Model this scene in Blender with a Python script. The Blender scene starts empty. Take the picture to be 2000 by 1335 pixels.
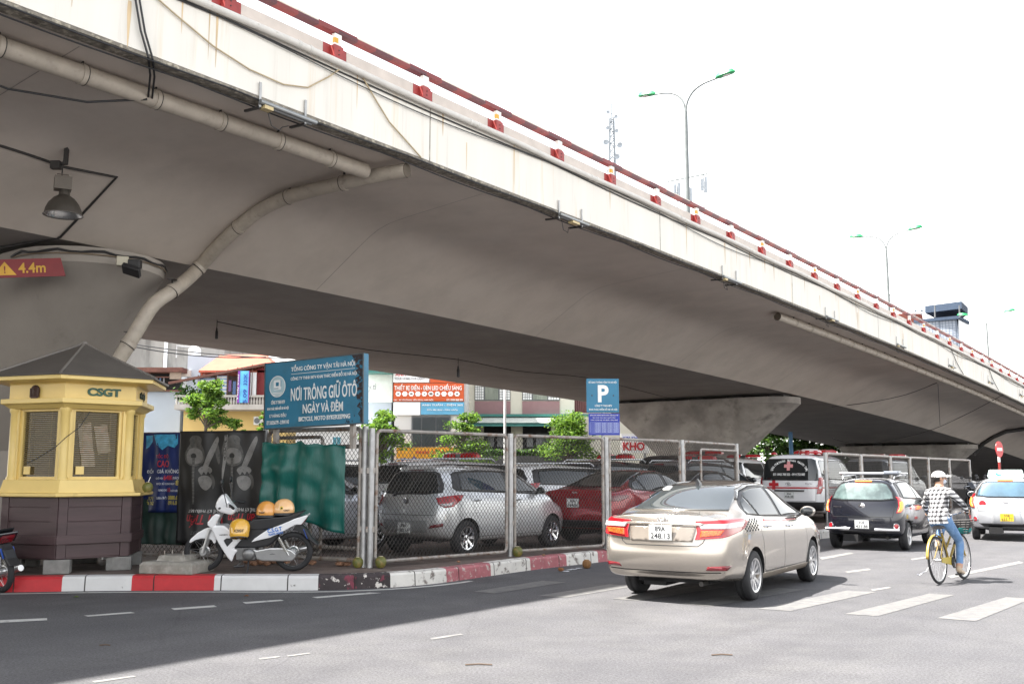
import bpy, bmesh, math, random
from mathutils import Vector, Matrix, noise
from mathutils.bvhtree import BVHTree
S = bpy.context.scene; COL = S.collection
R = math.radians; PI = math.pi
rnd = random.Random(7)
# ------------------------------------------------------------------ camera, sky, sun, exposure
CAM_H = 1.55; FPX = 1944.4; PITCH = math.atan(257.5/FPX)
cam = bpy.data.objects.new('camera', bpy.data.cameras.new('camera')); COL.objects.link(cam)
cam.location = (0, 0, CAM_H); cam.rotation_euler = (PI/2+PITCH, 0, 0)
cam.data.lens = 35.0; cam.data.sensor_width = 36.0; cam.data.clip_end = 2000; cam.data.clip_start = .05
S.camera = cam
SUN_EL = 61.0; SUN_DX, SUN_DY = -1.0, -0.03          # towards the sun, in plan
W = bpy.data.worlds.new('World'); S.world = W; W.use_nodes = True
wn = W.node_tree.nodes; wl = W.node_tree.links
bg = wn['Background']; sky = wn.new('ShaderNodeTexSky'); sky.sky_type = 'NISHITA'; sky.sun_disc = False
sky.sun_elevation = R(SUN_EL); sky.sun_rotation = math.atan2(SUN_DX, SUN_DY)
sky.air_density = 1.3; sky.dust_density = 4.0; sky.ozone_density = 1.0
hs = wn.new('ShaderNodeHueSaturation'); hs.inputs['Saturation'].default_value = 0.5
wl.new(sky.outputs[0], hs.inputs['Color']); bg.inputs[1].default_value = 0.07
# milky haze that thickens towards the horizon, added to the clear sky
wt_ = wn.new('ShaderNodeTexCoord'); wx = wn.new('ShaderNodeSeparateXYZ'); wl.new(wt_.outputs['Generated'], wx.inputs[0])
wr_ = wn.new('ShaderNodeValToRGB'); wl.new(wx.outputs[2], wr_.inputs[0])
for p_, c_ in ((0., 1.), (.15, .92), (.35, .48), (.6, .12), (1., .02)):
    e = wr_.color_ramp.elements.new(p_) if p_ not in (0., 1.) else wr_.color_ramp.elements[-1 if p_ else 0]
    e.color = (c_, c_*.985, c_*.95, 1)
wm = wn.new('ShaderNodeMixRGB'); wm.blend_type = 'MULTIPLY'; wm.inputs[0].default_value = 1; wl.new(wr_.outputs[0], wm.inputs[1]); wm.inputs[2].default_value = (10.5, 10.5, 10.5, 1)
wa = wn.new('ShaderNodeMixRGB'); wa.blend_type = 'ADD'; wa.inputs[0].default_value = 1; wl.new(hs.outputs[0], wa.inputs[1]); wl.new(wm.outputs[0], wa.inputs[2]); wl.new(wa.outputs[0], bg.inputs[0])
sl = bpy.data.lights.new('sun', 'SUN'); sl.energy = 5.0; sl.angle = R(1.0); sl.color = (1, .955, .89)
so = bpy.data.objects.new('sun', sl); COL.objects.link(so)
sd = Vector((SUN_DX, SUN_DY, math.hypot(SUN_DX, SUN_DY)*math.tan(R(SUN_EL)))).normalized()
so.rotation_euler = sd.to_track_quat('Z', 'Y').to_euler(); so.location = (-20, 10, 40)
S.view_settings.view_transform = 'Standard'; S.view_settings.look = 'None'
S.view_settings.exposure = 1.92; S.view_settings.gamma = 1
S.cycles.max_bounces = 8; S.cycles.diffuse_bounces = 5; S.cycles.glossy_bounces = 4; S.cycles.transparent_max_bounces = 12
S.cycles.use_denoising = True
# ------------------------------------------------------------------ helpers
FW = Vector((0, math.cos(PITCH), math.sin(PITCH))); UPV = Vector((0, -math.sin(PITCH), math.cos(PITCH))); EYE = Vector((0, 0, CAM_H))
def ray(x, y): return Vector((1, 0, 0))*((x-1000)/FPX) + UPV*((667.5-y)/FPX) + FW
def gp(x, y, z=0.0):
    d = ray(x, y); return EYE + d*((z-CAM_H)/d.z)
def pt(x, y, Y):
    d = ray(x, y); return EYE + d*(Y/d.y)
def V(*a): return Vector(a)
def frame(o, right, up):
    r = Vector(right).normalized(); u = Vector(up); u = (u - r*u.dot(r)).normalized(); n = r.cross(u)
    return Matrix(((r.x, u.x, n.x, o[0]), (r.y, u.y, n.y, o[1]), (r.z, u.z, n.z, o[2]), (0, 0, 0, 1)))
def rotz(a, loc=(0, 0, 0)): return Matrix.Translation(loc) @ Matrix.Rotation(a, 4, 'Z')
MATS = {}
def mat(name, col, rough=.6, metal=0., v=.14, sc=3., bump=0., bs=40., col2=None, amt=.5, coat=0., stretch=(1, 1, 1), spec=.5, emit=0., trans=0., alpha=1., sharp=.18, col3=None, amt3=.62, sc3=1.2):
    if name in MATS: return MATS[name]
    m = bpy.data.materials.new(name); m.use_nodes = True; MATS[name] = m
    N = m.node_tree.nodes; L = m.node_tree.links; P = N['Principled BSDF']
    P.inputs['Roughness'].default_value = rough; P.inputs['Metallic'].default_value = metal
    P.inputs['Coat Weight'].default_value = coat; P.inputs['Coat Roughness'].default_value = .04
    P.inputs['Specular IOR Level'].default_value = spec; P.inputs['Transmission Weight'].default_value = trans; P.inputs['Alpha'].default_value = alpha
    tc = N.new('ShaderNodeTexCoord'); mp = N.new('ShaderNodeMapping'); mp.inputs['Scale'].default_value = stretch
    L.new(tc.outputs['Object'], mp.inputs[0])
    def nz(scale, det=5):
        n = N.new('ShaderNodeTexNoise'); n.inputs['Scale'].default_value = scale; n.inputs['Detail'].default_value = det
        n.inputs['Roughness'].default_value = .6; L.new(mp.outputs[0], n.inputs['Vector']); return n
    c = tuple(col)+(1,)
    n1 = nz(sc); rp = N.new('ShaderNodeValToRGB'); L.new(n1.outputs[0], rp.inputs[0])
    rp.color_ramp.elements[0].position = .3; rp.color_ramp.elements[1].position = .72
    rp.color_ramp.elements[0].color = tuple(max(0, x*(1-v)) for x in col)+(1,)
    rp.color_ramp.elements[1].color = tuple(min(1, x*(1+v)) for x in col)+(1,)
    out = rp.outputs[0]
    for (cc, am, s_) in ((col2, amt, sc*1.7), (col3, amt3, sc3)):
        if cc is None: continue
        n2 = nz(s_, 8); r2 = N.new('ShaderNodeValToRGB'); L.new(n2.outputs[0], r2.inputs[0])
        r2.color_ramp.elements[0].position = am-sharp/2; r2.color_ramp.elements[1].position = am+sharp/2
        mx = N.new('ShaderNodeMixRGB'); L.new(r2.outputs[0], mx.inputs[0]); L.new(out, mx.inputs[1]); mx.inputs[2].default_value = tuple(cc)+(1,)
        out = mx.outputs[0]
    L.new(out, P.inputs['Base Color'])
    if emit:
        L.new(out, P.inputs['Emission Color']); P.inputs['Emission Strength'].default_value = emit
    if bump:
        nb = nz(bs, 4); b = N.new('ShaderNodeBump'); b.inputs['Strength'].default_value = bump; b.inputs['Distance'].default_value = .02
        L.new(nb.outputs[0], b.inputs['Height']); L.new(b.outputs[0], P.inputs['Normal'])
    return m
class MB:
    def __init__(s): s.v = []; s.f = []; s.fm = []; s.fs = []; s.mats = []; s.mi = 0; s.M = None
    def mat(s, m):
        if m not in s.mats: s.mats.append(m)
        s.mi = s.mats.index(m); return s
    def add(s, vs, fs, smooth=False):
        b = len(s.v)
        if s.M is not None: vs = [s.M @ Vector(p) for p in vs]
        s.v += [tuple(p) for p in vs]; s.f += [tuple(i+b for i in f) for f in fs]
        s.fm += [s.mi]*len(fs); s.fs += [smooth]*len(fs); return s
    def box(s, c, d, M=None):
        x, y, z = d[0]/2, d[1]/2, d[2]/2
        vs = [V(i*x, j*y, k*z) for i in (-1, 1) for j in (-1, 1) for k in (-1, 1)]
        if M is not None: vs = [M @ p for p in vs]
        c = Vector(c); vs = [p+c for p in vs]
        return s.add(vs, [(0, 1, 3, 2), (4, 6, 7, 5), (0, 4, 5, 1), (2, 3, 7, 6), (0, 2, 6, 4), (1, 5, 7, 3)])
    def bar(s, a, b, w, h, up=(0, 0, 1)):
        a = Vector(a); b = Vector(b); d = (b-a)
        L_ = d.length; d.normalize(); u = Vector(up); r = d.cross(u)
        if r.length < 1e-4: r = d.cross(Vector((0, 1, 0)))
        r.normalize(); u = r.cross(d)
        vs = [p + r*(i*w/2) + u*(k*h/2) for p in (a, b) for i in (-1, 1) for k in (-1, 1)]
        return s.add(vs, [(0, 1, 3, 2), (4, 6, 7, 5), (0, 4, 5, 1), (2, 3, 7, 6), (0, 2, 6, 4), (1, 5, 7, 3)])
    def poly(s, pts): return s.add(pts, [tuple(range(len(pts)))])
    def prism(s, pts, vec):
        n = len(pts); vec = Vector(vec); a = [Vector(p) for p in pts]; b = [p+vec for p in a]
        fs = [tuple(range(n-1, -1, -1)), tuple(range(n, 2*n))] + [(i, (i+1) % n, (i+1) % n+n, i+n) for i in range(n)]
        return s.add(a+b, fs)
    def tube(s, pts, r, n=8, caps=True, closed=False, smooth=True):
        P = [Vector(p) for p in pts]; k = len(P)
        rs = r if isinstance(r, (list, tuple)) else [r]*k
        T = []
        for i in range(k):
            if closed: d = P[(i+1) % k]-P[i-1]
            else: d = P[min(i+1, k-1)]-P[max(i-1, 0)]
            T.append(d.normalized() if d.length > 1e-9 else Vector((0, 0, 1)))
        a = Vector((0, 0, 1)) if abs(T[0].z) < .9 else Vector((1, 0, 0))
        nrm = (a - T[0]*a.dot(T[0])).normalized(); vs = []
        for i in range(k):
            nrm = nrm - T[i]*nrm.dot(T[i])
            if nrm.length < 1e-6: nrm = T[i].orthogonal()
            nrm.normalize(); bn = T[i].cross(nrm)
            for j in range(n):
                t = 2*PI*j/n; vs.append(P[i] + (nrm*math.cos(t)+bn*math.sin(t))*rs[i])
        fs = []
        for i in range(k if closed else k-1):
            q = (i+1) % k
            for j in range(n): fs.append((i*n+j, i*n+(j+1) % n, q*n+(j+1) % n, q*n+j))
        s.add(vs, fs, smooth)
        if caps and not closed:
            b = len(s.v)-len(vs); s.f += [tuple(b+j for j in range(n-1, -1, -1)), tuple(b+(k-1)*n+j for j in range(n))]
            s.fm += [s.mi]*2; s.fs += [False]*2
        return s
    def lathe(s, prof, n=24, M=None, smooth=True):
        vs = [V(r*math.cos(2*PI*j/n), r*math.sin(2*PI*j/n), z) for r, z in prof for j in range(n)]
        if M is not None: vs = [M @ p for p in vs]
        fs = [(i*n+j, i*n+(j+1) % n, (i+1)*n+(j+1) % n, (i+1)*n+j) for i in range(len(prof)-1) for j in range(n)]
        return s.add(vs, fs, smooth)
    def ell(s, c, r, M=None, nu=14, nv=9, v0=-PI/2, v1=PI/2):
        c = Vector(c); vs = []
        for i in range(nv+1):
            a = v0+(v1-v0)*i/nv
            for j in range(nu):
                p = V(r[0]*math.cos(a)*math.cos(2*PI*j/nu), r[1]*math.cos(a)*math.sin(2*PI*j/nu), r[2]*math.sin(a))
                vs.append((M @ p if M is not None else p)+c)
        fs = [(i*nu+j, i*nu+(j+1) % nu, (i+1)*nu+(j+1) % nu, (i+1)*nu+j) for i in range(nv) for j in range(nu)]
        return s.add(vs, fs, True)
    def loft(s, rings, closed=True, caps=True, smooth=True):
        n = len(rings[0]); vs = [p for r in rings for p in r]; k = len(rings); m = n if closed else n-1
        fs = [(i*n+j, i*n+(j+1) % n, (i+1)*n+(j+1) % n, (i+1)*n+j) for i in range(k-1) for j in range(m)]
        s.add(vs, fs, smooth)
        if caps:
            b = len(s.v)-len(vs); s.f += [tuple(b+j for j in range(n-1, -1, -1)), tuple(b+(k-1)*n+j for j in range(n))]
            s.fm += [s.mi]*2; s.fs += [False]*2
        return s
    def build(s, name, parent=None, bevel=0., sharp=40, seg=2):
        me = bpy.data.meshes.new(name); me.from_pydata(s.v, [], s.f)
        for m in s.mats: me.materials.append(m)
        me.polygons.foreach_set('material_index', s.fm); me.polygons.foreach_set('use_smooth', s.fs)
        bm = bmesh.new(); bm.from_mesh(me); bmesh.ops.recalc_face_normals(bm, faces=bm.faces); bm.to_mesh(me); bm.free()
        if any(s.fs): me.set_sharp_from_angle(angle=R(sharp))
        me.update()
        o = bpy.data.objects.new(name, me); COL.objects.link(o)
        if parent is not None: o.parent = parent
        if bevel:
            b = o.modifiers.new('bevel', 'BEVEL'); b.width = bevel; b.segments = seg; b.limit_method = 'ANGLE'; b.angle_limit = R(35)
        return o
def tag(o, label=None, cat=None, group=None, kind=None):
    if label: o['label'] = label
    if cat: o['category'] = cat
    if group: o['group'] = group
    if kind: o['kind'] = kind
    return o
def thing(name, label, cat, loc=(0, 0, 0), rz=0., group=None):
    o = bpy.data.objects.new(name, None); COL.objects.link(o); o.location = loc; o.rotation_euler = (0, 0, rz)
    o.empty_display_size = .1
    return tag(o, label, cat, group)
def copy_tree(o, parent=None, kids=None):
    if kids is None:
        kids = {}
        for q in bpy.data.objects:
            if q.parent: kids.setdefault(q.parent.name, []).append(q)
    c = o.copy(); COL.objects.link(c)
    if parent is not None:
        c.parent = parent; c.matrix_parent_inverse = o.matrix_parent_inverse.copy()
    for ch in kids.get(o.name, []): copy_tree(ch, c, kids)
    return c
def text(s, size, m, parent, M, sx=1., bold=0., name='lettering', align='CENTER', ext=.0015, shear=0., space=1.):
    cu = bpy.data.curves.new(name, 'FONT'); cu.body = s; cu.size = size; cu.align_x = align; cu.align_y = 'CENTER'
    cu.offset = bold; cu.extrude = ext; cu.shear = shear; cu.space_character = space; cu.resolution_u = 3; cu.materials.append(m)
    o = bpy.data.objects.new(name, cu); COL.objects.link(o)
    if parent is not None: o.parent = parent
    o.matrix_local = M @ Matrix.Diagonal((sx, 1, 1, 1)); return o
def sag(a, b, d, n=10):
    a = Vector(a); b = Vector(b)
    return [a.lerp(b, i/n) - V(0, 0, d*4*(i/n)*(1-i/n)) for i in range(n+1)]
def smoothpath(pts, n=4):
    P = [Vector(p) for p in pts]; out = []
    for i in range(len(P)-1):
        p0 = P[max(i-1, 0)]; p1 = P[i]; p2 = P[i+1]; p3 = P[min(i+2, len(P)-1)]
        for k in range(n):
            t = k/n
            out.append(.5*((2*p1)+(p2-p0)*t+(2*p0-5*p1+4*p2-p3)*t*t+(3*p1-p0-3*p2+p3)*t**3))
    out.append(P[-1]); return out
# ------------------------------------------------------------------ materials
asphalt = mat('asphalt', (.084, .083, .089), .82, v=.22, sc=1.3, bump=.55, bs=160, col2=(.112, .111, .112), amt=.64, sharp=.4, col3=(.07, .07, .078), amt3=.6, sc3=.35)
def speckle(m, scale, lo, hi, f):                # fine stone chips in the bitumen
    N = m.node_tree.nodes; L = m.node_tree.links; P = N['Principled BSDF']
    src = P.inputs['Base Color'].links[0].from_socket
    vz = N.new('ShaderNodeTexNoise'); vz.inputs['Scale'].default_value = scale; vz.inputs['Detail'].default_value = 3; vz.inputs['Roughness'].default_value = .8
    tc = N.new('ShaderNodeTexCoord'); L.new(tc.outputs['Object'], vz.inputs['Vector'])
    rp = N.new('ShaderNodeValToRGB'); L.new(vz.outputs[0], rp.inputs[0])
    rp.color_ramp.elements[0].position = lo; rp.color_ramp.elements[1].position = hi
    rp.color_ramp.elements[0].color = (1-f, 1-f, 1-f, 1); rp.color_ramp.elements[1].color = (1+f, 1+f, 1+f, 1)
    mx = N.new('ShaderNodeMixRGB'); mx.blend_type = 'MULTIPLY'; mx.inputs[0].default_value = 1
    L.new(src, mx.inputs[1]); L.new(rp.outputs[0], mx.inputs[2]); L.new(mx.outputs[0], P.inputs['Base Color'])
speckle(asphalt, 45, .35, .68, .5)
def tracks(m):                                    # worn wheel tracks and old patches running with the traffic
    N = m.node_tree.nodes; L = m.node_tree.links; P = N['Principled BSDF']
    src = P.inputs['Base Color'].links[0].from_socket
    tc = N.new('ShaderNodeTexCoord'); mp = N.new('ShaderNodeMapping'); mp.inputs['Rotation'].default_value = (0, 0, R(-37)); mp.inputs['Scale'].default_value = (1, .05, 1)
    mp.vector_type = 'TEXTURE'; mp.inputs['Rotation'].default_value = (0, 0, R(-37)); mp.inputs['Scale'].default_value = (1, 22, 1)
    L.new(tc.outputs['Object'], mp.inputs[0]); nz = N.new('ShaderNodeTexNoise'); nz.inputs['Scale'].default_value = .9; nz.inputs['Detail'].default_value = 4; L.new(mp.outputs[0], nz.inputs['Vector'])
    rp = N.new('ShaderNodeValToRGB'); L.new(nz.outputs[0], rp.inputs[0]); rp.color_ramp.elements[0].position = .35; rp.color_ramp.elements[1].position = .65
    rp.color_ramp.elements[0].color = (.84, .84, .85, 1); rp.color_ramp.elements[1].color = (1.08, 1.08, 1.07, 1)
    mx = N.new('ShaderNodeMixRGB'); mx.blend_type = 'MULTIPLY'; mx.inputs[0].default_value = 1; L.new(src, mx.inputs[1]); L.new(rp.outputs[0], mx.inputs[2]); L.new(mx.outputs[0], P.inputs['Base Color'])
    vo = N.new('ShaderNodeTexVoronoi'); vo.feature = 'DISTANCE_TO_EDGE'; vo.inputs['Scale'].default_value = .22; mp2 = N.new('ShaderNodeMapping')
    n3 = N.new('ShaderNodeTexNoise'); n3.inputs['Scale'].default_value = 1.2; n3.inputs['Detail'].default_value = 6; L.new(tc.outputs['Object'], n3.inputs['Vector'])
    ad = N.new('ShaderNodeMixRGB'); ad.inputs[0].default_value = .22; L.new(tc.outputs['Object'], ad.inputs[1]); L.new(n3.outputs['Color'], ad.inputs[2]); L.new(ad.outputs[0], vo.inputs['Vector'])
    r2 = N.new('ShaderNodeValToRGB'); L.new(vo.outputs[0], r2.inputs[0]); r2.color_ramp.elements[0].position = .0; r2.color_ramp.elements[1].position = .004
    r2.color_ramp.elements[0].color = (.86, .86, .87, 1); r2.color_ramp.elements[1].color = (1, 1, 1, 1)
    m2 = N.new('ShaderNodeMixRGB'); m2.blend_type = 'MULTIPLY'; m2.inputs[0].default_value = 1; L.new(mx.outputs[0], m2.inputs[1]); L.new(r2.outputs[0], m2.inputs[2]); L.new(m2.outputs[0], P.inputs['Base Color'])
tracks(asphalt)
conc = mat('bridge_concrete', (.54, .475, .415), .85, v=.10, sc=.7, bump=.12, bs=6, col2=(.46, .41, .36), amt=.68, sharp=.35, col3=(.61, .55, .49), amt3=.66, sc3=.4)
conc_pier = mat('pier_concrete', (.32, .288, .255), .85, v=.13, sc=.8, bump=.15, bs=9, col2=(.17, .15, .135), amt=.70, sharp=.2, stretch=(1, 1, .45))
fascia_m = mat('parapet_paint', (.75, .715, .65), .75, v=.045, sc=1.0, col2=(.66, .53, .36), amt=.70, sharp=.24, stretch=(2.2, 2.2, .13), bump=.06, bs=20, col3=(.60, .565, .50), amt3=.70, sc3=3.2)
dirt_edge = mat('mossy_edge', (.20, .18, .15), .9, v=.5, sc=8, col2=(.5, .45, .35), amt=.6)
paint_red = mat('red_paint', (.30, .035, .032), .5, v=.2, sc=6, col2=(.28, .05, .04), amt=.64)
rail_red = mat('rail_red', (.21, .026, .026), .5, v=.2, sc=5)
paint_maroon = mat('maroon_paint', (.10, .018, .026), .5, v=.2, sc=5)
paint_white = mat('white_paint', (.76, .74, .70), .55, v=.08, sc=4, col2=(.55, .50, .42), amt=.7)
paint_yel = mat('yellow_paint', (.62, .34, .03), .5)
pvc = mat('grey_pipe', (.41, .36, .30), .5, v=.12, sc=5, col2=(.27, .23, .19), amt=.68, sharp=.25)
pvc_white = mat('white_pipe', (.60, .575, .53), .5, v=.08, sc=4, col2=(.25, .22, .12), amt=.72, sharp=.15)
black_cable = mat('black_cable', (.02, .02, .022), .5, v=.2)
tan_cable = mat('tan_cable', (.42, .33, .2), .6)
steel = mat('galvanised_steel', (.38, .38, .38), .45, .6, v=.2, sc=8, col2=(.20, .13, .09), amt=.70, sharp=.12)
rusty = mat('rusty_frame', (.31, .285, .26), .55, .35, v=.25, sc=6, col2=(.17, .09, .055), amt=.60, sharp=.16)
dark_metal = mat('dark_metal', (.045, .042, .04), .5, .3)
rubber = mat('rubber', (.018, .018, .02), .75, v=.25, sc=9)
plastic_blk = mat('black_plastic', (.02, .02, .022), .4, v=.2)
chrome = mat('chrome', (.80, .80, .82), .12, 1.)
white_ink = mat('white_ink', (.82, .82, .80), .6, v=.05)
black_ink = mat('black_ink', (.02, .02, .02), .6)
# ------------------------------------------------------------------ ground
b = MB().mat(asphalt); b.add([(-400, -60, 0), (500, -60, 0), (500, 900, 0), (-400, 900, 0)], [(0, 1, 2, 3)])
tag(b.build('road'), kind='structure')
KZ = .2
kerb_px = [(-260, 1160), (0, 1156), (200, 1153), (400, 1152), (600, 1152), (690, 1150), (770, 1146), (850, 1139), (930, 1128), (1050, 1111), (1190, 1095), (1330, 1079), (1460, 1066), (1600, 1052), (1760, 1032), (1905, 1017), (2080, 1000)]
kerb_line = [gp(x, y) for x, y in kerb_px]
def resample(P, step):
    P = [Vector(p) for p in P]; out = [P[0]]; acc = 0
    for a, c in zip(P, P[1:]):
        L_ = (c-a).length; s = step-acc
        while s <= L_: out.append(a.lerp(c, s/L_)); s += step
        acc = L_-(s-step)
    out.append(P[-1]); return out
KS = resample(smoothpath(kerb_line, 6), .1)
def offset(P, d):
    out = []
    for i, p in enumerate(P):
        t = P[min(i+1, len(P)-1)]-P[max(i-1, 0)]; t.z = 0; t.normalize(); out.append(p+V(-t.y, t.x, 0)*d)
    return out
KI = offset(KS, .17)
kred = mat('kerb_red', (.42, .012, .018), .55, v=.12, sc=7, col2=(.30, .06, .05), amt=.74, sharp=.05)
kwhite = mat('kerb_white', (.56, .555, .55), .6, v=.06, sc=5, col2=(.10, .09, .085), amt=.71, sharp=.05)
kpink = mat('kerb_worn_red', (.36, .115, .13), .7, v=.2, sc=7, col2=(.46, .40, .37), amt=.60, sharp=.08)
kworn = mat('kerb_worn_white', (.62, .60, .56), .75, v=.1, sc=5, col2=(.17, .145, .13), amt=.60, sharp=.10)
kdark = mat('kerb_stained', (.035, .026, .028), .75, v=.5, sc=6, col2=(.58, .54, .50), amt=.62, sharp=.05, col3=(.16, .03, .05), amt3=.6, sc3=4)
# painted stretches: (end pixel along the kerb, paint)
stretch_px = [(-120, kwhite), (106, kred), (244, kwhite), (405, kred), (607, kwhite), (750, kdark), (872, kworn), (955, kpink), (1035, kworn), (1105, kpink), (1165, kworn), (1260, kpink), (1340, kworn), (1430, kpink), (1520, kworn), (1600, kpink), (1700, kworn), (1800, kpink), (1880, kworn), (1905, kred), (1935, kworn), (2300, kred)]
def px_of(p):
    d = Vector(p)-EYE; return 1000+FPX*d.x/d.dot(FW)
b = MB()
seg = 0; last = None
for i in range(len(KS)-1):
    x = px_of(KS[i])
    for e, m in stretch_px:
        if x < e: break
    b.mat(m)
    prof = lambda q, r: [q, q+V(0, 0, KZ-.04)+(r-q)*.06, q+V(0, 0, KZ-.01)+(r-q)*.17, q+V(0, 0, KZ)+(r-q)*.4, V(r.x, r.y, KZ)]
    A = prof(KS[i], KI[i]); Bq = prof(KS[i+1], KI[i+1])
    if i % 9 == 8: Bq = [p+(q-p)*.16 for p, q in zip(Bq, A)]   # joint between kerb stones
    b.add(A+Bq, [(j, j+1, j+6, j+5) for j in range(4)])
tag(b.build('kerb'), kind='structure')
b = MB().mat(mat('joint', (.08, .07, .065), .9))
b.loft([[p+V(0, 0, -.05), p+V(0, 0, KZ-.006)+(q-p)*.15, V(q.x, q.y, KZ-.006)] for p, q in zip([k.lerp(r, .07) for k, r in zip(KS, KI)], KI)], closed=False, caps=False, smooth=False)
tag(b.build('kerb_bed'), kind='structure')
# pavement under the bridge
pave = mat('pavement_brick', (.17, .125, .105), .85, v=.2, sc=2, bump=.3, bs=30, col2=(.25, .21, .18), amt=.66, sharp=.3, col3=(.085, .07, .062), amt3=.6, sc3=.8)
N = pave.node_tree.nodes; L = pave.node_tree.links
bt = N.new('ShaderNodeTexBrick'); tc = N.new('ShaderNodeTexCoord'); mp = N.new('ShaderNodeMapping'); mp.inputs['Rotation'].default_value = (0, 0, .6)
L.new(tc.outputs['Object'], mp.inputs[0]); L.new(mp.outputs[0], bt.inputs['Vector']); bt.inputs['Scale'].default_value = 2.4
bt.inputs['Color1'].default_value = (1, 1, 1, 1); bt.inputs['Color2'].default_value = (.8, .78, .76, 1); bt.inputs['Mortar'].default_value = (.5, .5, .5, 1); bt.inputs['Mortar Size'].default_value = .012
mx = N.new('ShaderNodeMixRGB'); mx.blend_type = 'MULTIPLY'; mx.inputs[0].default_value = 1
P = N['Principled BSDF']; L.new(P.inputs['Base Color'].links[0].from_socket, mx.inputs[1]); L.new(bt.outputs[0], mx.inputs[2]); L.new(mx.outputs[0], P.inputs['Base Color'])
b = MB().mat(pave)
far = [p + V(-.7934, .6087, 0)*21.5 for p in KI]
b.add([V(p.x, p.y, KZ-.004) for p in KI]+[V(p.x, p.y, KZ-.004) for p in far], [(i, i+1, i+1+len(KI), i+len(KI)) for i in range(len(KI)-1)])
tag(b.build('pavement'), kind='structure')
b = MB().mat(mat('far_kerb_stone', (.42, .40, .37), .8))
for i in range(0, len(far)-4, 4): b.bar(V(far[i].x, far[i].y, .09), V(far[i+4].x, far[i+4].y, .09), .2, .23)
tag(b.build('far_kerb'), kind='structure')
# road markings
line_m = mat('road_paint', (.50, .50, .48), .7, v=.12, sc=5, col2=(.14, .14, .14), amt=.64, sharp=.12, bump=.3, bs=150)
worn_m = mat('worn_road_paint', (.20, .198, .19), .75, v=.15, sc=4, col2=(.13, .13, .13), amt=.52, sharp=.2, bump=.3, bs=150)
b = MB().mat(line_m)
el = offset(KS, -.16); el2 = offset(KS, -.26)
i1 = next(i for i in range(len(KS)) if px_of(KS[i]) > 905)
b.loft([[p+V(0, 0, .004), q+V(0, 0, .004)] for p, q in zip(el[:i1], el2[:i1])], closed=False, caps=False, smooth=False)
def mark(pts, m):
    b.mat(m).poly([gp(x, y, .004) for x, y in pts])
for q in ([(0, 1210), (92, 1206), (92, 1210), (0, 1215)], [(164, 1201), (255, 1194), (264, 1196), (172, 1203)], [(334, 1187), (418, 1181), (424, 1184), (341, 1190)],
          [(474, 1175), (548, 1170), (555, 1172), (480, 1178)], [(609, 1165), (722, 1156), (745, 1157), (620, 1167)]): mark(q, line_m)
for q in ([(925, 1154), (1060, 1133), (1105, 1136), (965, 1158)], [(1052, 1162), (1190, 1140), (1245, 1143), (1105, 1166)], [(1195, 1168), (1360, 1142), (1420, 1145), (1245, 1172)],
          [(1330, 1178), (1520, 1147), (1570, 1150), (1390, 1183)],
          [(1480, 1188), (1655, 1152), (1712, 1155), (1545, 1192)], [(1650, 1198), (1815, 1158), (1864, 1161), (1715, 1202)], [(1830, 1206), (1965, 1165), (2015, 1168), (1905, 1212)], [(2010, 1216), (2130, 1172), (2180, 1175), (2080, 1222)]): mark(q, mat('zebra_paint', (.148, .146, .14), .7, v=.12, sc=5, col2=(.10, .10, .105), amt=.52, sharp=.25, bump=.3, bs=150))
for q in ([(505, 1284), (545, 1280), (548, 1282), (508, 1287)], [(560, 1279), (604, 1273), (607, 1275), (562, 1281)], [(1600, 1088), (1660, 1078), (1668, 1080), (1606, 1092)],
          [(1778, 1090), (1810, 1086), (1816, 1088), (1782, 1093)], [(1650, 1115), (1696, 1109), (1702, 1112), (1656, 1118)], [(1850, 1124), (1990, 1095), (2000, 1098), (1858, 1128)],
          [(1700, 1150), (1735, 1145), (1742, 1147), (1705, 1153)], [(840, 1245), (900, 1236), (905, 1238), (843, 1248)], [(180, 1329), (260, 1318), (266, 1320), (185, 1332)]): mark(q, worn_m)
tag(b.build('road_markings'), kind='structure')
# ------------------------------------------------------------------ flyover
UV_ = V(math.sin(R(37.4)), math.cos(R(37.4)), 0); NV_ = V(-UV_.y, UV_.x, 0)
def zt(t): return 7.78 - .00748*t - .000348*t*t
def FB(t, v=0., z=0.):                       # point on the bridge: metres along, across (away from us), above the parapet top
    p = V(-3.842, 12.95, 0) + UV_*t + NV_*v; p.z = zt(t)+z; return p
bridge = thing('flyover', 'pale concrete road flyover on tapered piers sloping down to the right', 'flyover', FB(0))
bm0 = V(0, 0, 0)-FB(0)
def bp(t, v=0., z=0.): return FB(t, v, z)-FB(0)
TS = [-44+2*i for i in range(76)]
HSEC = [(.34, -.74), (.34, -.6), (.05, -.6), (.05, -.99), (.28, -1.03), (.34, -1.0), (1.2, -1.06), (2.4, -1.15), (2.85, -1.20), (3.15, -1.28), (3.4, -1.39), (3.7, -1.56), (4.99, -2.33)]
sec = HSEC + [(19.6-a, c) for a, c in reversed(HSEC)]
b = MB().mat(conc).mat(mat('soffit_concrete', (.31, .285, .265), .85, v=.12, sc=.6, bump=.1, bs=6, col2=(.24, .22, .205), amt=.62, sharp=.4)); b.mat(conc); b.loft([[bp(t, a, c) for a, c in sec] for t in TS], smooth=True)  # darker soffit concrete: the weaker light underneath is put into its colour
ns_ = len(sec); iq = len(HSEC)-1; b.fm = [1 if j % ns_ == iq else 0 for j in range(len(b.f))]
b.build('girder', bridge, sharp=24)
b = MB().mat(fascia_m)
prof = [(0, 0), (0, -.94), (.03, -1.0), (.2, -1.06), (.045, -.985), (.32, -.98), (.3, 0)]
prof = [(0, -.02), (0, -.99), (.048, -1.0), (.048, -.6), (.33, -.6), (.3, -.02), (.26, 0), (.02, 0)]
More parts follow.
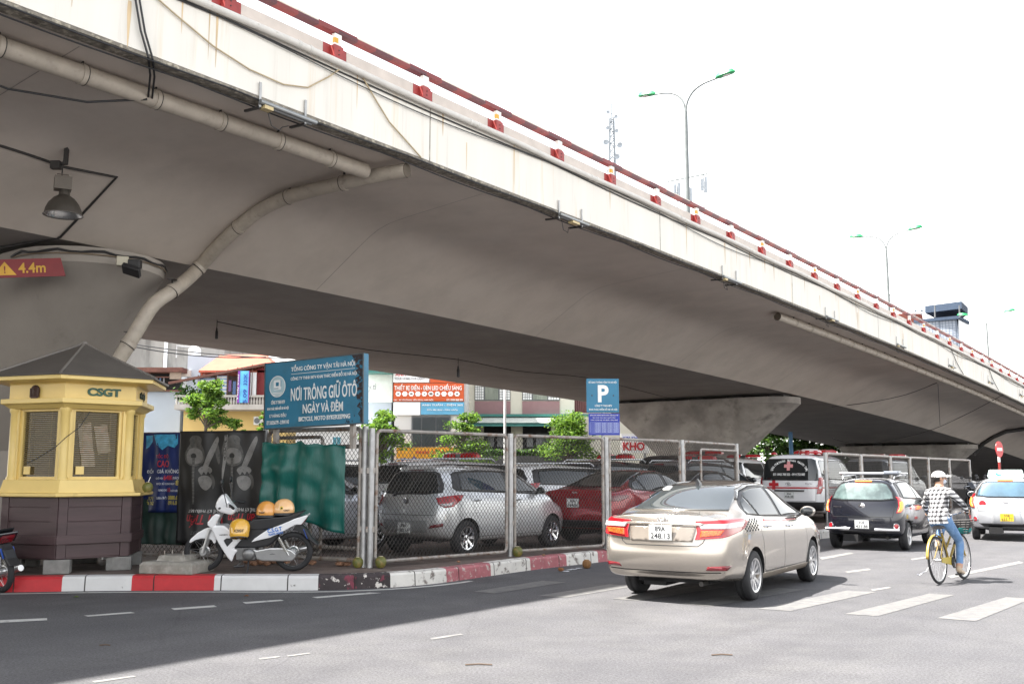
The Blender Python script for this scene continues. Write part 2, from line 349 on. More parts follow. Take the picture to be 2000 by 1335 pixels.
b.loft([[bp(t, a, c) for a, c in prof] for t in TS], smooth=False)
b.build('parapet', bridge)
b = MB().mat(fascia_m); b.loft([[bp(t, 19.6-a, c) for a, c in prof] for t in TS], smooth=False); b.build('parapet', bridge)
b = MB().mat(dirt_edge); b.loft([[bp(t, a, c) for a, c in ((-.012, -1.005), (-.012, -1.045), (.03, -1.06), (.2, -1.06), (.2, -1.034), (.04, -1.005))] for t in TS], smooth=False); b.build('drip_edge', bridge)
b = MB().mat(asphalt); b.loft([[bp(t, .36, -.72), bp(t, 19.2, -.72)] for t in TS], closed=False, caps=False, smooth=False); b.build('deck_surface', bridge)
# railing
cream = mat('rail_cream', (.66, .60, .50), .5, v=.1, sc=3, col2=(.35, .22, .15), amt=.7)
b = MB()
t = -44.
while t < 100:
    ph = (t+.4) % 2.0
    b.mat(rail_red if ph < .8 else cream); b.loft([[bp(q, .06, .555), bp(q, .06, .588), bp(q, .18, .588), bp(q, .18, .555)] for q in (t, t+.2)], smooth=False)
    b.mat(rail_red if int(round(t/.2)) % 4 < 2 else paint_maroon); b.loft([[bp(q, .05, .50), bp(q, .045, .553), bp(q, .19, .553), bp(q, .19, .50)] for q in (t, t+.2)], smooth=False)
    t += .2
b.build('handrail', bridge)
b = MB()
for n in range(-22, 50):
    t = 2*n
    for a, c, m in ((t-.24, t+.24, paint_red), (t+.243, t+1.757, mat('beam_white', (.54, .48, .43), .6, v=.1, sc=3))):
        b.mat(m); b.loft([[bp(q, .13, .12), bp(q, .13, .31), bp(q, .23, .31), bp(q, .23, .12)] for q in (a, c)], smooth=False)
b.build('guard_beam', bridge)
for n in range(-4, 32):
    b = MB(); t = 2*n
    def pb(t0, t1, v0, v1, z0, z1, m):
        b.mat(m); b.loft([[bp(q, v0, z0), bp(q, v0, z1), bp(q, v1, z1), bp(q, v1, z0)] for q in (t0, t1)], smooth=False)
    pb(t-.075, t+.075, .055, .125, -.02, .31, paint_red); pb(t-.095, t+.095, .035, .128, .09, .29, paint_red)
    pb(t-.07, t+.07, .057, .127, .31, .49, paint_white)
    if n % 2: pb(t-.073, t+.0, .054, .1, .34, .42, paint_yel)
    for dz in (.15, .22):
        b.mat(dark_metal).ell(bp(t, .030, dz), (.012, .012, .012), nu=6, nv=4)
    b.build('rail_post', bridge)
# piers
def pier(t0, label, k=1., m=None):
    base = FB(t0, 9.8 if k == 1 else 9.35); ztop = FB(t0).z-2.32-.13
    o = thing('bridge_pier', label, 'pier', (base.x, base.y, 0), math.atan2(NV_.y, NV_.x), 'piers carrying the flyover')
    def ring(hl, th, z, n=10):
        r = th/2; P = []
        for k in range(n+1): a = -PI/2+PI*k/n; P.append(V(hl-r+r*math.cos(a), r*math.sin(a), z))
        for k in range(n+1): a = PI/2+PI*k/n; P.append(V(-hl+r+r*math.cos(a), r*math.sin(a), z))
        return P
    b = MB().mat(m or conc_pier)
    hb, dr = (2.55, 3.1) if k == 1 else (2.1, 2.3)
    b.loft([ring(hb-.2, 2.0, 0), ring(hb-.2, 2.0, ztop-dr-.25), ring(hb, 2.05, ztop-dr), ring(5.3*k, 2.5, ztop-.30), ring(5.36*k, 2.54, ztop-.26), ring(5.36*k, 2.54, ztop)], smooth=True)
    b.build('shaft', o, sharp=28)
    for k in range(5):
        b = MB().mat(dark_metal); b.box((-3.7+1.85*k, 0, ztop+.07), (.7, .7, .17)); b.build('bearing', o)
    return o
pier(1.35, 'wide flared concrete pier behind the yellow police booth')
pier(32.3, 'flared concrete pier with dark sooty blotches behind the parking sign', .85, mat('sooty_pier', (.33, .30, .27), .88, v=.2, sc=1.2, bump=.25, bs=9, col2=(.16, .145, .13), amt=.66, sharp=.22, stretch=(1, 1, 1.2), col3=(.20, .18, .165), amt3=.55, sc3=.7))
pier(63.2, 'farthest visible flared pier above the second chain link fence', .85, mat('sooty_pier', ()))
# ------------------------------------------------------------------ lettering that is fitted to a box once everything is built
FITS = []
def ftext(s, parent, M, w, h, m, bold=.015, name='lettering', shear=0., ext=.002, space=1.):
    cu = bpy.data.curves.new(name, 'FONT'); cu.body = s; cu.size = 1; cu.align_x = 'CENTER'; cu.align_y = 'CENTER'; cu.shear = shear
    cu.offset = min(bold, .014) if any(ord(ch) > 127 for ch in s) else bold; cu.resolution_u = 4; cu.materials.append(m); cu.space_character = space
    o = bpy.data.objects.new(name, cu); COL.objects.link(o)
    if parent is not None: o.parent = parent
    FITS.append((o, M, w, h, ext)); return o
DRAPE = {}
def fit_all():
    bpy.context.view_layer.update(); dg = bpy.context.evaluated_depsgraph_get(); done = []
    for o, M, w, h, ext in FITS: o.data.extrude = ext*8 if w > .1 else ext*20
    bpy.context.view_layer.update(); dg = bpy.context.evaluated_depsgraph_get()
    for o, M, w, h, ext in FITS:
        me = bpy.data.meshes.new_from_object(o.evaluated_get(dg)); done.append((o, M, w, h, ext, me))
    for o, M, w, h, ext, me in done:
        xs = [v.co.x for v in me.vertices]; ys = [v.co.y for v in me.vertices]; zs = [v.co.z for v in me.vertices]
        x0, x1, y0, y1 = min(xs), max(xs), min(ys), max(ys); zm = max(max(zs), 1e-5)
        bv = DRAPE.get(o.name)
        for v in me.vertices:
            p = M @ V((v.co.x-(x0+x1)/2)*w/max(x1-x0, 1e-4), (v.co.y-(y0+y1)/2)*h/max(y1-y0, 1e-4), v.co.z/zm*ext)
            if bv is not None:
                hit = bv.ray_cast(V(p.x, p.y-2, p.z), V(0, 1, 0))
                if hit[0]: p.y = hit[0].y-.011-.002*(v.co.z > 0)
            v.co = p
        nm = o.name.split('.')[0]; par = o.parent; cu = o.data; bpy.data.objects.remove(o); bpy.data.curves.remove(cu)
        n = bpy.data.objects.new(nm, me); COL.objects.link(n); n.parent = par
# ------------------------------------------------------------------ police booth
bx, by = -6.40, 14.78
booth = thing('police_booth', 'yellow hexagonal traffic police booth with brown plank base and pointed grey roof', 'booth', (bx, by, KZ), R(-49)); booth.scale = (.93, .93, 1)
yel = mat('booth_yellow', (.70, .515, .175), .45, v=.05, sc=3, coat=.15, col3=(.56, .40, .13), amt3=.63, sc3=1.6, col2=(.36, .27, .12), amt=.74, sharp=.06)
brown = mat('booth_brown', (.062, .036, .038), .5, v=.25, sc=2, stretch=(.4, .4, 6), bump=.1, bs=30)
roofm = mat('booth_roof', (.098, .088, .078), .6, v=.12, sc=3)
roofe = mat('roof_seam', (.17, .155, .14), .5)
glass_d = mat('dark_glass', (.012, .013, .012), .06, spec=.5, v=.05)
blindm = mat('blind_slat', (.27, .20, .085), .45, v=.1)
green_l = mat('green_letters', (.005, .065, .035), .4)
cblock = mat('concrete_block', (.20, .195, .185), .9, v=.2, sc=9, bump=.4, bs=60)
def hexa(rc, z, twist=0.): return [V(rc*math.cos(R(30+60*k)+twist), rc*math.sin(R(30+60*k)+twist), z) for k in range(6)]
# local +X is the outward normal of the face towards the camera; faces at 60 degree steps
def hexloft(levels, m, name, bev=.006):
    b = MB().mat(m); b.loft([hexa(r, z) for r, z in levels], smooth=False); return b.build(name, booth, bevel=bev)
hexloft([(1.045, .19), (1.045, 1.0)], brown, 'base')
b = MB().mat(brown)
for k in range(6):
    a = R(60*k); n = V(math.cos(a), math.sin(a), 0); s = V(-n.y, n.x, 0); half = 1.045/2; ri = 1.045*math.cos(R(30))
    for zc, zh in ((.30, .17), (.60, .185), (.795, .185), (.985, .17)): b.bar(n*(ri+.006)-s*(half-.13)+V(0, 0, zc), n*(ri+.006)+s*(half-.13)+V(0, 0, zc), .022, zh)
    for q in (-1, 1): b.bar(n*(ri+.01)+s*q*(half-.06)+V(0, 0, .2), n*(ri+.01)+s*q*(half-.06)+V(0, 0, 1.06), .13, .03, up=n)
    b.bar(n*(ri+.025)-s*(half+.02)+V(0, 0, .455), n*(ri+.025)+s*(half+.02)+V(0, 0, .455), .05, .12)
b.build('plank_cladding', booth, bevel=.004)
hexloft([(1.20, 1.035), (1.23, 1.045), (1.23, 1.085), (1.12, 1.09), (1.07, 1.27), (1.0, 1.275)], yel, 'sill_ledge')
hexloft([(.95, 2.25), (1.04, 2.26), (1.12, 2.31), (1.18, 2.33), (1.18, 2.395), (1.06, 2.40), (1.06, 2.60), (1.08, 2.62), (1.29, 2.63), (1.37, 2.645), (1.37, 2.70), (1.1, 2.72)], yel, 'cornice')
hexloft([(1.40, 2.70), (1.405, 2.715), (.03, 3.27)], roofm, 'roof', 0)
b = MB().mat(roofe); ap = V(0, 0, 3.28)
for p in hexa(1.41, 2.722): b.tube([p, ap], .018, 6)
b.ell((0, 0, 3.29), (.05, .05, .03)); b.build('roof_seam', booth)
for k in range(6):
    a = R(30+60*k); c = V(.955*math.cos(a), .955*math.sin(a), 0)
    b = MB().mat(yel); b.lathe([(.085, 1.27), (.085, 1.30), (.068, 1.32), (.068, 2.2), (.085, 2.22), (.085, 2.27)], 18, Matrix.Translation(c)); b.build('column', booth)
for k in range(6):
    a = R(60*k); n = V(math.cos(a), math.sin(a), 0); s = V(-n.y, n.x, 0); ri = .80
    P = lambda u, z, d=0.: n*(ri+d)+s*u+V(0, 0, z)
    b = MB().mat(yel)
    for q in (-1, 1):
        b.bar(P(q*.415, 1.27, .02), P(q*.415, 2.27, .02), .085, .07, up=n); b.bar(P(q*.35, 1.27, -.01), P(q*.35, 2.27, -.01), .05, .06, up=n)
    b.bar(P(-.46, 1.29, .0), P(.46, 1.29, .0), .05, .05); b.bar(P(-.46, 2.25, .0), P(.46, 2.25, .0), .05, .05)
    w = b.build('window', booth, bevel=.005)
    b = MB().mat(glass_d); b.add([P(-.33, 1.31, -.04), P(.33, 1.31, -.04), P(.33, 2.23, -.04), P(-.33, 2.23, -.04)], [(0, 1, 2, 3)]); b.build('glass', w)
    b = MB().mat(blindm); nsl = 33
    for i in range(nsl):
        z = 1.335+.9*i/nsl; uw = .32 if i < 23 else .345
        b.add([P(-uw, z, -.022), P(uw, z, -.022), P(uw, z+.012, -.004), P(-uw, z+.012, -.004), P(uw, z+.0145, -.004), P(-uw, z+.0145, -.004)], [(0, 1, 2, 3), (3, 2, 4, 5)])
    for u in (-.2, .2): b.tube([P(u, 1.32, -.003), P(u, 2.23, -.003)], .0025, 5)
    b.mat(yel); b.bar(P(-.28, 1.4, .0), P(-.16, 1.4, .0), .012, .11)
    b.build('blind', w)
pap = mat('paper', (.36, .33, .29), .8, v=.3, sc=9, col2=(.55, .35, .3), amt=.62)
n = V(1, 0, 0); s = V(0, 1, 0)
b = MB().mat(pap)
for u, z, w_, h_, t in ((-.15, 1.85, .2, .42, .14), (.1, 1.84, .2, .40, .2), (-.1, 1.55, .2, .2, .1)):
    b.add([V(.772, u+math.cos(t)*i*w_/2-math.sin(t)*j*h_/2, z+math.sin(t)*i*w_/2+math.cos(t)*j*h_/2-0*.1) for i, j in ((-1, -1), (1, -1), (1, 1), (-1, 1))], [(0, 1, 2, 3)])
b.build('paper_notice', booth)
for p in hexa(.9, 0):
    b = MB().mat(cblock); b.box((p.x, p.y, .095), (.36, .3, .19), Matrix.Rotation(R(66), 3, 'Z')); b.build('foot_block', booth, bevel=.012)
fri = 1.06*math.cos(R(30))+.006
M0 = frame(V(fri, .04, 2.50), (0, 1, 0), (0, 0, 1))
ftext('CSGT', booth, M0, .50, .115, green_l, .045, ext=.012)
a = R(60); M1 = Matrix.Rotation(a, 4, 'Z') @ frame(V(fri, .0, 2.50), (0, 1, 0), (0, 0, 1))
ftext('HÀ NỘI', booth, M1, .42, .14, mat('dark_letters', (.012, .03, .022), .5), .03, ext=.01)
M2 = Matrix.Rotation(-a, 4, 'Z')
b = MB().mat(mat('emblem', (.05, .022, .015), .45, .3)); b.M = M2 @ frame(V(fri+.01, -.02, 2.5), (0, 1, 0), (0, 0, 1))
b.lathe([(0, .02), (.075, .018), (.088, .01), (.09, 0)], 20); b.prism([V(.03*math.cos(R(90+k*36)) * (1 if k % 2 == 0 else .42), .03*math.sin(R(90+k*36))*(1 if k % 2 == 0 else .42), .02) for k in range(10)], (0, 0, .008))
for q in (-1, 1): b.box((q*.07, -.02, .012), (.03, .13, .02))
b.box((0, -.085, .015), (.12, .03, .02)); b.build('emblem', booth)
b = MB().mat(black_cable)
b.tube([V(.93, -.16, 2.22), V(.95, -.3, 2.0), V(.98, -.5, 1.85), V(.93, -.62, 1.72), V(.8, -.85, 1.55), V(.75, -.95, 1.5)], .006, 5); b.build('cable', booth)
# coconut with a straw on the ledge
def coconut(p, r, label, cut=False, husk=False):
    o = thing('coconut', label, 'coconut', p, group='coconuts left on the ground')
    b = MB().mat(mat('coconut_green', (.12, .125, .025), .5, v=.3, sc=9, col2=(.25, .16, .06), amt=.6) if not husk else mat('coconut_brown', (.22, .11, .04), .8, v=.3, sc=14, bump=.4))
    b.lathe([(0, .0), (r*.55, .03*r), (r*.9, r*.45), (r, r*.95), (r*.88, r*1.5), (r*.45, r*1.9), (0, r*1.95)], 16); b.build('shell', o)
    b = MB().mat(mat('coconut_flesh', (.6, .52, .36), .7)); b.lathe([(0, r*1.97), (r*.33, r*1.95), (r*.4, r*1.9)], 12); b.build('cut_top', o)
    if cut:
        b = MB().mat(white_ink); b.tube([V(0, 0, r*1.8), V(.03, .01, r*2.9)], .005, 6); b.build('straw', o)
    return o
lw = Matrix.Translation((bx, by, 0)) @ Matrix.Rotation(R(-49), 4, 'Z') @ V(.92, .70, KZ+1.088)
cc = coconut(pt(289, 966, 14.42), .075, 'green coconut with a straw standing on the ledge of the yellow booth', True)
cc.location = (pt(288, 960, 14.5).x, 14.5, KZ+1.088); del cc['group']
# ------------------------------------------------------------------ chain link fences
def chain_mesh(b, L_, H, M, pitch=.072, hh=.092, r=.0042):
    # two sets of crossing diagonal wires clipped to the frame
    def line(p, q):
        d = (q-p).normalized(); s = V(-d.y, d.x, 0)*r
        b.add([M @ (p+s), M @ (p+V(0, 0, r)), M @ (p-s), M @ (p-V(0, 0, r)), M @ (q+s), M @ (q+V(0, 0, r)), M @ (q-s), M @ (q-V(0, 0, r))], [(0, 1, 5, 4), (1, 2, 6, 5), (2, 3, 7, 6), (3, 0, 4, 7)])
    k = hh/pitch; n = int((L_+H/k)/pitch)+2
    for sgn in (1, -1):
        for i in range(n):
            x0 = i*pitch - (H/k if sgn > 0 else 0)            # where the wire meets the bottom rail
            y0, y1 = 0., H
            xa, xb = x0, x0+sgn*H/k
            if sgn > 0:
                if xa < 0: y0 = -xa*k; xa = 0
                if xb > L_: y1 = H-(xb-L_)*k; xb = L_
            else:
                if xa > L_: y0 = (xa-L_)*k; xa = L_
                if xb < 0: y1 = H-(-xb)*k; xb = 0
            if y1-y0 > .01 and -1e-6 <= xa <= L_+1e-6: line(V(xa, y0, sgn*.003), V(xb, y1, sgn*.003))
wire = mat('fence_wire', (.060, .055, .050), .55, .4, v=.3, sc=4)
def rect_frame(b, L_, H, M, r, rc):
    P = []
    for cx, cy, a0 in ((L_-rc, rc, -90), (L_-rc, H-rc, 0), (rc, H-rc, 90), (rc, rc, 180)):
        for k in range(5): a = R(a0+22.5*k); P.append(M @ V(cx+rc*math.cos(a), cy+rc*math.sin(a), 0))
    b.tube(P, r, 8, closed=True)
def fence_bay(a, c, label, z0=.28, z1=2.19, group='chain link fence bays around the parking ground', posts=(1, 0), gap=.09, fr=.028, mid=False):
    a = Vector(a); c = Vector(c); a.z = c.z = KZ
    o = thing('fence_bay', label, 'fence', a, group=group); d = (c-a); L_ = d.length
    Mw = frame(V(0, 0, 0), d, (0, 0, 1))
    M = Mw @ Matrix.Translation((gap, z0-KZ, 0)); w = L_-2*gap; h = z1-z0
    b = MB().mat(rusty); rect_frame(b, w, h, M, fr, .08)
    if mid: rect_frame(b, w*.72, h-.14, M @ Matrix.Translation((w*.26, 0, .05)), fr*.9, .06)
    b.build('frame', o)
    b = MB().mat(wire); chain_mesh(b, w-2*fr, h-2*fr, M @ Matrix.Translation((fr, fr, 0))); b.build('wire_mesh', o)
    for q, use in ((0, posts[0]), (L_, posts[1])):
        if not use: continue
        b = MB().mat(steel); b.tube([Mw @ V(q, 0, 0), Mw @ V(q, z1-KZ+.03, 0)], .045, 12)
        b.mat(rusty)
        for zz in (.55, 1.4): b.bar(Mw @ V(q, zz, 0)-V(0, 0, .04), Mw @ V(q, zz, 0)+V(0, 0, .04), .12, .06)
        b.build('post', o)
    return o
FP = [gp(722, 1108, KZ), gp(997, 1086, KZ), gp(1186, 1073, KZ), V(3.38, 19.9, KZ), V(5.0, 22.3, KZ)]
fence_bay(FP[0], FP[1], 'chain link fence bay in front of the silver hatchback')
fence_bay(FP[1], FP[2], 'chain link fence bay in front of the red sedan tail')
fence_bay(FP[2], FP[3], 'chain link fence bay behind the beige taxi, right of the parking sign')
fence_bay(FP[3], FP[4], 'last chain link bay of the near fence, with a second frame inside', posts=(1, 1), mid=True)
G0 = pt(512, 1066, 15.75); G0.z = KZ
gate = fence_bay(G0, FP[0]+(G0-FP[0]).normalized()*.12, 'double framed chain link gate half covered by the green tarpaulin', z0=.30, z1=2.22, posts=(1, 1), gap=.08, fr=.034, group=None)
d = (FP[0]-G0); Mg = frame(V(0, 0, 0), d, (0, 0, 1))
b = MB().mat(rusty); rect_frame(b, d.length*.52, 1.5, Mg @ Matrix.Translation((d.length*.43, .26, -.06)), .032, .07); rect_frame(b, .9, 1.75, Mg @ Matrix.Translation((.2, .16, -.05)), .028, .06); b.build('inner_frame', gate)
gate['category'] = 'gate'; gate.name = 'chain_link_gate'
# second fence, beyond the entrance
f2 = [1612, 1681, 1738, 1776, 1812, 1853, 1893]
A2 = gp(1612, 1032, KZ); B2 = gp(1893, 996, KZ)
def on_line(x):
    d = ray(x, 900); n = V(-(B2-A2).y, (B2-A2).x, 0); t = (A2-EYE).dot(n)/d.dot(n); p = EYE+d*t; p.z = KZ; return p
P2 = [on_line(x) for x in f2]
lab2 = ['nearest bay of the far fence, beside the ambulance', 'second bay of the far fence, above the black hatchback', 'third bay of the far fence, above the hatchback roof rack', 'fourth bay of the far fence, left of the cyclist cap', 'fifth bay of the far fence, behind the cyclist cap', 'last bay of the far fence, right of the cyclist']
for i in range(6): fence_bay(P2[i], P2[i+1], lab2[i], z0=.3, z1=2.06, posts=(1, 1 if i == 5 else 0), gap=.08, fr=.04)
# ------------------------------------------------------------------ parking sign board over the gate
teal = mat('sign_teal', (.016, .14, .235), .45, v=.10, sc=2, col2=(.010, .09, .14), amt=.66, sharp=.3)
signrust = mat('sign_rust', (.02, .012, .014), .7, v=.4, sc=9, col2=(.012, .12, .20), amt=.56, sharp=.06)
pale_ink = mat('sign_ink', (.66, .67, .66), .6, v=.08, sc=6, col2=(.45, .45, .43), amt=.7)
TL = pt(519, 713, 15.45); TRp = pt(711, 700, 14.45); BL = pt(522, 838, 15.45)
dd = TRp-TL; dd.z = 0; SW = dd.length; SH = 1.03; zc = (TL.z+BL.z)/2+.035
board = thing('parking_signboard', 'big teal signboard with white lettering and rusty right edge above the gate', 'sign', V((TL.x+TRp.x)/2, (TL.y+TRp.y)/2, zc))
Mb = frame(V(0, 0, 0), dd, (0, 0, 1)); Mb = Mb @ Matrix.Rotation(R(1.2), 4, 'Z')
b = MB().mat(teal); b.M = Mb; b.box((0, 0, -.06), (SW, SH, .12)); b.build('panel', board, bevel=.004)
b = MB().mat(mat('sign_rim', (.06, .07, .075), .6, v=.4, sc=9)); b.M = Mb
for sy in (-1, 1): b.box((0, sy*(SH/2-.006), .004), (SW+.012, .016, .012))
for sx in (-1, 1): b.box((sx*(SW/2-.002), 0, .0045), (.016, SH+.008, .013))
b.build('rim', board)
b = MB().mat(signrust); b.M = Mb
rr = random.Random(3); pts = [V(SW/2-.015, -SH/2+.01, .0025)]; 
for i in range(30):
    y = -SH/2+.01+(SH-.02)*i/29; wdt = (.03+.16*(i/29)**.6*abs(math.sin(i*.9+1))*(.5+rr.random()) if i < 24 else .10+.12*rr.random()); pts.append(V(SW/2-.015-min(wdt, .22), y, .0025))
pts.append(V(SW/2-.015, SH/2-.01, .0025)); b.poly(pts)
for i in range(14):
    x = SW/2-.12-.25*rr.random(); y = -SH/2+.02+.1*rr.random()**2; b.poly([V(x, y, .0028), V(x+.02, y, .0028), V(x+.012, y+.05*rr.random()+.01, .0028)])
b.build('rust_patch', board)
def st(s, u, v, w, h, bold=.02): ftext(s, board, Mb @ Matrix.Translation(((u-.5)*SW, (.5-v)*SH, .004)), w*SW, h*SH, pale_ink, bold)
st('TỔNG CÔNG TY VẬN TẢI HÀ NỘI', .60, .125, .64, .115); st('CÔNG TY TNHH MTV KHAI THÁC ĐIỂM ĐỖ XE HÀ NỘI', .607, .27, .66, .085)
st('NƠI TRÔNG GIỮ ÔTÔ', .61, .48, .66, .25, .03); st('NGÀY VÀ ĐÊM', .605, .715, .40, .17, .03); st('BICYCLE, MOTO BYKEKEEPING', .62, .885, .51, .075)
st('CÔNG TY TNHH MTV', .145, .60, .145, .065); st('KHAI THÁC ĐIỂM ĐỖ XE HÀ NỘI', .145, .695, .225, .068); st('17 HÀNG ĐẬU', .145, .805, .175, .075); st('ĐT:3.8256779 - 3.9341143', .145, .905, .235, .06)
b = MB().mat(pale_ink); b.M = Mb; b.box(((.6-.5)*SW, (.5-.205)*SH, .0035), (.64*SW, .006, .003)); b.build('rule', board)
b = MB().mat(pale_ink); b.M = Mb @ Matrix.Translation(((.137-.5)*SW, (.5-.37)*SH, .003)); re = .165
b.lathe([(re, 0), (re, .004), (re-.012, .004), (re-.012, 0)], 36)
b.mat(mat('sign_emblem', (.33, .45, .49), .6)); b.lathe([(0, .0015), (re-.012, .0015)], 36)
b.mat(pale_ink)
b.prism([V(-.07, -.05, .002), V(.07, -.05, .002), V(.07, .07, .002), V(.05, .1, .002), V(-.06, .1, .002), V(-.08, .07, .002)], (0, 0, .002)); b.box((0, -.1, .003), (.2, .012, .002)); b.box((0, -.125, .003), (.16, .01, .002))
b.mat(teal); b.box((.0, .035, .005), (.06, .06, .002)); b.box((-.02, -.03, .005), (.09, .012, .002)); b.box((.075, .04, .005), (.01, .09, .002)); b.build('emblem', board)
b = MB().mat(rusty)
for u in (-.42, .36): b.M = Mb; b.bar(V(u*SW, -SH/2, -.1), V(u*SW, -SH/2-.35, -.1), .07, .07, up=(0, 0, 1))
b.build('support_post', board)
# ------------------------------------------------------------------ parking sign on a pole
pp = gp(1180, 1072, KZ); pp = V(pp.x+.02, pp.y+.12, KZ)
psign = thing('parking_sign', 'teal parking sign with white P over a blue tariff panel', 'sign', pp)
b = MB().mat(steel); b.tube([(0, 0, 0), (-.01, 0, 2.95)], .035, 12); b.build('pole', psign)
Mp = frame(V(0, -.05, 0), (1, .05, 0), (0, 0, 1))
T1 = pt(1177, 772, pp.y-.05); T2 = pt(1180, 828, pp.y-.05)
teal2 = mat('parking_teal', (.015, .165, .29), .4, v=.08, sc=3); blue2 = mat('tariff_blue', (.012, .03, .33), .4, v=.1, sc=3)
Mq = frame(T1-pp, (1, .05, 0), (-.03, 0, 1)); w1 = .605; h1 = .625
b = MB().mat(teal2); b.M = Mq; b.box((0, 0, 0), (w1, h1, .02)); b.mat(dark_metal)
for q in (-1, 1): b.M = Mq @ Matrix.Translation((q*.2, 0, .01)); b.lathe([(0, .006), (.012, .005), (.014, 0)], 10)
b.build('sign_plate', psign, bevel=.003)
Mq = Mq @ Matrix.Translation((0, 0, .012))
ftext('P', psign, Mq @ Matrix.Translation((.01, .035, 0)), .20, .32, white_ink, .035)
ftext('SỞ GIAO THÔNG VẬN TẢI HÀ NỘI', psign, Mq @ Matrix.Translation((0, .245, 0)), .52, .05, white_ink, .03); ftext('CÔNG TY TNHH MTV', psign, Mq @ Matrix.Translation((.01, -.185, 0)), .32, .045, white_ink, .03); ftext('KHAI THÁC ĐIỂM ĐỖ XE HÀ NỘI', psign, Mq @ Matrix.Translation((.005, -.255, 0)), .52, .05, white_ink, .03)
Mr = frame(T2-pp, (1, .05, 0), (-.03, 0, 1)); w2, h2 = .575, .40
b = MB().mat(blue2); b.M = Mr; b.box((0, 0, 0), (w2, h2, .015)); b.build('tariff_plate', psign)
Mr = Mr @ Matrix.Translation((0, 0, .009)); lb = mat('pale_blue_ink', (.55, .62, .85), .6)
b = MB().mat(lb); b.M = Mr
for i in range(6): b.box((0, .03-.037*i, 0), (.53, .004, .002))
for x in (-.265, -.17, -.07, .05, .16, .265): b.box((x, -.063, .0005), (.004, .185, .002))
b.build('tariff_grid', psign)
for i, (s_, w_, h_) in enumerate((('BẢNG GIÁ TRÔNG GIỮ PHƯƠNG TIỆN XE Ô TÔ', .52, .028), ('Ban hành kèm theo quyết định', .42, .02), ('CÁC LOẠI XE VÀ MỨC THU PHÍ', .5, .025))): ftext(s_, psign, Mr @ Matrix.Translation((0, .165-.044*i, .001)), w_, h_, white_ink, .02)
for i in range(5):
    for j in range(4): ftext(['20.000', '25.000', '50.000', '100.000'][(i+j) % 4], psign, Mr @ Matrix.Translation((-.12+.111*j, .012-.037*i, .001)), .075, .018, lb, .03)
# ------------------------------------------------------------------ banners and tarpaulin
def cloth(name, parent, a, c, z0, z1, m, amp=.02, nx=50, nz=30, seed=0, sagx=.0, edge=None, folds=5., toward=0.):
    a = Vector(a); c = Vector(c); d = c-a; L_ = d.length; d.normalize(); nrm = V(d.y, -d.x, 0); vs = []
    for j in range(nz+1):
        for i in range(nx+1):
            u = i/nx; w = j/nz
            zt_ = z1 - sagx*4*u*(1-u) if edge is None else z1+edge(u)[0]; zb_ = z0 if edge is None else z0+edge(u)[1]
            z = zb_+(zt_-zb_)*w
            f = math.sin(u*folds*PI*2+seed+1.5*noise.noise(V(u*3, w*2, seed)))*amp*(.35+.65*(1-w)) + amp*1.3*noise.noise(V(u*6, w*4, seed+5))
            vs.append(a+d*(u*L_)+nrm*(f+toward)+V(0, 0, z-a.z))
    b = MB().mat(m); n = nx+1
    b.add(vs, [(j*n+i, j*n+i+1, (j+1)*n+i+1, (j+1)*n+i) for j in range(nz) for i in range(nx)], True)
    o = b.build(name, parent, sharp=80); sm = o.modifiers.new('thickness', 'SOLIDIFY'); sm.thickness = .004
    return o
tarp_m = mat('green_tarpaulin', (.002, .088, .072), .38, v=.10, sc=5, col2=(.008, .13, .105), amt=.66, sharp=.2, stretch=(3, 3, .5), bump=.25, bs=22)
ga = pt(520, 860, 15.5); gc = pt(679, 870, 14.86)
tarp = cloth('tarpaulin', None, V(ga.x, ga.y, KZ), V(gc.x, gc.y, KZ), .77, 2.05, tarp_m, amp=.045, seed=2, folds=3.5, edge=lambda u: (-.02-.06*u+.04*math.exp(-((u-.45)/.08)**2)+.012*math.sin(u*31), (.30-.42*u if u < .9 else -.08)+.015*math.sin(u*23)), toward=.07)
tag(tarp, 'wrinkled dark green tarpaulin hanging over the chain link gate', 'tarpaulin')
blk = mat('black_banner', (.012, .012, .013), .5, v=.3, sc=3, bump=.25, bs=5)
ba = pt(353, 850, 15.85); bc = pt(521, 848, 15.5)
banner = cloth('hanging_banner', None, V(ba.x, ba.y, KZ), V(bc.x, bc.y, KZ), .48, 2.22, blk, amp=.03, seed=4, folds=2.5, toward=.03)
tag(banner, 'black concert banner hung upside down with guitars and red script', 'banner')
bmat_navy = mat('navy_banner', (.006, .018, .105), .5, v=.3, sc=2, col2=(.02, .16, .38), amt=.74, sharp=.12, bump=.2, bs=6)
ca = pt(270, 850, 16.1); cc2 = pt(355, 850, 15.9)
banner2 = cloth('hanging_banner', None, V(ca.x, ca.y, KZ), V(cc2.x, cc2.y, KZ), .95, 2.2, bmat_navy, amp=.02, seed=8, folds=2., toward=.02)
tag(banner2, 'dark blue advertising banner beside the yellow booth', 'banner')
gtarp = cloth('tarpaulin', None, V(ca.x-.6, ca.y+.1, KZ), V(cc2.x+.05, cc2.y+.04, KZ), .45, 1.3, mat('dull_tarpaulin', (.012, .035, .028), .6, v=.3, sc=4), amp=.03, seed=11)
tag(gtarp, 'dull dark green sheet below the blue advertising banner', 'tarpaulin')
bf = fence_bay(V(ca.x-.5, ca.y+.16, KZ), V(G0.x-.1, G0.y+.1, KZ), 'fence bay hidden behind the black and blue banners', posts=(1, 0))
def drape(o, parent_pts, M):  # print lying just proud of a banner: ray from the front onto the cloth
    pass
CL = {}
def cloth_bvh(o):
    if o.name not in CL:
        dg = None; me = o.data; CL[o.name] = BVHTree.FromPolygons([v.co[:] for v in me.vertices], [p.vertices[:] for p in me.polygons])
    return CL[o.name]
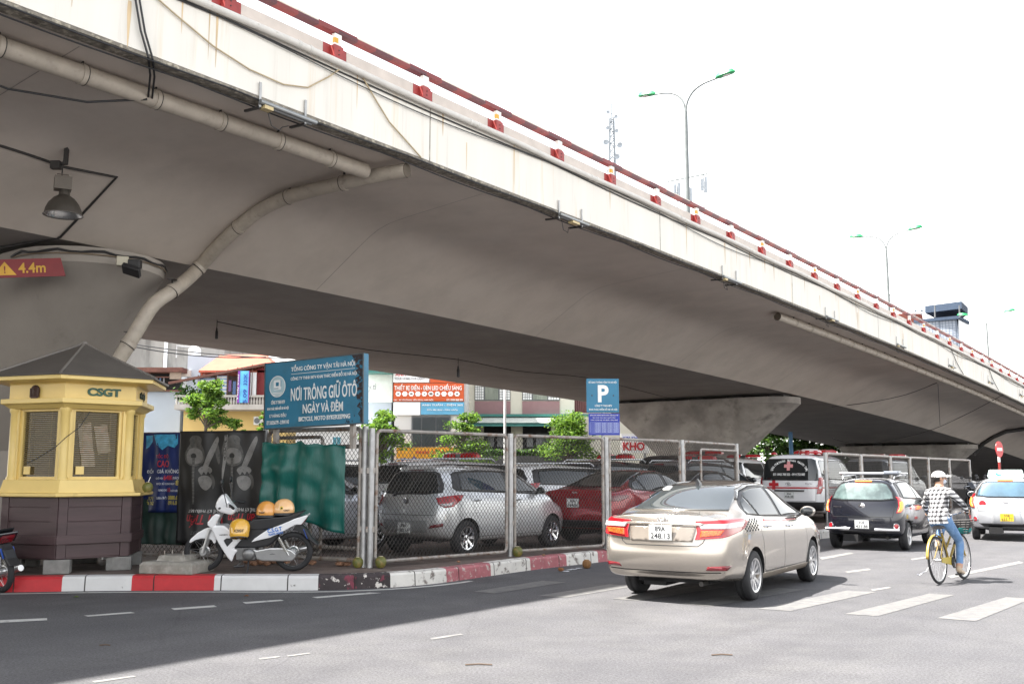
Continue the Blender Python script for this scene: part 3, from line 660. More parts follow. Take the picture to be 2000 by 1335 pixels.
def printed(cl, poly, m, name, off=.006):
    """flat print (pixel outline of the photo used only to take its measurements) laid onto a cloth"""
    bv = cloth_bvh(cl); bm = bmesh.new(); P0 = []
    mid = sum((v.co.y for v in cl.data.vertices))/len(cl.data.vertices)
    for x, y in poly:
        p = pt(x, y, mid); P0.append(bm.verts.new((p.x, p.z, 0)))
    bm.faces.new(P0); bmesh.ops.triangulate(bm, faces=bm.faces)
    for _ in range(5):
        e = [q for q in bm.edges if q.calc_length() > .07]
        if not e: break
        bmesh.ops.subdivide_edges(bm, edges=e, cuts=1); bmesh.ops.triangulate(bm, faces=bm.faces)
    for v in bm.verts:
        hit = bv.ray_cast(V(v.co.x, mid-2, v.co.y), V(0, 1, 0)); y = hit[0].y if hit[0] else mid
        v.co = V(v.co.x, y-off, v.co.y)
    me = bpy.data.meshes.new(name); bm.to_mesh(me); bm.free(); me.materials.append(m)
    for p in me.polygons: p.use_smooth = True
    o = bpy.data.objects.new(name, me); COL.objects.link(o); o.parent = cl; return o
def blob(P, n=4):
    P = [V(x, y, 0) for x, y in P]; k = len(P); out = []
    for i in range(k):
        p0, p1, p2, p3 = P[i-1], P[i], P[(i+1) % k], P[(i+2) % k]
        for j in range(n):
            t = j/n; q = .5*((2*p1)+(p2-p0)*t+(2*p0-5*p1+4*p2-p3)*t*t+(3*p1-p0-3*p2+p3)*t**3); out.append((q.x, q.y))
    return out
grey1 = mat('print_grey', (.17, .165, .16), .5, v=.25, sc=5); grey2 = mat('print_dark_grey', (.05, .048, .046), .5, v=.3, sc=6); red_ink = mat('print_red', (.33, .012, .02), .5)
grey3 = mat('print_mid_grey', (.065, .063, .06), .5, v=.4, sc=9, col2=(.02, .02, .02), amt=.6, sharp=.2); grey1b = mat('print_light_grey', (.135, .13, .125), .5, v=.3, sc=7, col2=(.05, .05, .05), amt=.66, sharp=.2)
for dx in (0, 81):                     # the same print twice: a guitar upside down, an arm, a face
    sh = lambda P: [(x+dx, y) for x, y in blob(P)]
    printed(banner, sh([(357, 897), (356, 885), (361, 874), (366, 866), (365, 857), (372, 850), (384, 850), (391, 857), (390, 866), (395, 875), (398, 887), (396, 899), (388, 907), (376, 910), (364, 906)]), grey3, 'guitar_print')
    printed(banner, sh([(361, 897), (360, 886), (366, 876), (378, 874), (390, 879), (394, 890), (391, 901), (377, 906), (366, 904)]), grey1b, 'guitar_print', .008)
    printed(banner, sh([(369, 887), (374, 884), (379, 887), (379, 892), (374, 895), (369, 892)]), blk, 'guitar_print', .010)
    printed(banner, [(x+dx, y) for x, y in [(371.5, 893), (377, 893), (376, 984), (372, 984)]], grey3, 'guitar_print', .012)
    for k in range(12): printed(banner, [(x+dx, y) for x, y in [(372, 900+7*k), (376.5, 900+7*k), (376.5, 901+7*k), (372, 901+7*k)]], grey1b, 'fret_print', .014)
    printed(banner, sh([(393, 914), (397, 902), (403, 888), (411, 872), (420, 856), (425, 852), (427, 860), (422, 874), (415, 890), (407, 905), (401, 916)]), grey1b, 'arm_print', .009)
    printed(banner, sh([(384, 917), (390, 911), (399, 909), (410, 913), (413, 919), (408, 924), (404, 920), (400, 926), (395, 921), (391, 927), (387, 923)]), grey1b, 'hand_print', .010)
    printed(banner, sh([(384, 934), (390, 929), (400, 928), (409, 932), (413, 941), (409, 951), (400, 957), (391, 952), (386, 944)]), grey1b, 'face_print')
    printed(banner, sh([(408, 925), (416, 930), (419, 944), (414, 955), (413, 940)]), grey2, 'hair_print')
    printed(banner, sh([(419, 874), (424, 864), (428, 878), (430, 897), (427, 906), (422, 894)]) if dx == 0 else sh([(360, 852), (364, 850), (362, 872), (355, 893), (352, 880)]), grey3, 'arm_print', .006)
printed(banner, [(440, 850), (447, 848), (444, 890), (437, 930), (433, 950), (434, 915)], grey1, 'fold_highlight')
def btext(cl, s, x, y, w, h, m, Y, bold=.02, flip=False, shear=0.):
    p = pt(x, y, Y); bv = cloth_bvh(cl); hit = bv.ray_cast(V(p.x, p.y-2, p.z), V(0, 1, 0))
    yy = min(q for q in ((hit[0].y if hit[0] else p.y),))-.02
    d = (Vector(cl.data.vertices[50].co)-Vector(cl.data.vertices[0].co)); d.z = 0
    M = frame(V(p.x, yy, p.z), d, (0, 0, 1))
    if flip: M = M @ Matrix.Rotation(PI, 4, 'Z')
    k = Y/FPX; o = ftext(s, cl, M, w*k, h*k, m, bold, ext=.001, shear=shear); DRAPE[o.name] = bv
pg = mat('print_pale', (.42, .41, .40), .6)
btext(banner, 'VỪA THẾ KỶ PHIÊU BẠT', 407, 998, 84, 10, pg, 15.7, flip=True); btext(banner, 'VỪA THẾ KỶ PHIÊU', 489, 996, 62, 10, pg, 15.6, flip=True)
btext(banner, 'Văn Tiến', 400, 1017, 80, 25, red_ink, 15.7, .035, True, .3); btext(banner, 'Văn Tiến', 478, 1014, 64, 24, red_ink, 15.6, .035, True, .3)
btext(banner, 'CONCERT', 392, 1040, 44, 7, mat('print_dim', (.10, .10, .10), .6), 15.7, flip=True)
redt = mat('print_bright_red', (.45, .03, .05), .5); yelt = mat('print_yellow', (.50, .42, .08), .5); wht = mat('print_white', (.52, .54, .60), .5)
for s_, x, y, w_, h_, m_ in (('TỐC ĐỘ', 317, 890, 27, 11, redt), ('CAO', 319, 905, 25, 13, redt), ('ĐỔI', 291, 919, 15, 9, wht), ('GIÁ KHÔNG', 330, 919, 48, 9, wht), ('CHỈ VỚI', 311, 933, 14, 5, wht), ('648K', 330, 932, 20, 9, redt), ('KHÁCH', 347, 932, 14, 6, wht), ('ĐƯỢC SỬ DỤNG NGAY', 325, 944, 40, 6, wht), ('8', 350, 942, 7, 10, yelt), ('DỤNG CHO', 318, 957, 17, 5, wht), ('10', 331, 956, 6, 8, redt), ('KHÁCH HÀNG', 344, 957, 18, 5, wht), ('Liên hệ:', 316, 972, 21, 7, wht), ('0888.61', 341, 971, 24, 8, yelt), ('0916.00', 341, 981, 23, 8, yelt), ('.171', 291, 973, 14, 7, yelt), ('06 262', 291, 982, 17, 7, yelt)):
    btext(banner2, s_, x, y, w_, h_, m_, 15.95)
printed(banner2, [(283, 850), (298, 850), (297, 862), (290, 872), (283, 876)], mat('print_cyan', (.05, .32, .55), .5, v=.4, sc=12), 'wave_print')
printed(banner2, [(300, 848), (352, 848), (352, 866), (344, 874), (330, 870), (318, 878), (306, 868)], mat('print_cyan', (.05, .32, .55), .5), 'wave_print')
# ------------------------------------------------------------------ concrete footing, rubble, coconuts, litter
fp = gp(330, 1121, KZ)
foot = thing('concrete_footing', 'broken stepped concrete footing block with bolts beside the motorbike front wheel', 'footing', (fp.x, fp.y+.32, KZ), R(-12))
cf = mat('old_concrete', (.26, .245, .215), .9, v=.2, sc=6, bump=.6, bs=25, col2=(.36, .34, .31), amt=.6)
b = MB().mat(cf); b.loft([[V(x, y, z) for x, y in ((-w_, -d_), (w_, -d_), (w_, d_), (-w_, d_))] for w_, d_, z in ((.40, .30, 0), (.40, .30, .13), (.36, .27, .16), (.22, .17, .165), (.20, .16, .23), (.17, .14, .24))], smooth=False)
o = b.build('block', foot, bevel=.012); b = MB().mat(rusty)
for x, y in ((-.14, -.1), (.14, -.1), (-.14, .1), (.14, .1)): b.tube([(x, y, .23), (x, y, .30)], .009, 6)
b.build('anchor_bolt', foot)
def stone(x, y, r, m, nm='broken_brick', label='', cat='rubble', grp=None, z=KZ):
    p = gp(x, y, z); b = MB().mat(m); s_ = int(x*7)
    nu, nv = 9, 6; vs = []
    for i in range(nv+1):
        for j in range(nu):
            a = -PI/2+PI*i/nv; q = V(math.cos(a)*math.cos(2*PI*j/nu)*1.2, math.cos(a)*math.sin(2*PI*j/nu), math.sin(a)*.75)
            q *= r*(1+.45*noise.noise(q*1.3+V(s_, 0, 0))); vs.append(q+V(0, 0, r*.7))
    b.add(vs, [(i*nu+j, i*nu+(j+1) % nu, (i+1)*nu+(j+1) % nu, (i+1)*nu+j) for i in range(nv) for j in range(nu)], False)
    o = b.build(nm); o.location = (p.x, p.y+r, z); return tag(o, label, cat, grp)
br = mat('brick_rubble', (.26, .14, .085), .9, v=.35, sc=10, bump=.5)
for x, y, r in ((493, 1104, .05), (506, 1103, .06), (519, 1104, .045), (531, 1101, .06), (545, 1103, .05), (556, 1102, .06), (600, 1097, .06), (608, 1103, .05), (614, 1093, .045), (482, 1100, .05)): stone(x, y, r, br, label='rough brown brick lump on the pavement beneath the white motorbike', grp='brick lumps beneath the motorbike')
stone(664, 1105, .065, br, label='larger of two dark brick lumps below the gate'); stone(678, 1105, .05, br, label='smaller of two dark brick lumps below the gate')
coconut(gp(742, 1109, KZ)+V(0, .08, 0), .085, 'green coconut at the foot of the post left of the silver hatchback')
coconut(gp(697, 1109, KZ)+V(0, .08, 0), .08, 'brownish green coconut just left of the gate post')
coconut(gp(1011, 1087, KZ)+V(0, .08, 0), .085, 'small yellow green coconut by the second fence post')
q = coconut(gp(1146, 1109, 0)+V(0, .0, 0), .075, 'brown coconut husk lying in the gutter by the kerb', husk=True)
stone(1096, 1115, .04, mat('dead_leaf', (.22, .09, .03), .8), 'litter_lump', 'crumpled brown scrap in the gutter near the brown husk', 'litter', z=.0)
stone(895, 1098, .022, br, label='tiny brick chip on the pavement under the first fence bay'); stone(1062, 1085, .022, br, label='tiny brick chip on the pavement under the second fence bay')
lit = mat('plastic_litter', (.58, .60, .64), .5, v=.3, sc=20)
for i, (x, y) in enumerate(((1112, 1113), (1120, 1112), (1106, 1116), (1130, 1110))): 
    o = stone(x, y, .028, lit, 'plastic_scrap', 'pale plastic scrap in the gutter by the worn kerb', 'litter', 'pale plastic scraps in the gutter', z=.0); o.scale = (1.6, 1, .4)
for x, y, lb_ in ((148, 1166, 'small green leaf on the dark road below the white kerb block'), (481, 1164, 'small brown leaf on the road edge line')):
    p = gp(x, y, .005); b = MB().mat(mat('leaf_green', (.10, .18, .02), .6) if x < 200 else mat('dead_leaf', (.22, .09, .03), .8)); b.add([V(-.04, 0, .004), V(0, -.02, .018), V(.045, .0, .006), V(0, .025, .02)], [(0, 1, 2, 3)]); o = b.build('fallen_leaf'); o.location = p; tag(o, lb_, 'leaf')
# ------------------------------------------------------------------ vehicles
def paint(name, col, metal=.45, rough=.32, v=.03):
    return mat(name, col, rough, metal, v=v, sc=2, coat=1.)
lamp_red = mat('lamp_red', (.33, .008, .014), .08, coat=1., v=.12, sc=14); lamp_dark = mat('lamp_dark_red', (.16, .006, .012), .1, coat=1.); lamp_clear = mat('lamp_clear', (.46, .41, .41), .12, .3, coat=1.)
lamp_lit = mat('lit_lamp', (1., .16, .02), .3, emit=.75, v=.5, sc=45); lamp_amber = mat('lit_amber', (1., .30, .03), .3, emit=1.6, v=.35, sc=30); plate_m = mat('number_plate', (.66, .67, .66), .4); plate_y = mat('taxi_plate', (.72, .50, .02), .4); gap_m = mat('panel_gap', (.012, .012, .012), .7)
well = mat('wheel_well', (.012, .012, .013), .9); glassm = mat('car_glass', (.016, .019, .02), .03, spec=.75, v=.1); glass_sky = mat('rear_glass', (.035, .042, .045), .02, spec=1., v=.2, sc=1.5, coat=1.)
rimm = mat('alloy_rim', (.55, .55, .56), .28, .85, v=.06); rim_dark = mat('rim_shadow', (.03, .03, .03), .6); trim = mat('black_trim', (.016, .016, .018), .38); plate_ink = mat('plate_ink', (.02, .02, .025), .5)
def interp(tab, x):
    if x <= tab[0][0]: return tab[0][1]
    for (a, p), (c, q) in zip(tab, tab[1:]):
        if x <= c: return p+(q-p)*(x-a)/(c-a)
    return tab[-1][1]
class Car:
    """body grown from cross sections and smoothed; details are laid on its skin. +x forward, +y left, z up from the road"""
    def __init__(s, sp, root, paint_m):
        s.sp = sp; s.root = root; s.pm = paint_m; s.cut = []
        L_, rows = sp['st'], []
        rings = []
        for x in sp['st']:
            top = interp(sp['top'], x); belt = min(interp(sp['belt'], x), top-.05); hw = interp(sp['hw'], x); zb = interp(sp['zb'], x)
            c = max(0, min(1, (top-belt-.06)/.28)); rw = sp['roofw']*hw
            P = [(.9*hw, zb), (.965*hw, zb+.07), (.995*hw, zb+.24), (hw, .5*(zb+belt)+.08), (.985*hw, belt-.07),
                 (.945*hw, belt if c > .5 else top-.055), (.80*hw+(rw-.80*hw)*c, top-.02-.06*c), (.46*hw, top-.006-.008*c)]
            rings.append([(x, y, z) for y, z in P]+[(x, 0, top)])
        for e in (0, -1):
            prof = sp['rear'] if e == 0 else sp['front']          # (x, y factor, z) of the end face, row by row
            hw = interp(sp['hw'], sp['st'][e]); base = rings[e]
            rings[e] = [(prof[i][0], prof[i][1]*hw, prof[i][2]) for i in range(8)]+[(prof[8][0], 0, prof[8][2])]
        full = []
        for r in rings:
            x0, y0, z0 = r[0]
            full.append([(x0, 0, z0), (x0, y0*.5, z0)]+list(r)+[(x, -y, z) for x, y, z in reversed(r[:8])]+[(x0, -y0*.5, z0)])
        n = len(full[0]); verts = [p for r in full for p in r]; k = len(full)
        faces = [(i*n+j, i*n+(j+1) % n, (i+1)*n+(j+1) % n, (i+1)*n+j) for i in range(k-1) for j in range(n)]
        Ri = lambda i: 2+i; Li = lambda i: 2+8+(8-i)              # ring index of row i, right / left
        for e, bulge in ((0, sp['bulge'][0]), (k-1, sp['bulge'][1])):
            o = e*n; grid = [[o+Li(0), o+n-1, o, o+1, o+Ri(0)]]
            for i in range(1, 6):
                x, y, z = full[e][Ri(i)]; sx = -1 if e == 0 else 1; row = [o+Li(i)]
                for f, bb in ((-.55, .78), (0, 1), (.55, .78)):
                    row.append(len(verts)); verts.append((x+sx*bulge*bb, y*f, z))
                grid.append(row+[o+Ri(i)])
            grid.append([o+Li(6), o+Li(7), o+Ri(8), o+Ri(7), o+Ri(6)])
            for a, c in zip(grid, grid[1:]):
                for j in range(4): faces.append((a[j], a[j+1], c[j+1], c[j]))
        me = bpy.data.meshes.new('body'); me.from_pydata(verts, [], faces)
        bm = bmesh.new(); bm.from_mesh(me); bmesh.ops.recalc_face_normals(bm, faces=bm.faces); bm.to_mesh(me); bm.free()
        me.materials.append(paint_m); me.materials.append(well)
        o = bpy.data.objects.new('body', me); COL.objects.link(o)
        ss = o.modifiers.new('s', 'SUBSURF'); ss.levels = ss.render_levels = 3
        cb = MB().mat(paint_m).mat(well); r = sp['arch']
        for ax in sp['axles']:
            for sy in (-1, 1):
                hw = interp(sp['hw'], ax); M = Matrix.Translation((ax, sy*(hw+.1), sp['wr'])) @ Matrix.Rotation(PI/2*sy, 4, 'X')
                vs = [(r, 0), (r, .1+hw*.42)]
                n_ = 40; ring0 = [M @ V(r*math.cos(2*PI*j/n_), r*math.sin(2*PI*j/n_), 0) for j in range(n_)]; ring1 = [M @ V(r*math.cos(2*PI*j/n_), r*math.sin(2*PI*j/n_), .1+hw*.40) for j in range(n_)]
                cb.loft([ring0, ring1], smooth=False)
        co = cb.build('cutter'); bo = o.modifiers.new('b', 'BOOLEAN'); bo.operation = 'DIFFERENCE'; bo.object = co; bo.solver = 'EXACT'
        dg = bpy.context.evaluated_depsgraph_get(); ev = o.evaluated_get(dg); m2 = bpy.data.meshes.new_from_object(ev)
        ss2 = o.modifiers.remove(bo); dg = bpy.context.evaluated_depsgraph_get(); m3 = bpy.data.meshes.new_from_object(o.evaluated_get(dg))
        s.bv = BVHTree.FromPolygons([v.co[:] for v in m3.vertices], [p.vertices[:] for p in m3.polygons])
        bpy.data.objects.remove(o); bpy.data.objects.remove(co)
        if len(m2.polygons) < 500: m2 = m3
        for p in m2.polygons: p.use_smooth = True
        m2.set_sharp_from_angle(angle=R(38))
        s.body = bpy.data.objects.new('body', m2); COL.objects.link(s.body); s.body.parent = root
    def proj(s, kind, p, sg=1):
        a, c = p
        if kind == 'side': o, d = V(a, sg*3, c), V(0, -sg, 0)
        elif kind == 'rear': o, d = V(-6, a, c), V(1, 0, 0)
        elif kind == 'front': o, d = V(6, a, c), V(-1, 0, 0)
        elif kind == 'top': o, d = V(a, c, 4), V(0, 0, -1)
        else:                                                        # oblique from behind: kind is the angle off straight astern
            an = R(kind); d = V(math.cos(an), -sg*math.sin(an), 0); s_ = V(math.sin(an), sg*math.cos(an), 0)
            o = V(s.sp['rear'][3][0]+.05, 0, 0) + s_*a + V(0, 0, c) - d*6
        h = s.bv.ray_cast(o, d)
        if h[0] is None:
            h = s.bv.find_nearest(o+d*5)
        return h[0], h[1]
    def patch(s, poly, kind, m, name, sg=1, off=.004, parent=None, res=None, thick=0.):
        if name.endswith('glass'): off += .004; res = .035
        res = res or (.03 if 'rear_window' in name else .016 if 'lamp' in name or 'lens' in name or 'light' in name else .055)
        bm = bmesh.new(); vs = [bm.verts.new((p[0], p[1], 0)) for p in poly]
        bm.faces.new(vs); bmesh.ops.triangulate(bm, faces=bm.faces)
        for _ in range(6):
            e = [q for q in bm.edges if q.calc_length() > res]
            if not e: break
            bmesh.ops.subdivide_edges(bm, edges=e, cuts=1); bmesh.ops.triangulate(bm, faces=bm.faces)
        for v in bm.verts:
            c, nn = s.proj(kind, (v.co.x, v.co.y), sg); v.co = c+nn*off
        bmesh.ops.recalc_face_normals(bm, faces=bm.faces)
        me = bpy.data.meshes.new(name); bm.to_mesh(me); bm.free(); me.materials.append(m)
        for p in me.polygons: p.use_smooth = True
        o = bpy.data.objects.new(name, me); COL.objects.link(o); o.parent = parent or s.root
        sd_ = o.modifiers.new('thickness', 'SOLIDIFY'); sd_.thickness = off+.004+thick; sd_.offset = 0 if thick else -1
        return o
    def both(s, poly, kind, m, name, off=.004, thick=0., parent=None): return [s.patch(poly, kind, m, name, sg, off, parent, thick=thick) for sg in (-1, 1)]
    def lines(s, items, m=None, name='panel_gaps', w=.006, off=.0012, parent=None):
        b = MB().mat(m or gap_m)
        for it in items:
            pts, kind, sg = it[:3]; ww = it[3] if len(it) > 3 else w
            Q = []
            for a, c in zip(pts, pts[1:]):
                k = max(1, int(math.dist(a, c)/.04)); Q += [(a[0]+(c[0]-a[0])*i/k, a[1]+(c[1]-a[1])*i/k) for i in range(k)]
            Q.append(pts[-1]); rows_ = []
            for i, q in enumerate(Q):
                t = (Q[min(i+1, len(Q)-1)][0]-Q[max(i-1, 0)][0], Q[min(i+1, len(Q)-1)][1]-Q[max(i-1, 0)][1]); l = math.hypot(*t) or 1; nx, ny = -t[1]/l*ww/2, t[0]/l*ww/2
                r_ = []
                for k in (-1, 1):
                    c, nn = s.proj(kind, (q[0]+k*nx, q[1]+k*ny), sg); r_.append(c+nn*off)
                rows_.append(r_)
            b.loft(rows_, closed=False, caps=False)
        return b.build(name, parent or s.body)
    def surf_frame(s, kind, p, up=(0, 0, 1), off=.006, sg=1):
        c, nn = s.proj(kind, p, sg); upv = Vector(up); rt = upv.cross(nn)
        return frame(c+nn*off, rt, upv)
    def plate(s, kind, p, w, h, l1, l2, m=plate_m, off=.012):
        M = s.surf_frame(kind, p, off=off); b = MB().mat(m); b.M = M; b.box((0, 0, 0), (w, h, .008)); b.mat(plate_ink)
        for sy in (-1, 1): b.box((0, sy*(h/2-.006), .0035), (w-.008, .003, .003)); 
        for sx in (-1, 1): b.box((sx*(w/2-.006), 0, .0035), (.003, h-.008, .003))
        o = b.build('number_plate', s.root)
        if l2: ftext(l1, o, M @ Matrix.Translation((0, h*.235, .005)), w*.46, h*.33, plate_ink, .012); ftext(l2, o, M @ Matrix.Translation((0, -h*.22, .005)), w*.84, h*.36, plate_ink, .012)
        else: ftext(l1, o, M @ Matrix.Translation((0, 0, .005)), w*.84, h*.6, plate_ink, .0)
        return o
    def wheels(s, r, rim_r, w, spokes=8, m=None, dark=False, steer=0.):
        for ax in s.sp['axles']:
            for sy in (-1, 1):
                hw = interp(s.sp['hw'], ax)
                M = Matrix.Translation((ax, sy*(hw-.012-w/2), r)) @ Matrix.Rotation(-PI/2*sy, 4, 'X')
                if steer and ax > 0: M = Matrix.Translation((ax, sy*(hw-.012-w/2), r)) @ Matrix.Rotation(R(steer), 4, 'Z') @ Matrix.Rotation(-PI/2*sy, 4, 'X')
                wh = bpy.data.objects.new('wheel', None); COL.objects.link(wh); wh.parent = s.root; wh.matrix_local = M; wh.empty_display_size = .1
                b = MB().mat(rubber); h = w/2
                b.lathe([(rim_r-.01, -h*.9), (rim_r+.005, -h), (rim_r+.03, -h), (r-.035, -h*.98), (r-.012, -h*.85), (r, -h*.5), (r, -h*.14), (r-.008, -h*.12), (r-.008, -h*.06), (r, -h*.04), (r, h*.04), (r-.008, h*.06), (r-.008, h*.12), (r, h*.14), (r, h*.5), (r-.012, h*.85), (r-.035, h*.98), (rim_r+.03, h), (rim_r+.005, h), (rim_r-.01, h*.9)], 36); b.build('tyre', wh, sharp=50)
                b = MB().mat(m or rimm); b.lathe([(rim_r+.008, h*.95), (rim_r+.004, h*1.0), (rim_r-.018, h*.93), (rim_r-.026, h*.4), (rim_r-.026, -h*.5)], 36)
                b.mat(rim_dark); b.lathe([(0, -h*.1), (rim_r-.02, -h*.1)], 24); b.mat(dark_metal); b.lathe([(0, h*.12), (.12, h*.12), (.12, -h*.05)], 20)
                b.mat(m or rimm)
                for k in range(spokes):
                    a = 2*PI*k/spokes
                    for da in ((-.09, .09) if spokes < 8 else (0,)):
                        c0, s0 = math.cos(a+da*.4), math.sin(a+da*.4); c1, s1 = math.cos(a+da*1.6), math.sin(a+da*1.6); wd0, wd1 = (.018, .022) if spokes >= 8 else (.013, .017)
                        p0 = V(.03*c0, .03*s0, h*.62); p1 = V((rim_r-.015)*c1, (rim_r-.015)*s1, h*.84)
                        t = (p1-p0); t.z = 0; t.normalize(); q = V(-t.y, t.x, 0)
                        b.add([p0-q*wd0, p0+q*wd0, p1+q*wd1, p1-q*wd1, p0-q*wd0*1.2-V(0, 0, .03), p0+q*wd0*1.2-V(0, 0, .03), p1+q*wd1*1.3-V(0, 0, .03), p1-q*wd1*1.3-V(0, 0, .03)], [(0, 1, 2, 3), (0, 4, 5, 1), (1, 5, 6, 2), (2, 6, 7, 3), (3, 7, 4, 0)])
                b.lathe([(0, h*.72), (.035, h*.71), (.05, h*.64), (.052, h*.3)], 18); b.build('rim', wh, sharp=35)
    def underbody(s):
        sp = s.sp; b = MB().mat(well); a, c = sp['axles']; hw = interp(sp['hw'], 0)
        b.box(((a+c)/2, 0, .30), (sp['st'][-1]-sp['st'][0]-.5, hw*1.1, .14)); b.tube([(a, -hw*.8, sp['wr']), (a, hw*.8, sp['wr'])], .05, 8); b.box((a-.35, .25, .25), (.5, .3, .14))
        b.mat(dark_metal); b.tube([(a-.2, -hw*.5, .24), (sp['st'][0]+.12, -hw*.5, .24)], .03, 8)
        b.build('underbody', s.root)
    def mirror(s, x, z, m, out=.09):
        for sg in (-1, 1):
            c, nn = s.proj('side', (x, z), sg); b = MB().mat(trim); b.bar(c-nn*.03, c+V(0, sg*out*.7, .03), .05, .03); b.mat(m)
            M = Matrix.Rotation(R(-12*sg), 3, 'Z'); b.ell(c+V(-.02, sg*(out+.045), .055), (.055, .105, .075), M, 16, 10); o = b.build('wing_mirror', s.root)
            b = MB().mat(glassm); b.ell(c+V(-.06, sg*(out+.045), .055), (.02, .088, .06), M, 14, 8); b.build('mirror_glass', o)
    def handles(s, pts, m):
        for x, z in pts:
            for sg in (-1, 1):
                c, nn = s.proj('side', (x, z), sg); b = MB().mat(m)
                b.tube([c+V(-.095, 0, 0)-nn*.005, c+V(-.08, 0, .002)+nn*.022, c+nn*.03+V(0, 0, .004), c+V(.08, 0, .002)+nn*.022, c+V(.095, 0, 0)-nn*.005], [.014, .016, .017, .016, .012], 8); b.mat(gap_m); b.ell(c+nn*.002+V(-.01, 0, 0), (.055, .006, .022)); b.build('door_handle', s.root)
def place(o, loc, head, z=0.): o.location = (loc[0], loc[1], z); o.rotation_euler = (0, 0, R(90-head))   # heading measured from straight away from the camera, to the right
# ---- sedan
def sedan_spec(L_=4.41, hw=.86, H=1.475, wr=.305, tz=1.055):
    k = L_/4.41; e = H/1.475
    f = lambda T: [(x*k, z*e) for x, z in T]
    return dict(top=f([(-2.2, .99), (-2.1, tz), (-1.8, tz+.022), (-1.64, tz+.05), (-1.46, 1.19), (-1.24, 1.31), (-1.0, 1.402), (-.6, 1.46), (-.12, 1.475), (.25, 1.455), (.55, 1.385), (.9, 1.20), (1.25, 1.01), (1.5, .955), (1.85, .86), (2.1, .73), (2.2, .6)]),
        belt=f([(-2.2, .95), (-1.4, 1.02), (-.6, .985), (1.1, .93), (1.6, .86), (2.2, .6)]), hw=[(-2.2*k, hw*.90), (-2.0*k, hw*.965), (-1.6*k, hw*.99), (-.8*k, hw), (1.0*k, hw*.995), (1.6*k, hw*.97), (2.0*k, hw*.90), (2.2*k, hw*.74)],
        zb=[(-2.2, .31), (-1.7, .25), (-1., .20), (1., .20), (2.2, .22)], roofw=.665,
        st=[x*k for x in (-2.12, -2.07, -1.95, -1.8, -1.64, -1.48, -1.26, -1.0, -.6, -.1, .3, .65, .95, 1.2, 1.32, 1.55, 1.85, 2.04, 2.13)],
        rear=[(-2.06*k, .86, .33), (-2.125*k, .93, .40), (-2.15*k, .955, .55), (-2.14*k, .95, .70*e), (-2.095*k, .93, .86*e), (-2.07*k, .89, (tz-.075)*e), (-2.085*k, .74, (tz-.012)*e), (-2.10*k, .44, (tz+.008)*e), (-2.105*k, 0, (tz+.014)*e)],
        front=[(2.05*k, .80, .24), (2.12*k, .86, .28), (2.15*k, .88, .42), (2.15*k, .88, .52), (2.12*k, .85, .60*e), (2.08*k, .80, .66*e), (2.07*k, .66, .70*e), (2.09*k, .4, .725*e), (2.10*k, 0, .735*e)],
        bulge=(.075, .10), axles=(-1.235*k, 1.315*k), wr=wr, arch=wr+.045)
def sedan(root, pm, sp, detail):
    c = Car(sp, root, pm); return c
sp = sedan_spec()
# ---- the beige saloon taxi in the road
def sedan_body(label, col, lamp_kind='vios', plates=('89A', '248.13'), spec=None, taxi_marks=False, name='saloon_car', dark_roof=False):
    sp = spec or sedan_spec(); root = thing(name, label, 'car'); c = Car(sp, root, col); k = sp['k'] if 'k' in sp else 1.
    X = lambda P: [(x*k, z) for x, z in P]
    c.patch([(-.64, 1.10), (.64, 1.10), (.605, 1.17), (.525, 1.335), (.47, 1.385), (.2, 1.398), (-.2, 1.398), (-.47, 1.385), (-.525, 1.335), (-.605, 1.17)], 'rear', glass_sky if taxi_marks else glassm, 'rear_window', off=.004)
    c.patch(X([(.56, -.50), (1.10, -.64), (1.18, -.3), (1.19, 0), (1.18, .3), (1.10, .64), (.56, .50), (.53, 0)]), 'top', glassm, 'windscreen')
    c.both(X([(1.02, .965), (.985, 1.0), (.48, 1.325), (.34, 1.372), (-.1, 1.396), (-.55, 1.385), (-.92, 1.33), (-1.14, 1.24), (-1.40, 1.095), (-1.40, 1.05), (-.7, 1.005), (.2, .972)]), 'side', trim, 'side_window', .003)
    c.both(X([(.86, .995), (.43, 1.305), (.32, 1.348), (.02, 1.368), (-.02, .995)]), 'side', glassm, 'front_door_glass', .006)
    c.both(X([(-.10, .998), (-.08, 1.37), (-.55, 1.358), (-.84, 1.318), (-.96, 1.268), (-.90, 1.022)]), 'side', glassm, 'rear_door_glass', .006)
    c.both(X([(-.95, 1.028), (-1.00, 1.25), (-1.14, 1.20), (-1.33, 1.085), (-1.31, 1.055)]), 'side', glassm, 'quarter_glass', .006)
    gaps = [([(-1.02, .985), (-.99, .88), (-.92, .70), (-.87, .36)], 'side'), ([(-.045, .97), (-.06, .6), (-.05, .32)], 'side'), ([(.93, .95), (1.0, .6), (.93, .32)], 'side'), ([(-.87, .36), (-.78, .32), (.93, .32)], 'side')]
    c.lines([(X(p), q, sg) for p, q in gaps for sg in (-1, 1)])
    c.handles([(-.72*k, .885), (.20*k, .855)], chrome); c.mirror(.88*k, .97, col)
    c.wheels(sp['wr'], .205, .185, 10); c.underbody()
    c.both(X([(-1.15, .305), (1.2, .305), (1.2, .235), (-1.15, .235)]), 'side', mat('sill_dark', (.25, .21, .17), .4, .4) if taxi_marks else trim, 'sill', .002)
    return root, c
champ = paint('champagne_paint', (.42, .38, .335), .75, .22)
taxi, c = sedan_body('champagne beige saloon taxi with a chequered rear flank driving on the road', champ, taxi_marks=True, name='saloon_taxi')
c.patch([(-.97, -.43), (-.3, -.47), (.30, -.47), (.33, 0), (.30, .47), (-.3, .47), (-.97, .43), (-1.03, 0)], 'top', mat('roof_film', (.05, .045, .042), .12, coat=1., v=.05), 'roof_film', off=.003)
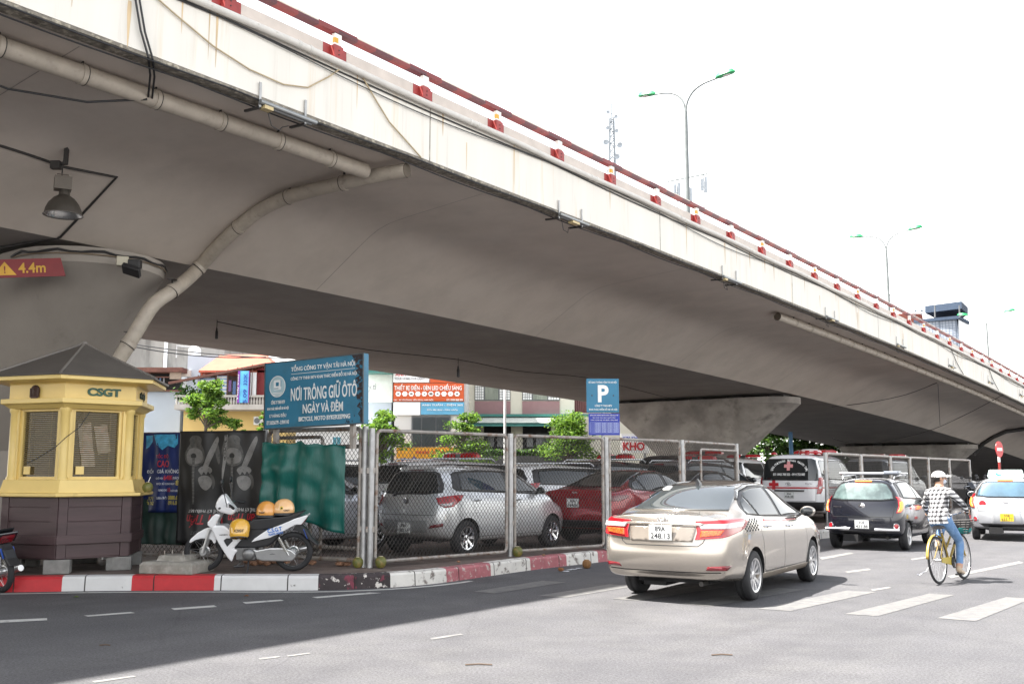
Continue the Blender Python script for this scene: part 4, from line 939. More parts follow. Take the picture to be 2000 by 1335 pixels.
c.both([(1.05, .985), (.50, 1.345), (.34, 1.395), (-.1, 1.419), (-.56, 1.408), (-.96, 1.345), (-1.2, 1.235), (-1.17, 1.225), (-.93, 1.328), (-.55, 1.386), (-.1, 1.399), (.34, 1.376), (.48, 1.330), (1.02, .968)], 'side', mat('visor_smoke', (.03, .028, .025), .15, coat=1.), 'wind_visor', .014)
def scaled(P, cx, cy, k): return [(cx+(x-cx)*k, cy+(y-cy)*k) for x, y in P]
LP = [(.34, .985), (.55, 1.000), (.82, 1.010), (.97, 1.008), (1.07, .985), (.985, .90), (.90, .865), (.62, .80), (.315, .77), (.345, .85)]
c.both(LP, 34, lamp_red, 'tail_lamp', .009)
c.both([(.37, .945), (.52, .955), (.80, .965), (.985, .972), (.94, .915), (.80, .908), (.52, .90), (.39, .895)], 34, lamp_clear, 'lamp_lens', .017)
c.both([(.37, .80), (.60, .83), (.64, .885), (.39, .875)], 34, mat('brake_glow', (.62, .06, .012), .2, emit=.22, v=.8, sc=55, coat=1., col2=(.9, .25, .02), amt=.62, sharp=.1), 'brake_light', .017)
c.both([(.50, .42), (.74, .425), (.80, .48), (.52, .462)], 20, lamp_dark, 'rear_reflector', .005)
c.patch([(-.44, .925), (.44, .925), (.40, .745), (-.40, .745)], 'rear', mat('champagne_recess', (.27, .235, .20), .38, .5, coat=.8), 'boot_recess', off=.002)
c.patch([(-.53, .96), (.53, .96), (.515, .935), (-.515, .935)], 'rear', champ, 'boot_garnish', off=.010, thick=.012)
c.lines([([(-.63, 1.03), (-.615, .965), (-.53, .74), (-.47, .695), (.47, .695), (.53, .74), (.615, .965), (.63, 1.03)], 'rear', 1, .010), ([(-.80, .40), (-.5, .385), (.5, .385), (.80, .40)], 'rear', 1, .012)])
c.plate('rear', (0, .84), .30, .185, '89A', '248.13', off=.034)
def ring2d(rx, ry, r=0, n=24): return [V(rx*math.cos(2*PI*i/n), ry*math.sin(2*PI*i/n), 0) for i in range(n)]
b = MB().mat(chrome); b.M = c.surf_frame('rear', (0, .995), off=.010)
b.tube(ring2d(.062, .043), .006, 6, closed=True); b.tube(ring2d(.022, .040), .005, 6, closed=True); b.tube([p+V(0, .017, 0) for p in ring2d(.045, .02)], .005, 6, closed=True); b.build('badge', taxi)
ftext('VIOS', taxi, c.surf_frame('rear', (.47, .985), off=.006), .12, .022, chrome, .02); ftext('G', taxi, c.surf_frame('rear', (-.50, .985), off=.006), .022, .022, chrome, .02)
bl = MB().mat(black_ink)
for i in range(11):
    for j in range(6):
        if (i+j) % 2 or i < 3 and abs(j-2) > i: continue
        x = -1.62+.05*i; z = .845+.026*j; Q = []
        for dx, dz in ((0, 0), (.047, 0), (.057, .025), (.010, .025)):
            q, nn = c.proj('side', (x+dx, z+dz), -1); Q.append(q+nn*.003)
        bl.poly(Q)
bl.build('chequer_band', taxi)
c.patch([(-.85, .95), (-.82, .978), (.2, .960), (.6, .95), (.55, .92), (.0, .925)], 'side', mat('stripe_red', (.38, .03, .03), .35, coat=1., v=.2, sc=3), 'door_stripe', -1, .003)
c.patch([(.1, .962), (.62, .952), (.60, .935), (.12, .945)], 'side', black_ink, 'stripe_lettering', -1, .0045)
b = MB().mat(plastic_blk); q, nn = c.proj('top', (-.93, 0)); b.loft([[q+V(x*s_, y*s_, z) for x, y in ((.09, 0), (.05, .03), (-.07, .035), (-.09, 0), (-.07, -.035), (.05, -.03))] for s_, z in ((1, -.02), (.8, .03))]+[[q+V(-.05+x*.35, y*.2, .085) for x, y in ((.09, 0), (.05, .03), (-.07, .035), (-.09, 0), (-.07, -.035), (.05, -.03))]]); b.build('roof_antenna', taxi)
c.patch([(.34, 1.335), (.46, 1.33), (.445, 1.365), (.35, 1.37)], 'rear', white_ink, 'window_sticker', off=.009)
TR = V(2.32, 13.1, 0); hd = R(32.5); place(taxi, TR + V(math.sin(hd), math.cos(hd), 0)*1.235, 32.5)
# ---- hatchbacks, estates and vans share a second kind of section plan
def hatch_spec(L_=3.6, hw=.795, H=1.485, wr=.29, axles=None, belt=(1.0, .93), van=False, roofw=.70, base_z=.98, nose=True):
    h = L_/2; e = H/1.485
    if not van:
        top = [(-h+.20, 1.43*e), (-h+.6, 1.468*e), (-h+1.1, 1.485*e), (-h+1.75, 1.475*e), (h-1.42, 1.415*e), (h-1.1, 1.27*e), (h-.74, 1.05*e), (h-.5, .985*e), (h-.25, .90*e), (h-.05, .74*e)]
        st = [-h+.21, -h+.36, -h+.62, -h+.95, -h+1.35, -h+1.75, h-1.42, h-1.2, h-.95, h-.72, h-.5, h-.28, h-.12, h-.05]
        rear = [(-h+.10, .84, .30), (-h+.035, .93, .37), (-h+.01, .965, .52), (-h+.015, .968, .70), (-h+.05, .95, .87), (-h+.085, .905, base_z*e), (-h+.235, .70, 1.355*e), (-h+.215, .42, 1.418*e), (-h+.205, 0, 1.432*e)]
        fr = [(h-.12, .80, .24), (h-.05, .86, .28), (h-.02, .88, .42), (h-.02, .88, .52), (h-.05, .85, .60), (h-.08, .80, .66), (h-.10, .66, .70), (h-.08, .4, .725), (h-.07, 0, .735)]
        bulge = (.085, .09)
    else:
        top = [(-h+.14, H-.05), (-h+.6, H-.01), (0, H), (h-2.0, H-.03), (h-1.62, H-.14), (h-1.2, H-.52), (h-.85, H-.78), (h-.4, H-.92), (h-.1, H-1.12)]
        st = [-h+.17, -h+.32, -h+.7, -h+1.3, -h+2.0, -.1, h-2.0, h-1.65, h-1.4, h-1.15, h-.85, h-.55, h-.3, h-.12]
        rear = [(-h+.08, .86, .36), (-h+.03, .94, .42), (-h+.0, .965, .55), (-h+.02, .968, .80), (-h+.035, .96, 1.0), (-h+.05, .935, 1.18), (-h+.14, .80, H-.11), (-h+.135, .46, H-.06), (-h+.13, 0, H-.045)]
        fr = [(h-.14, .80, .28), (h-.06, .86, .32), (h-.03, .88, .45), (h-.03, .88, .58), (h-.06, .85, .68), (h-.10, .80, .74), (h-.13, .66, H-1.15), (h-.12, .4, H-1.13), (h-.12, 0, H-1.12)]
        bulge = (.05, .10)
    ax = axles or (-h+.58*L_/3.6, h-.63*L_/3.6)
    return dict(top=top, belt=[(-h, belt[0]), (h-.9, belt[1]), (h, .6)], hw=[(-h, hw*.93), (-h+.3, hw*.975), (-h+.7, hw), (h-.9, hw*.995), (h-.5, hw*.96), (h-.2, hw*.88), (h, hw*.74)], zb=[(-h, .30), (-h+.6, .22), (h-.6, .21), (h, .23)], roofw=roofw, st=st, rear=rear, front=fr, bulge=bulge, axles=ax, wr=wr, arch=wr+.04, h=h, e=e, H=H)
glass_reflect = mat('rear_glass_reflect', (.06, .085, .085), .03, spec=.8, v=.3, sc=2.2, coat=.6, col2=(.15, .21, .205), amt=.55, sharp=.3)  # pale sky reflection painted into the glass colour, in soft patches
def hatch(label, col, sp, lamp, rear_glass, plates, name='hatchback_car', base=1.0, detail=True, ptype=plate_m, plate_z=.50, rimmat=None, spokes=8, badge_z=.9, hcol=None):
    root = thing(name, label, 'car'); c = Car(sp, root, col); h, e = sp['h'], sp['e']; bz = base*e; tz = 1.37*e
    y0 = sp['hw'][0][1]*.86; y1 = sp['hw'][0][1]*.66
    c.patch([(-y0, bz+.03), (-y0*.6, bz), (y0*.6, bz), (y0, bz+.03), (y0*.95, bz+.16), (y1, tz-.04), (y1*.8, tz), (-y1*.8, tz), (-y1, tz-.04), (-y0*.95, bz+.16)], 'rear', trim, 'rear_window_surround', off=.003)
    c.patch([(-y0*.93, bz+.045), (-y0*.6, bz+.02), (y0*.6, bz+.02), (y0*.93, bz+.045), (y0*.88, bz+.16), (y1*.93, tz-.05), (y1*.76, tz-.02), (-y1*.76, tz-.02), (-y1*.93, tz-.05), (-y0*.88, bz+.16)], 'rear', rear_glass, 'rear_window', off=.006)
    c.patch([(-.17, tz+.012), (.17, tz+.012), (.16, tz+.028), (-.16, tz+.028)], 'rear', lamp.get('top', lamp_dark), 'brake_light', off=.01)
    B0, B1 = .985*e, 1.04*e
    c.both([(h-.98, B0-.02), (h-1.02, B0+.02), (h-1.46, 1.33*e), (h-1.6, 1.375*e), (-h+1.2, 1.40*e), (-h+.56, 1.37*e), (-h+.44, 1.33*e), (-h+.34, B1+.06), (-h+.42, B1+.01)], 'side', trim, 'side_window', .003)
    mid = .02-.05
    c.both([(h-1.1, B0+.03), (h-1.5, 1.315*e), (h-1.62, 1.35*e), (mid+.05, 1.375*e), (mid+.05, B0+.035)], 'side', glassm, 'front_door_glass', .006)
    c.both([(mid-.03, B0+.037), (mid-.03, 1.377*e), (-h+.86, 1.368*e), (-h+.62, 1.335*e), (-h+.52, B1+.025)], 'side', glassm, 'rear_door_glass', .006)
    c.patch([(h-1.36, -.48), (h-.86, -.60), (h-.8, 0), (h-.86, .60), (h-1.36, .48), (h-1.4, 0)], 'top', glassm, 'windscreen')
    c.both(lamp['poly'], lamp['ang'], lamp['m'], 'tail_lamp', .010)
    if 'inner' in lamp: c.both(lamp['inner'], lamp['ang'], lamp['mi'], 'lamp_lens', .017)
    if 'refl' in lamp: c.both(lamp['refl'], lamp.get('rang', 15), lamp_dark, 'rear_reflector', .006)
    g = [([(mid+.01, B0), (mid, .6), (mid+.01, .30)], 'side'), ([(h-1.0, B0-.02), (h-.95, .6), (h-1.0, .30)], 'side'), ([(-h+.70, B1), (-h+.74, .85), (-h+.86, .62)], 'side'), ([(-h+.92, .31), (h-1.0, .30)], 'side')]
    c.lines([(p, q, sg) for p, q in g for sg in (-1, 1)] + [([(-y0*1.02, bz-.01), (-y0*.93, .68), (y0*.93, .68), (y0*1.02, bz-.01)], 'rear', 1, .008)])
    c.handles([(-h+.86, B0-.09), (mid+.16, B0-.1)], hcol or col); c.mirror(h-1.08, B0, col)
    c.wheels(sp['wr'], sp['wr']-.105, .17, spokes, rimmat); c.underbody()
    if plates: c.plate('rear', (0, plate_z), .33 if plates[1] is None else .28, .17, *plates, m=ptype, off=.02)
    b = MB().mat(chrome); b.M = c.surf_frame('rear', (0, badge_z), off=.008); b.lathe([(0, .004), (.05, .003), (.062, 0)], 20); b.build('badge', root)
    return root, c
SPU = 1
# silver hatchback behind the first fence bays
silver = paint('silver_paint', (.66, .67, .68), .6, .30)
sp = hatch_spec(3.77, .83, 1.505, .295)
i10, c = hatch('silver hatchback parked behind the chain link fence with red tail lamps', silver, sp, dict(ang=38, m=lamp_red, poly=[(.46, .955), (.62, .985), (.82, 1.005), (.90, 1.0), (.86, .92), (.74, .815), (.60, .80), (.50, .855)], inner=[(.52, .86), (.66, .87), (.75, .90), (.70, .83), (.58, .82)], mi=lamp_clear, refl=[(.42, .47), (.66, .50), (.67, .56), (.47, .52)], rang=25), glassm, ('89A', '080.18'), plate_z=.47, rimmat=chrome)
c.patch([(-.56, 1.405), (.56, 1.405), (.52, 1.455), (-.52, 1.455)], 'rear', silver, 'spoiler', off=.02, thick=.03)
c.patch([(-.50, .60), (.50, .60), (.46, .40), (-.46, .40)], 'rear', mat('silver_lower', (.34, .35, .36), .4, .5, coat=.6), 'bumper_panel', off=.002)
b = MB().mat(trim); q, nn = c.proj('rear', (.30, 1.0)); b.bar(q+nn*.012, q+nn*.02+V(0, -.42, .03), .02, .012); b.ell(q+nn*.015, (.03, .03, .03)); b.build('rear_wiper', i10)
hd = R(37); place(i10, V(-1.40, 17.32, KZ)+V(math.sin(hd), math.cos(hd), 0)*1.30, 37, KZ)
# dark hatchback on the road
navy = paint('dark_navy_paint', (.010, .011, .018), .3, .22)
sp = hatch_spec(3.6, .80, 1.485, .285)
mo, c = hatch('black hatchback with a roof rack driving ahead of the beige taxi', navy, sp, dict(ang=30, m=lamp_red, poly=[(.56, .76), (.66, .765), (.76, .84), (.80, .97), (.78, 1.06), (.60, 1.09), (.64, 1.02), (.63, .90)], inner=[(.59, .785), (.66, .79), (.73, .86), (.765, .97), (.74, 1.0), (.665, .98), (.65, .88)], mi=lamp_lit, top=lamp_lit), glass_reflect, ('30E', '433.88'), plate_z=.53, rimmat=rimm, spokes=5)
b = MB().mat(chrome)
for sg in (-1, 1): q, nn = c.proj('rear', (sg*.45, .43)); b.tube([q+V(-.03, sg*.28, 0), q+V(-.05, sg*.1, 0), q+V(-.055, -sg*.20, 0)], .03, 10)
b.build('bumper_bar', mo)
for sg in (-1, 1):
    b = MB().mat(lamp_red); b.M = c.surf_frame(20, (.60, .50), sg=sg, off=.004); b.lathe([(0, .012), (.045, .008), (.05, 0)], 16); b.mat(chrome); b.lathe([(.048, .006), (.062, .008), (.066, 0)], 16); b.build('fog_lamp', mo)
c.patch([(-.46, .40), (.46, .40), (.44, .34), (-.44, .34)], 'rear', trim, 'bumper_lower', off=.004)
b = MB().mat(mat('rack_metal', (.55, .56, .58), .3, .8))
for sg in (-1, 1):
    b.tube([V(-1.2, sg*.52, 1.44), V(-1.15, sg*.53, 1.50), V(-.1, sg*.54, 1.53), V(-.02, sg*.53, 1.47)], .014, 8)
for x in (-1.05, -.3): b.tube([V(x, -.62, 1.56), V(x, .62, 1.56)], .022, 8)
b.tube([V(-1.05, -.62, 1.56), V(-1.05, .62, 1.56)], .03, 8); b.build('roof_rack', mo)
b = MB().mat(mat('rack_box', (.22, .24, .28), .35, .3)); b.box((-1.0, -.46, 1.575), (.34, .3, .07)); b.build('rack_awning', mo, bevel=.02)
ftext('Morning', mo, c.surf_frame('rear', (.50, .875), off=.006), .17, .035, chrome, .01)
hd = R(33); place(mo, V(7.52, 21.25, 0)+V(math.sin(hd), math.cos(hd), 0)*1.22, 33)
# silver taxi hatchback on the right edge
sp = hatch_spec(3.6, .80, 1.485, .285); silver2 = paint('light_silver_paint', (.56, .57, .60), .55, .28)
tx, c = hatch('light silver hatchback taxi with a lit roof sign and yellow plate at the right edge', silver2, sp, dict(ang=30, m=lamp_red, poly=[(.56, .76), (.66, .765), (.76, .84), (.80, .97), (.78, 1.06), (.60, 1.09), (.64, 1.02), (.63, .90)], inner=[(.59, .785), (.66, .79), (.73, .86), (.765, .97), (.74, 1.0), (.665, .98), (.65, .88)], mi=lamp_lit, top=lamp_lit), mat('rear_glass_blue', (.06, .12, .17), .03, spec=1., coat=1., v=.3, sc=2), ('30E', '655.77'), ptype=plate_y, plate_z=.55, rimmat=rimm, spokes=5, name='hatchback_taxi')
for sg in (-1, 1):
    b = MB().mat(lamp_red); b.M = c.surf_frame(20, (.62, .50), sg=sg, off=.004); b.lathe([(0, .012), (.045, .008), (.05, 0)], 16); b.mat(chrome); b.lathe([(.048, .006), (.062, .008), (.066, 0)], 16); b.build('fog_lamp', tx)
c.patch([(-.60, .41), (.60, .41), (.5, .33), (-.5, .33)], 'rear', trim, 'bumper_lower', off=.004)
b = MB().mat(mat('taxi_sign', (.62, .80, .76), .4)); b.M = Matrix.Translation((-.55, 0, 1.56)) @ Matrix.Rotation(PI/2, 4, 'Z')
b.loft([[V(x, y, z) for x, y in ((-w_, -.08*k_), (w_, -.08*k_), (w_, .08*k_), (-w_, .08*k_))] for w_, k_, z in ((.40, 1, -.09), (.40, 1, -.06), (.37, .7, .08), (.35, .6, .09))], smooth=False)
sg_ = b.build('roof_sign', tx, bevel=.015); ftext('TAXI', sg_, frame(V(-.635, -.12, 1.545), (0, -1, 0), (.12, 0, 1)), .30, .05, mat('sign_green', (.02, .36, .34), .5), .0)
b = MB().mat(mat('sign_green', ())); b.M = frame(V(-.642, .16, 1.56), (0, -1, 0), (.12, 0, 1)); b.prism([V(-.05, .05, 0), (-.03, .0, 0), V(.02, -.02, 0), V(.07, -.03, 0), V(.05, -.055, 0), V(-.02, -.05, 0), V(-.06, -.02, 0)], (0, 0, .004)); b.build('sign_mark', sg_)
b = MB().mat(mat('sticker_red', (.5, .02, .03), .5)); b.M = c.surf_frame('rear', (.50, .86), off=.006); b.lathe([(0, .002), (.075, .002), (.075, 0)], 20); b.build('round_sticker', tx)
c.patch([(.28, .70), (-.28, .70), (-.33, .40), (.33, .40)], 'rear', mat('silver_recess', (.40, .41, .43), .35, .5), 'plate_recess', off=.002)
hd = R(27.5); place(tx, V(11.78, 24.0, 0)+V(math.sin(hd), math.cos(hd), 0)*1.22, 27.5)
# red saloon behind the second bay
sp = sedan_spec(4.64, .89, 1.45, .315, 1.075); sp['k'] = 4.64/4.41
red = paint('red_paint_metallic', (.30, .012, .022), .35, .22)
k3, c = sedan_body('dark red saloon parked behind the chain link fence, tail towards the street', red, spec=sp)
c.both([(.30, .915), (.60, .94), (.86, .95), (1.02, .945), (1.0, .90), (.84, .84), (.60, .835), (.30, .86)], 34, lamp_dark, 'tail_lamp', .008)
c.patch([(-.34, .905), (.34, .905), (.34, .875), (-.34, .875)], 'rear', lamp_dark, 'lamp_strip', off=.006)
c.patch([(-.60, .48), (.60, .48), (.72, .36), (.5, .33), (-.5, .33), (-.72, .36)], 'rear', trim, 'bumper_lower', off=.004)
c.both([(.62, .42), (.80, .47), (.84, .60), (.72, .58)], 25, trim, 'bumper_vent', .006)
c.plate('rear', (0, .79), .28, .17, '30H', '364.81', off=.03); ftext('KIA', k3, c.surf_frame('rear', (0, .995), off=.008), .12, .035, chrome, .03)
c.lines([([(-.65, 1.03), (-.55, .72), (.55, .72), (.65, 1.03)], 'rear', 1, .008)])
hd = R(39); place(k3, V(1.18, 19.42, KZ)+V(math.sin(hd), math.cos(hd), 0)*2.30, 39, KZ)
# ambulance van
white_p = paint('white_car_paint', (.72, .72, .73), .0, .3)
VL = 5.15
spv = hatch_spec(VL, .95, 1.93, .335, axles=(-VL/2+.96, VL/2-.99), belt=(1.12, 1.08), van=True, roofw=.80)
beacon_red = mat('beacon_red', (.36, .008, .012), .12, coat=1., v=.2, sc=8)
def lightbar(parent, x, z, w, name='light_bar', hgt=.12):
    b = MB().mat(beacon_red)
    for sg in (-1, 1): b.loft([[V(x+u*s_, sg*y, z+v*s_) for u, v in ((-.14, 0), (-.10, hgt*.75), (0, hgt), (.10, hgt*.75), (.14, 0))] for y, s_ in ((.10, 1), (w*.42, 1), (w*.5, .6))], smooth=True)
    b.mat(plastic_blk); b.box((x, 0, z+.04), (.2, .2, .09)); b.box((x, 0, z-.03), (.16, w*.8, .04)); return b.build(name, parent)
def van(label, col, name, rear_label=True, plates=('30A', '458.38'), beacon=True, glass=glassm):
    root = thing(name, label, 'van'); c = Car(spv, root, col); h = spv['h']; H = spv['H']
    c.patch([(-.80, 1.17), (.80, 1.17), (.77, 1.45), (.70, 1.73), (.60, 1.775), (-.60, 1.775), (-.70, 1.73), (-.77, 1.45)], 'rear', glass, 'rear_window', off=.005)
    c.both([(h-1.2, 1.14), (h-1.72, 1.66), (h-1.85, 1.72), (-h+.5, 1.74), (-h+.32, 1.68), (-h+.26, 1.2)], 'side', glass, 'side_windows', .004)
    c.lines([([(x, 1.14), (x, 1.73)], 'side', sg, .06) for sg in (-1, 1) for x in (h-1.95, .0)], white_p if col is white_p else trim, 'window_pillars', off=.0075)
    c.patch([(h-1.58, -.66), (h-1.0, -.76), (h-.92, 0), (h-1.0, .76), (h-1.58, .66), (h-1.62, 0)], 'top', glassm, 'windscreen')
    c.both([(.70, .80), (.80, .80), (.86, .9), (.90, 1.22), (.86, 1.26), (.76, 1.24), (.74, 1.05)], 18, lamp_red, 'tail_lamp', .010)
    c.both([(.76, .93), (.84, .95), (.86, 1.02), (.775, 1.0)], 18, lamp_clear, 'lamp_lens', .013)
    c.patch([(-.90, .58), (.90, .58), (.86, .36), (-.86, .36)], 'rear', trim, 'bumper', off=.012, thick=.02)
    c.lines([([(-.86, 1.8), (-.88, 1.2), (-.74, 1.0), (-.72, .60), (.72, .60), (.74, 1.0), (.88, 1.2), (.86, 1.8)], 'rear', 1, .008)] + [(p, 'side', sg) for sg in (-1, 1) for p in ([(h-2.0, 1.12), (h-2.0, .36)], [(0., 1.12), (0., .36)], [(h-1.15, 1.12), (h-1.1, .5)], [(-h+1.5, .36), (h-1.3, .36)])])
    c.handles([(h-1.85, 1.0), (-.15, 1.0)], col); c.mirror(h-1.3, 1.16, col); c.wheels(.335, .21, .2, 7); c.underbody()
    c.patch([(-.42, .905), (.42, .905), (.42, .865), (-.42, .865)], 'rear', trim, 'tailgate_grip', off=.012, thick=.02)
    if plates: c.plate('rear', (0, .76), .28, .17, *plates, off=.02)
    if beacon: lightbar(root, h-2.3, H+.035, 1.3)
    return root, c
amb, c = van('white ambulance van with red crosses and white arched lettering on its black rear window', white_p, 'ambulance')
redp = mat('ambulance_red', (.45, .012, .02), .35, coat=1., v=.05)
c.patch([(-.86, .985), (.86, .985), (.86, .945), (-.86, .945)], 'rear', redp, 'red_band', off=.004)
c.both([(-2.5, .99), (2.0, .97), (2.0, .93), (-2.5, .95)], 'side', redp, 'red_band', .004)
def cross(kind, p, r, w, m, off=.008, nm='red_cross'):
    a, z = p
    return c.lines([([(a, z-r), (a, z+r)], kind, 1, 2*w), ([(a-r, z), (a-w, z)], kind, 1, 2*w), ([(a+w, z), (a+r, z)], kind, 1, 2*w)], m, nm, off=off, parent=c.root)
cross('rear', (.44, 1.055), .14, .048, redp); cross('rear', (.02, 1.57), .125, .045, mat('cross_pink', (.62, .26, .26), .5), .022)
arc = 'VẬN CHUYỂN BỆNH NHÂN 24H'; n_ = len(arc)
for i, ch in enumerate(arc):
    if ch == ' ': continue
    a = R(168-156*i/(n_-1)); y = -(.50*math.cos(a)); z = 1.39+.32*math.sin(a)
    q, nn = c.proj('rear', (y, z)); upv = V(0, -math.cos(a)*.8, math.sin(a)*1.0).normalized(); rt = upv.cross(nn)
    ftext(ch, amb, frame(q+nn*.016, rt, upv), .052 if ch not in 'I' else .02, .085, white_ink, .02)
ftext('ĐT: 0983 708 552 - 0914 752 888', amb, c.surf_frame('rear', (0, 1.335), off=.03), .90, .07, white_ink, .035); ftext('Starex', amb, c.surf_frame('rear', (-.55, 1.085), off=.008), .20, .035, chrome, .02)
b = MB().mat(chrome); b.M = c.surf_frame('rear', (.02, 1.07), off=.008); b.tube(ring2d(.075, .045), .007, 6, closed=True); b.bar((-.03, -.03, 0), (-.015, .03, 0), .012, .006); b.bar((.015, -.03, 0), (.03, .03, 0), .012, .006); b.bar((-.02, 0, 0), (.02, .005, 0), .012, .006); b.build('badge', amb)
def dome(parent, x, y, z, r, m, nm='beacon'):
    b = MB().mat(m); b.lathe([(0, r*.9), (r*.5, r*.8), (r*.9, r*.45), (r, 0)], 18, Matrix.Translation((x, y, z))); return b.build(nm, parent)
dome(amb, -2.1, .55, 1.90, .09, beacon_red); b = MB().mat(mat('beacon_white', (.66, .64, .60), .3)); b.lathe([(0, .16), (.2, .15), (.3, .09), (.32, 0)], 22, Matrix.Translation((-1.6, -.35, 1.91))); b.build('roof_vent', amb); b = MB().mat(beacon_red); b.lathe([(.33, .0), (.345, .06), (.3, .12), (.28, .12)], 8, Matrix.Translation((-1.6, -.35, 1.90))); b.build('beacon', amb)
hd = R(32); place(amb, V(7.80, 28.3, KZ)+V(math.sin(hd), math.cos(hd), 0)*VL/2, 32, KZ)
# other vehicles under the bridge
gv, c = van('silver grey van parked behind the far fence with a red beacon', paint('grey_van_paint', (.34, .35, .37), .5, .3), 'parked_van'); hd = R(36); place(gv, V(12.15, 34.6, KZ)+V(math.sin(hd), math.cos(hd), 0)*VL/2, 36, KZ)
wv, c = van('white van with a red light bar parked left of the ambulance', white_p, 'parked_van', plates=None); place(wv, V(8.6, 37.5, KZ), 30, KZ)
dv, c = van('dark brown van parked behind the last bay of the near fence', paint('brown_van_paint', (.035, .026, .024), .3, .3), 'parked_van', plates=None, glass=glassm); place(dv, V(5.9, 31.5, KZ), 40, KZ)
def suv(label, col, loc, head, L_=4.7, H=1.72, hw=.92, bar=True, name='parked_car'):
    sp = hatch_spec(L_, hw, H, .36, base_z=1.05)
    root, c = hatch(label, col, sp, dict(ang=30, m=lamp_red, poly=[(.62, .95), (.80, .97), (.90, 1.06), (.92, 1.16), (.66, 1.13)]), glassm, None, name=name, base=1.03, badge_z=.95)
    b = MB().mat(rimm)
    for sg in (-1, 1): b.tube([V(-L_*.36, sg*hw*.66, H-.06), V(-L_*.33, sg*hw*.67, H+.01), V(L_*.02, sg*hw*.67, H+.02), V(L_*.05, sg*hw*.66, H-.05)], .018, 8)
    b.build('roof_rail', root)
    if bar: lightbar(root, -.25, H+.05, 1.15)
    place(root, loc, head, KZ); return root, c
suv('white estate car with a red light bar parked behind the silver hatchback', white_p, V(-.95, 22.6, KZ), 47, H=1.66)
suv('black estate car with a red light bar parked behind the red saloon', navy, V(2.9, 26.6, KZ), 42, H=1.70)
suv('grey estate car with a red light bar, farther back and right of the black one', paint('mid_grey_paint', (.16, .16, .17), .5, .3), V(5.3, 28.0, KZ), 42, H=1.70)
suv('white estate car without a light bar parked between the silver hatchback and the red saloon', white_p, V(1.35, 24.2, KZ), 45, H=1.58, bar=False)
bs, c = sedan_body('black saloon parked just beyond the red saloon', navy, spec=sedan_spec(4.7, .91, 1.46, .32, 1.08)); place(bs, V(4.75, 25.4, KZ), 41, KZ)
sp = hatch_spec(3.9, .85, 1.52, .30)
sh, c = hatch('pale silver hatchback mostly hidden behind the green tarpaulin and gate', silver2, sp, dict(ang=38, m=lamp_red, poly=[(.46, .955), (.62, .985), (.82, 1.005), (.90, 1.0), (.86, .92), (.74, .815), (.60, .80), (.50, .855)]), glassm, None, rimmat=chrome); place(sh, V(-3.95, 17.9, KZ), 52, KZ)
suv('silver estate car parked behind the tarpaulin, left of the white estate', silver, V(-3.6, 22.3, KZ), 50, H=1.62, bar=False)
# ------------------------------------------------------------------ things fixed to the flyover
HALF = [(0, -1.04)]+[q for q in HSEC if q[1] < -.98 and q[0] > .3]
def under(v):
    if v > 9.8: v = 19.6-v
    return interp(HALF, v) if v < 4.99 else -2.33
def rel(p):
    q = Vector(p)-V(-3.842, 12.95, 0); return q.dot(UV_), q.dot(NV_)
def surf_hit(x, y, off=0.):
    d = ray(x, y); s_ = 5.
    while s_ < 90:
        p = EYE+d*s_; t, v = rel(p)
        if 0 < v < 19.6 and p.z >= zt(t)+under(v)-off: return p
        s_ += .03
    return EYE+d*20
def conduit(label, pts, r, m, cat='cable', name=None, n=8):
    b = MB().mat(m); b.tube(pts, r, n); return tag(b.build(name or cat), label, cat)
def pipe_run(label, pts, r, name='drain_pipe', clamps=1.05, straps=True, caps=True):
    o = thing(name, label, 'pipe', pts[0]); base = Vector(pts[0]); P = [Vector(p)-base for p in pts]
    b = MB().mat(pvc); b.tube(P, r, 18, caps=False)
    b.mat(mat('pipe_inside', (.10, .08, .06), .9)); b.tube([P[0]+(P[1]-P[0])*.02, P[1]], r*.9, 14); b.tube([P[-1]+(P[-2]-P[-1])*.02, P[-2]], r*.9, 14); b.build('pipe', o)
    Q = resample(P, clamps)
    for i in range(1, len(Q)-1):
        d = (Q[i+1]-Q[i-1]).normalized(); b = MB().mat(pvc); b.tube([Q[i]-d*.03, Q[i]+d*.03], r+.012, 18)
        if straps: b.mat(dark_metal); b.tube([Q[i]+d*.032, Q[i]+d*.042], r+.014, 18); b.bar(Q[i]+V(0, 0, r*.5), Q[i]+V(0, 0, r+.10), .05, .012, up=UV_); b.box(Q[i]+V(0, 0, r+.08), (.14, .14, .012))
        b.build('hanger', o)
    return o
pipe_run('thick grey drain pipe clamped under the near edge of the flyover at upper left', [FB(t, .8, under(.8)-.17) for t in (-9, -7, -5, -3, -1, 1, 2.2, 3.35)] , .125)
br_px = [(795, 333, .2), (740, 342, .2), (690, 353, .2), (610, 372, .17), (560, 386, .16), (520, 404, .16), (487, 426, .15), (430, 477, .15), (385, 527, .15)]
BP = [surf_hit(*q) for q in br_px] + [pt(345, 562, 17.4), pt(302, 592, 17.05), pt(276, 630, 16.95), pt(256, 664, 16.9), pt(226, 712, 16.9)]
pipe_run('branch drain pipe crossing the soffit and running down the near pier', smoothpath(BP, 3), .125, clamps=1.25)
pipe_run('far drain pipe clamped under the flyover edge at right', [FB(t, .8, under(.8)-.17) for t in [20.6+2*i for i in range(28)]], .125, clamps=1.3)
FP_ = [surf_hit(*q) for q in ((2010, 836, .15), (1965, 842, .15), (1940, 853, .15), (1920, 866, .15))]
conduit('dark drain pipe bending down to the far pier near the no entry sign', FP_+[FP_[-1]+V(-.6, .2, -.7)], .13, dark_metal, 'pipe', 'drain_pipe')
o = thing('conduit_pipe', 'long white conduit pipe running along the outer edge of the flyover parapet', 'pipe', FB(0))
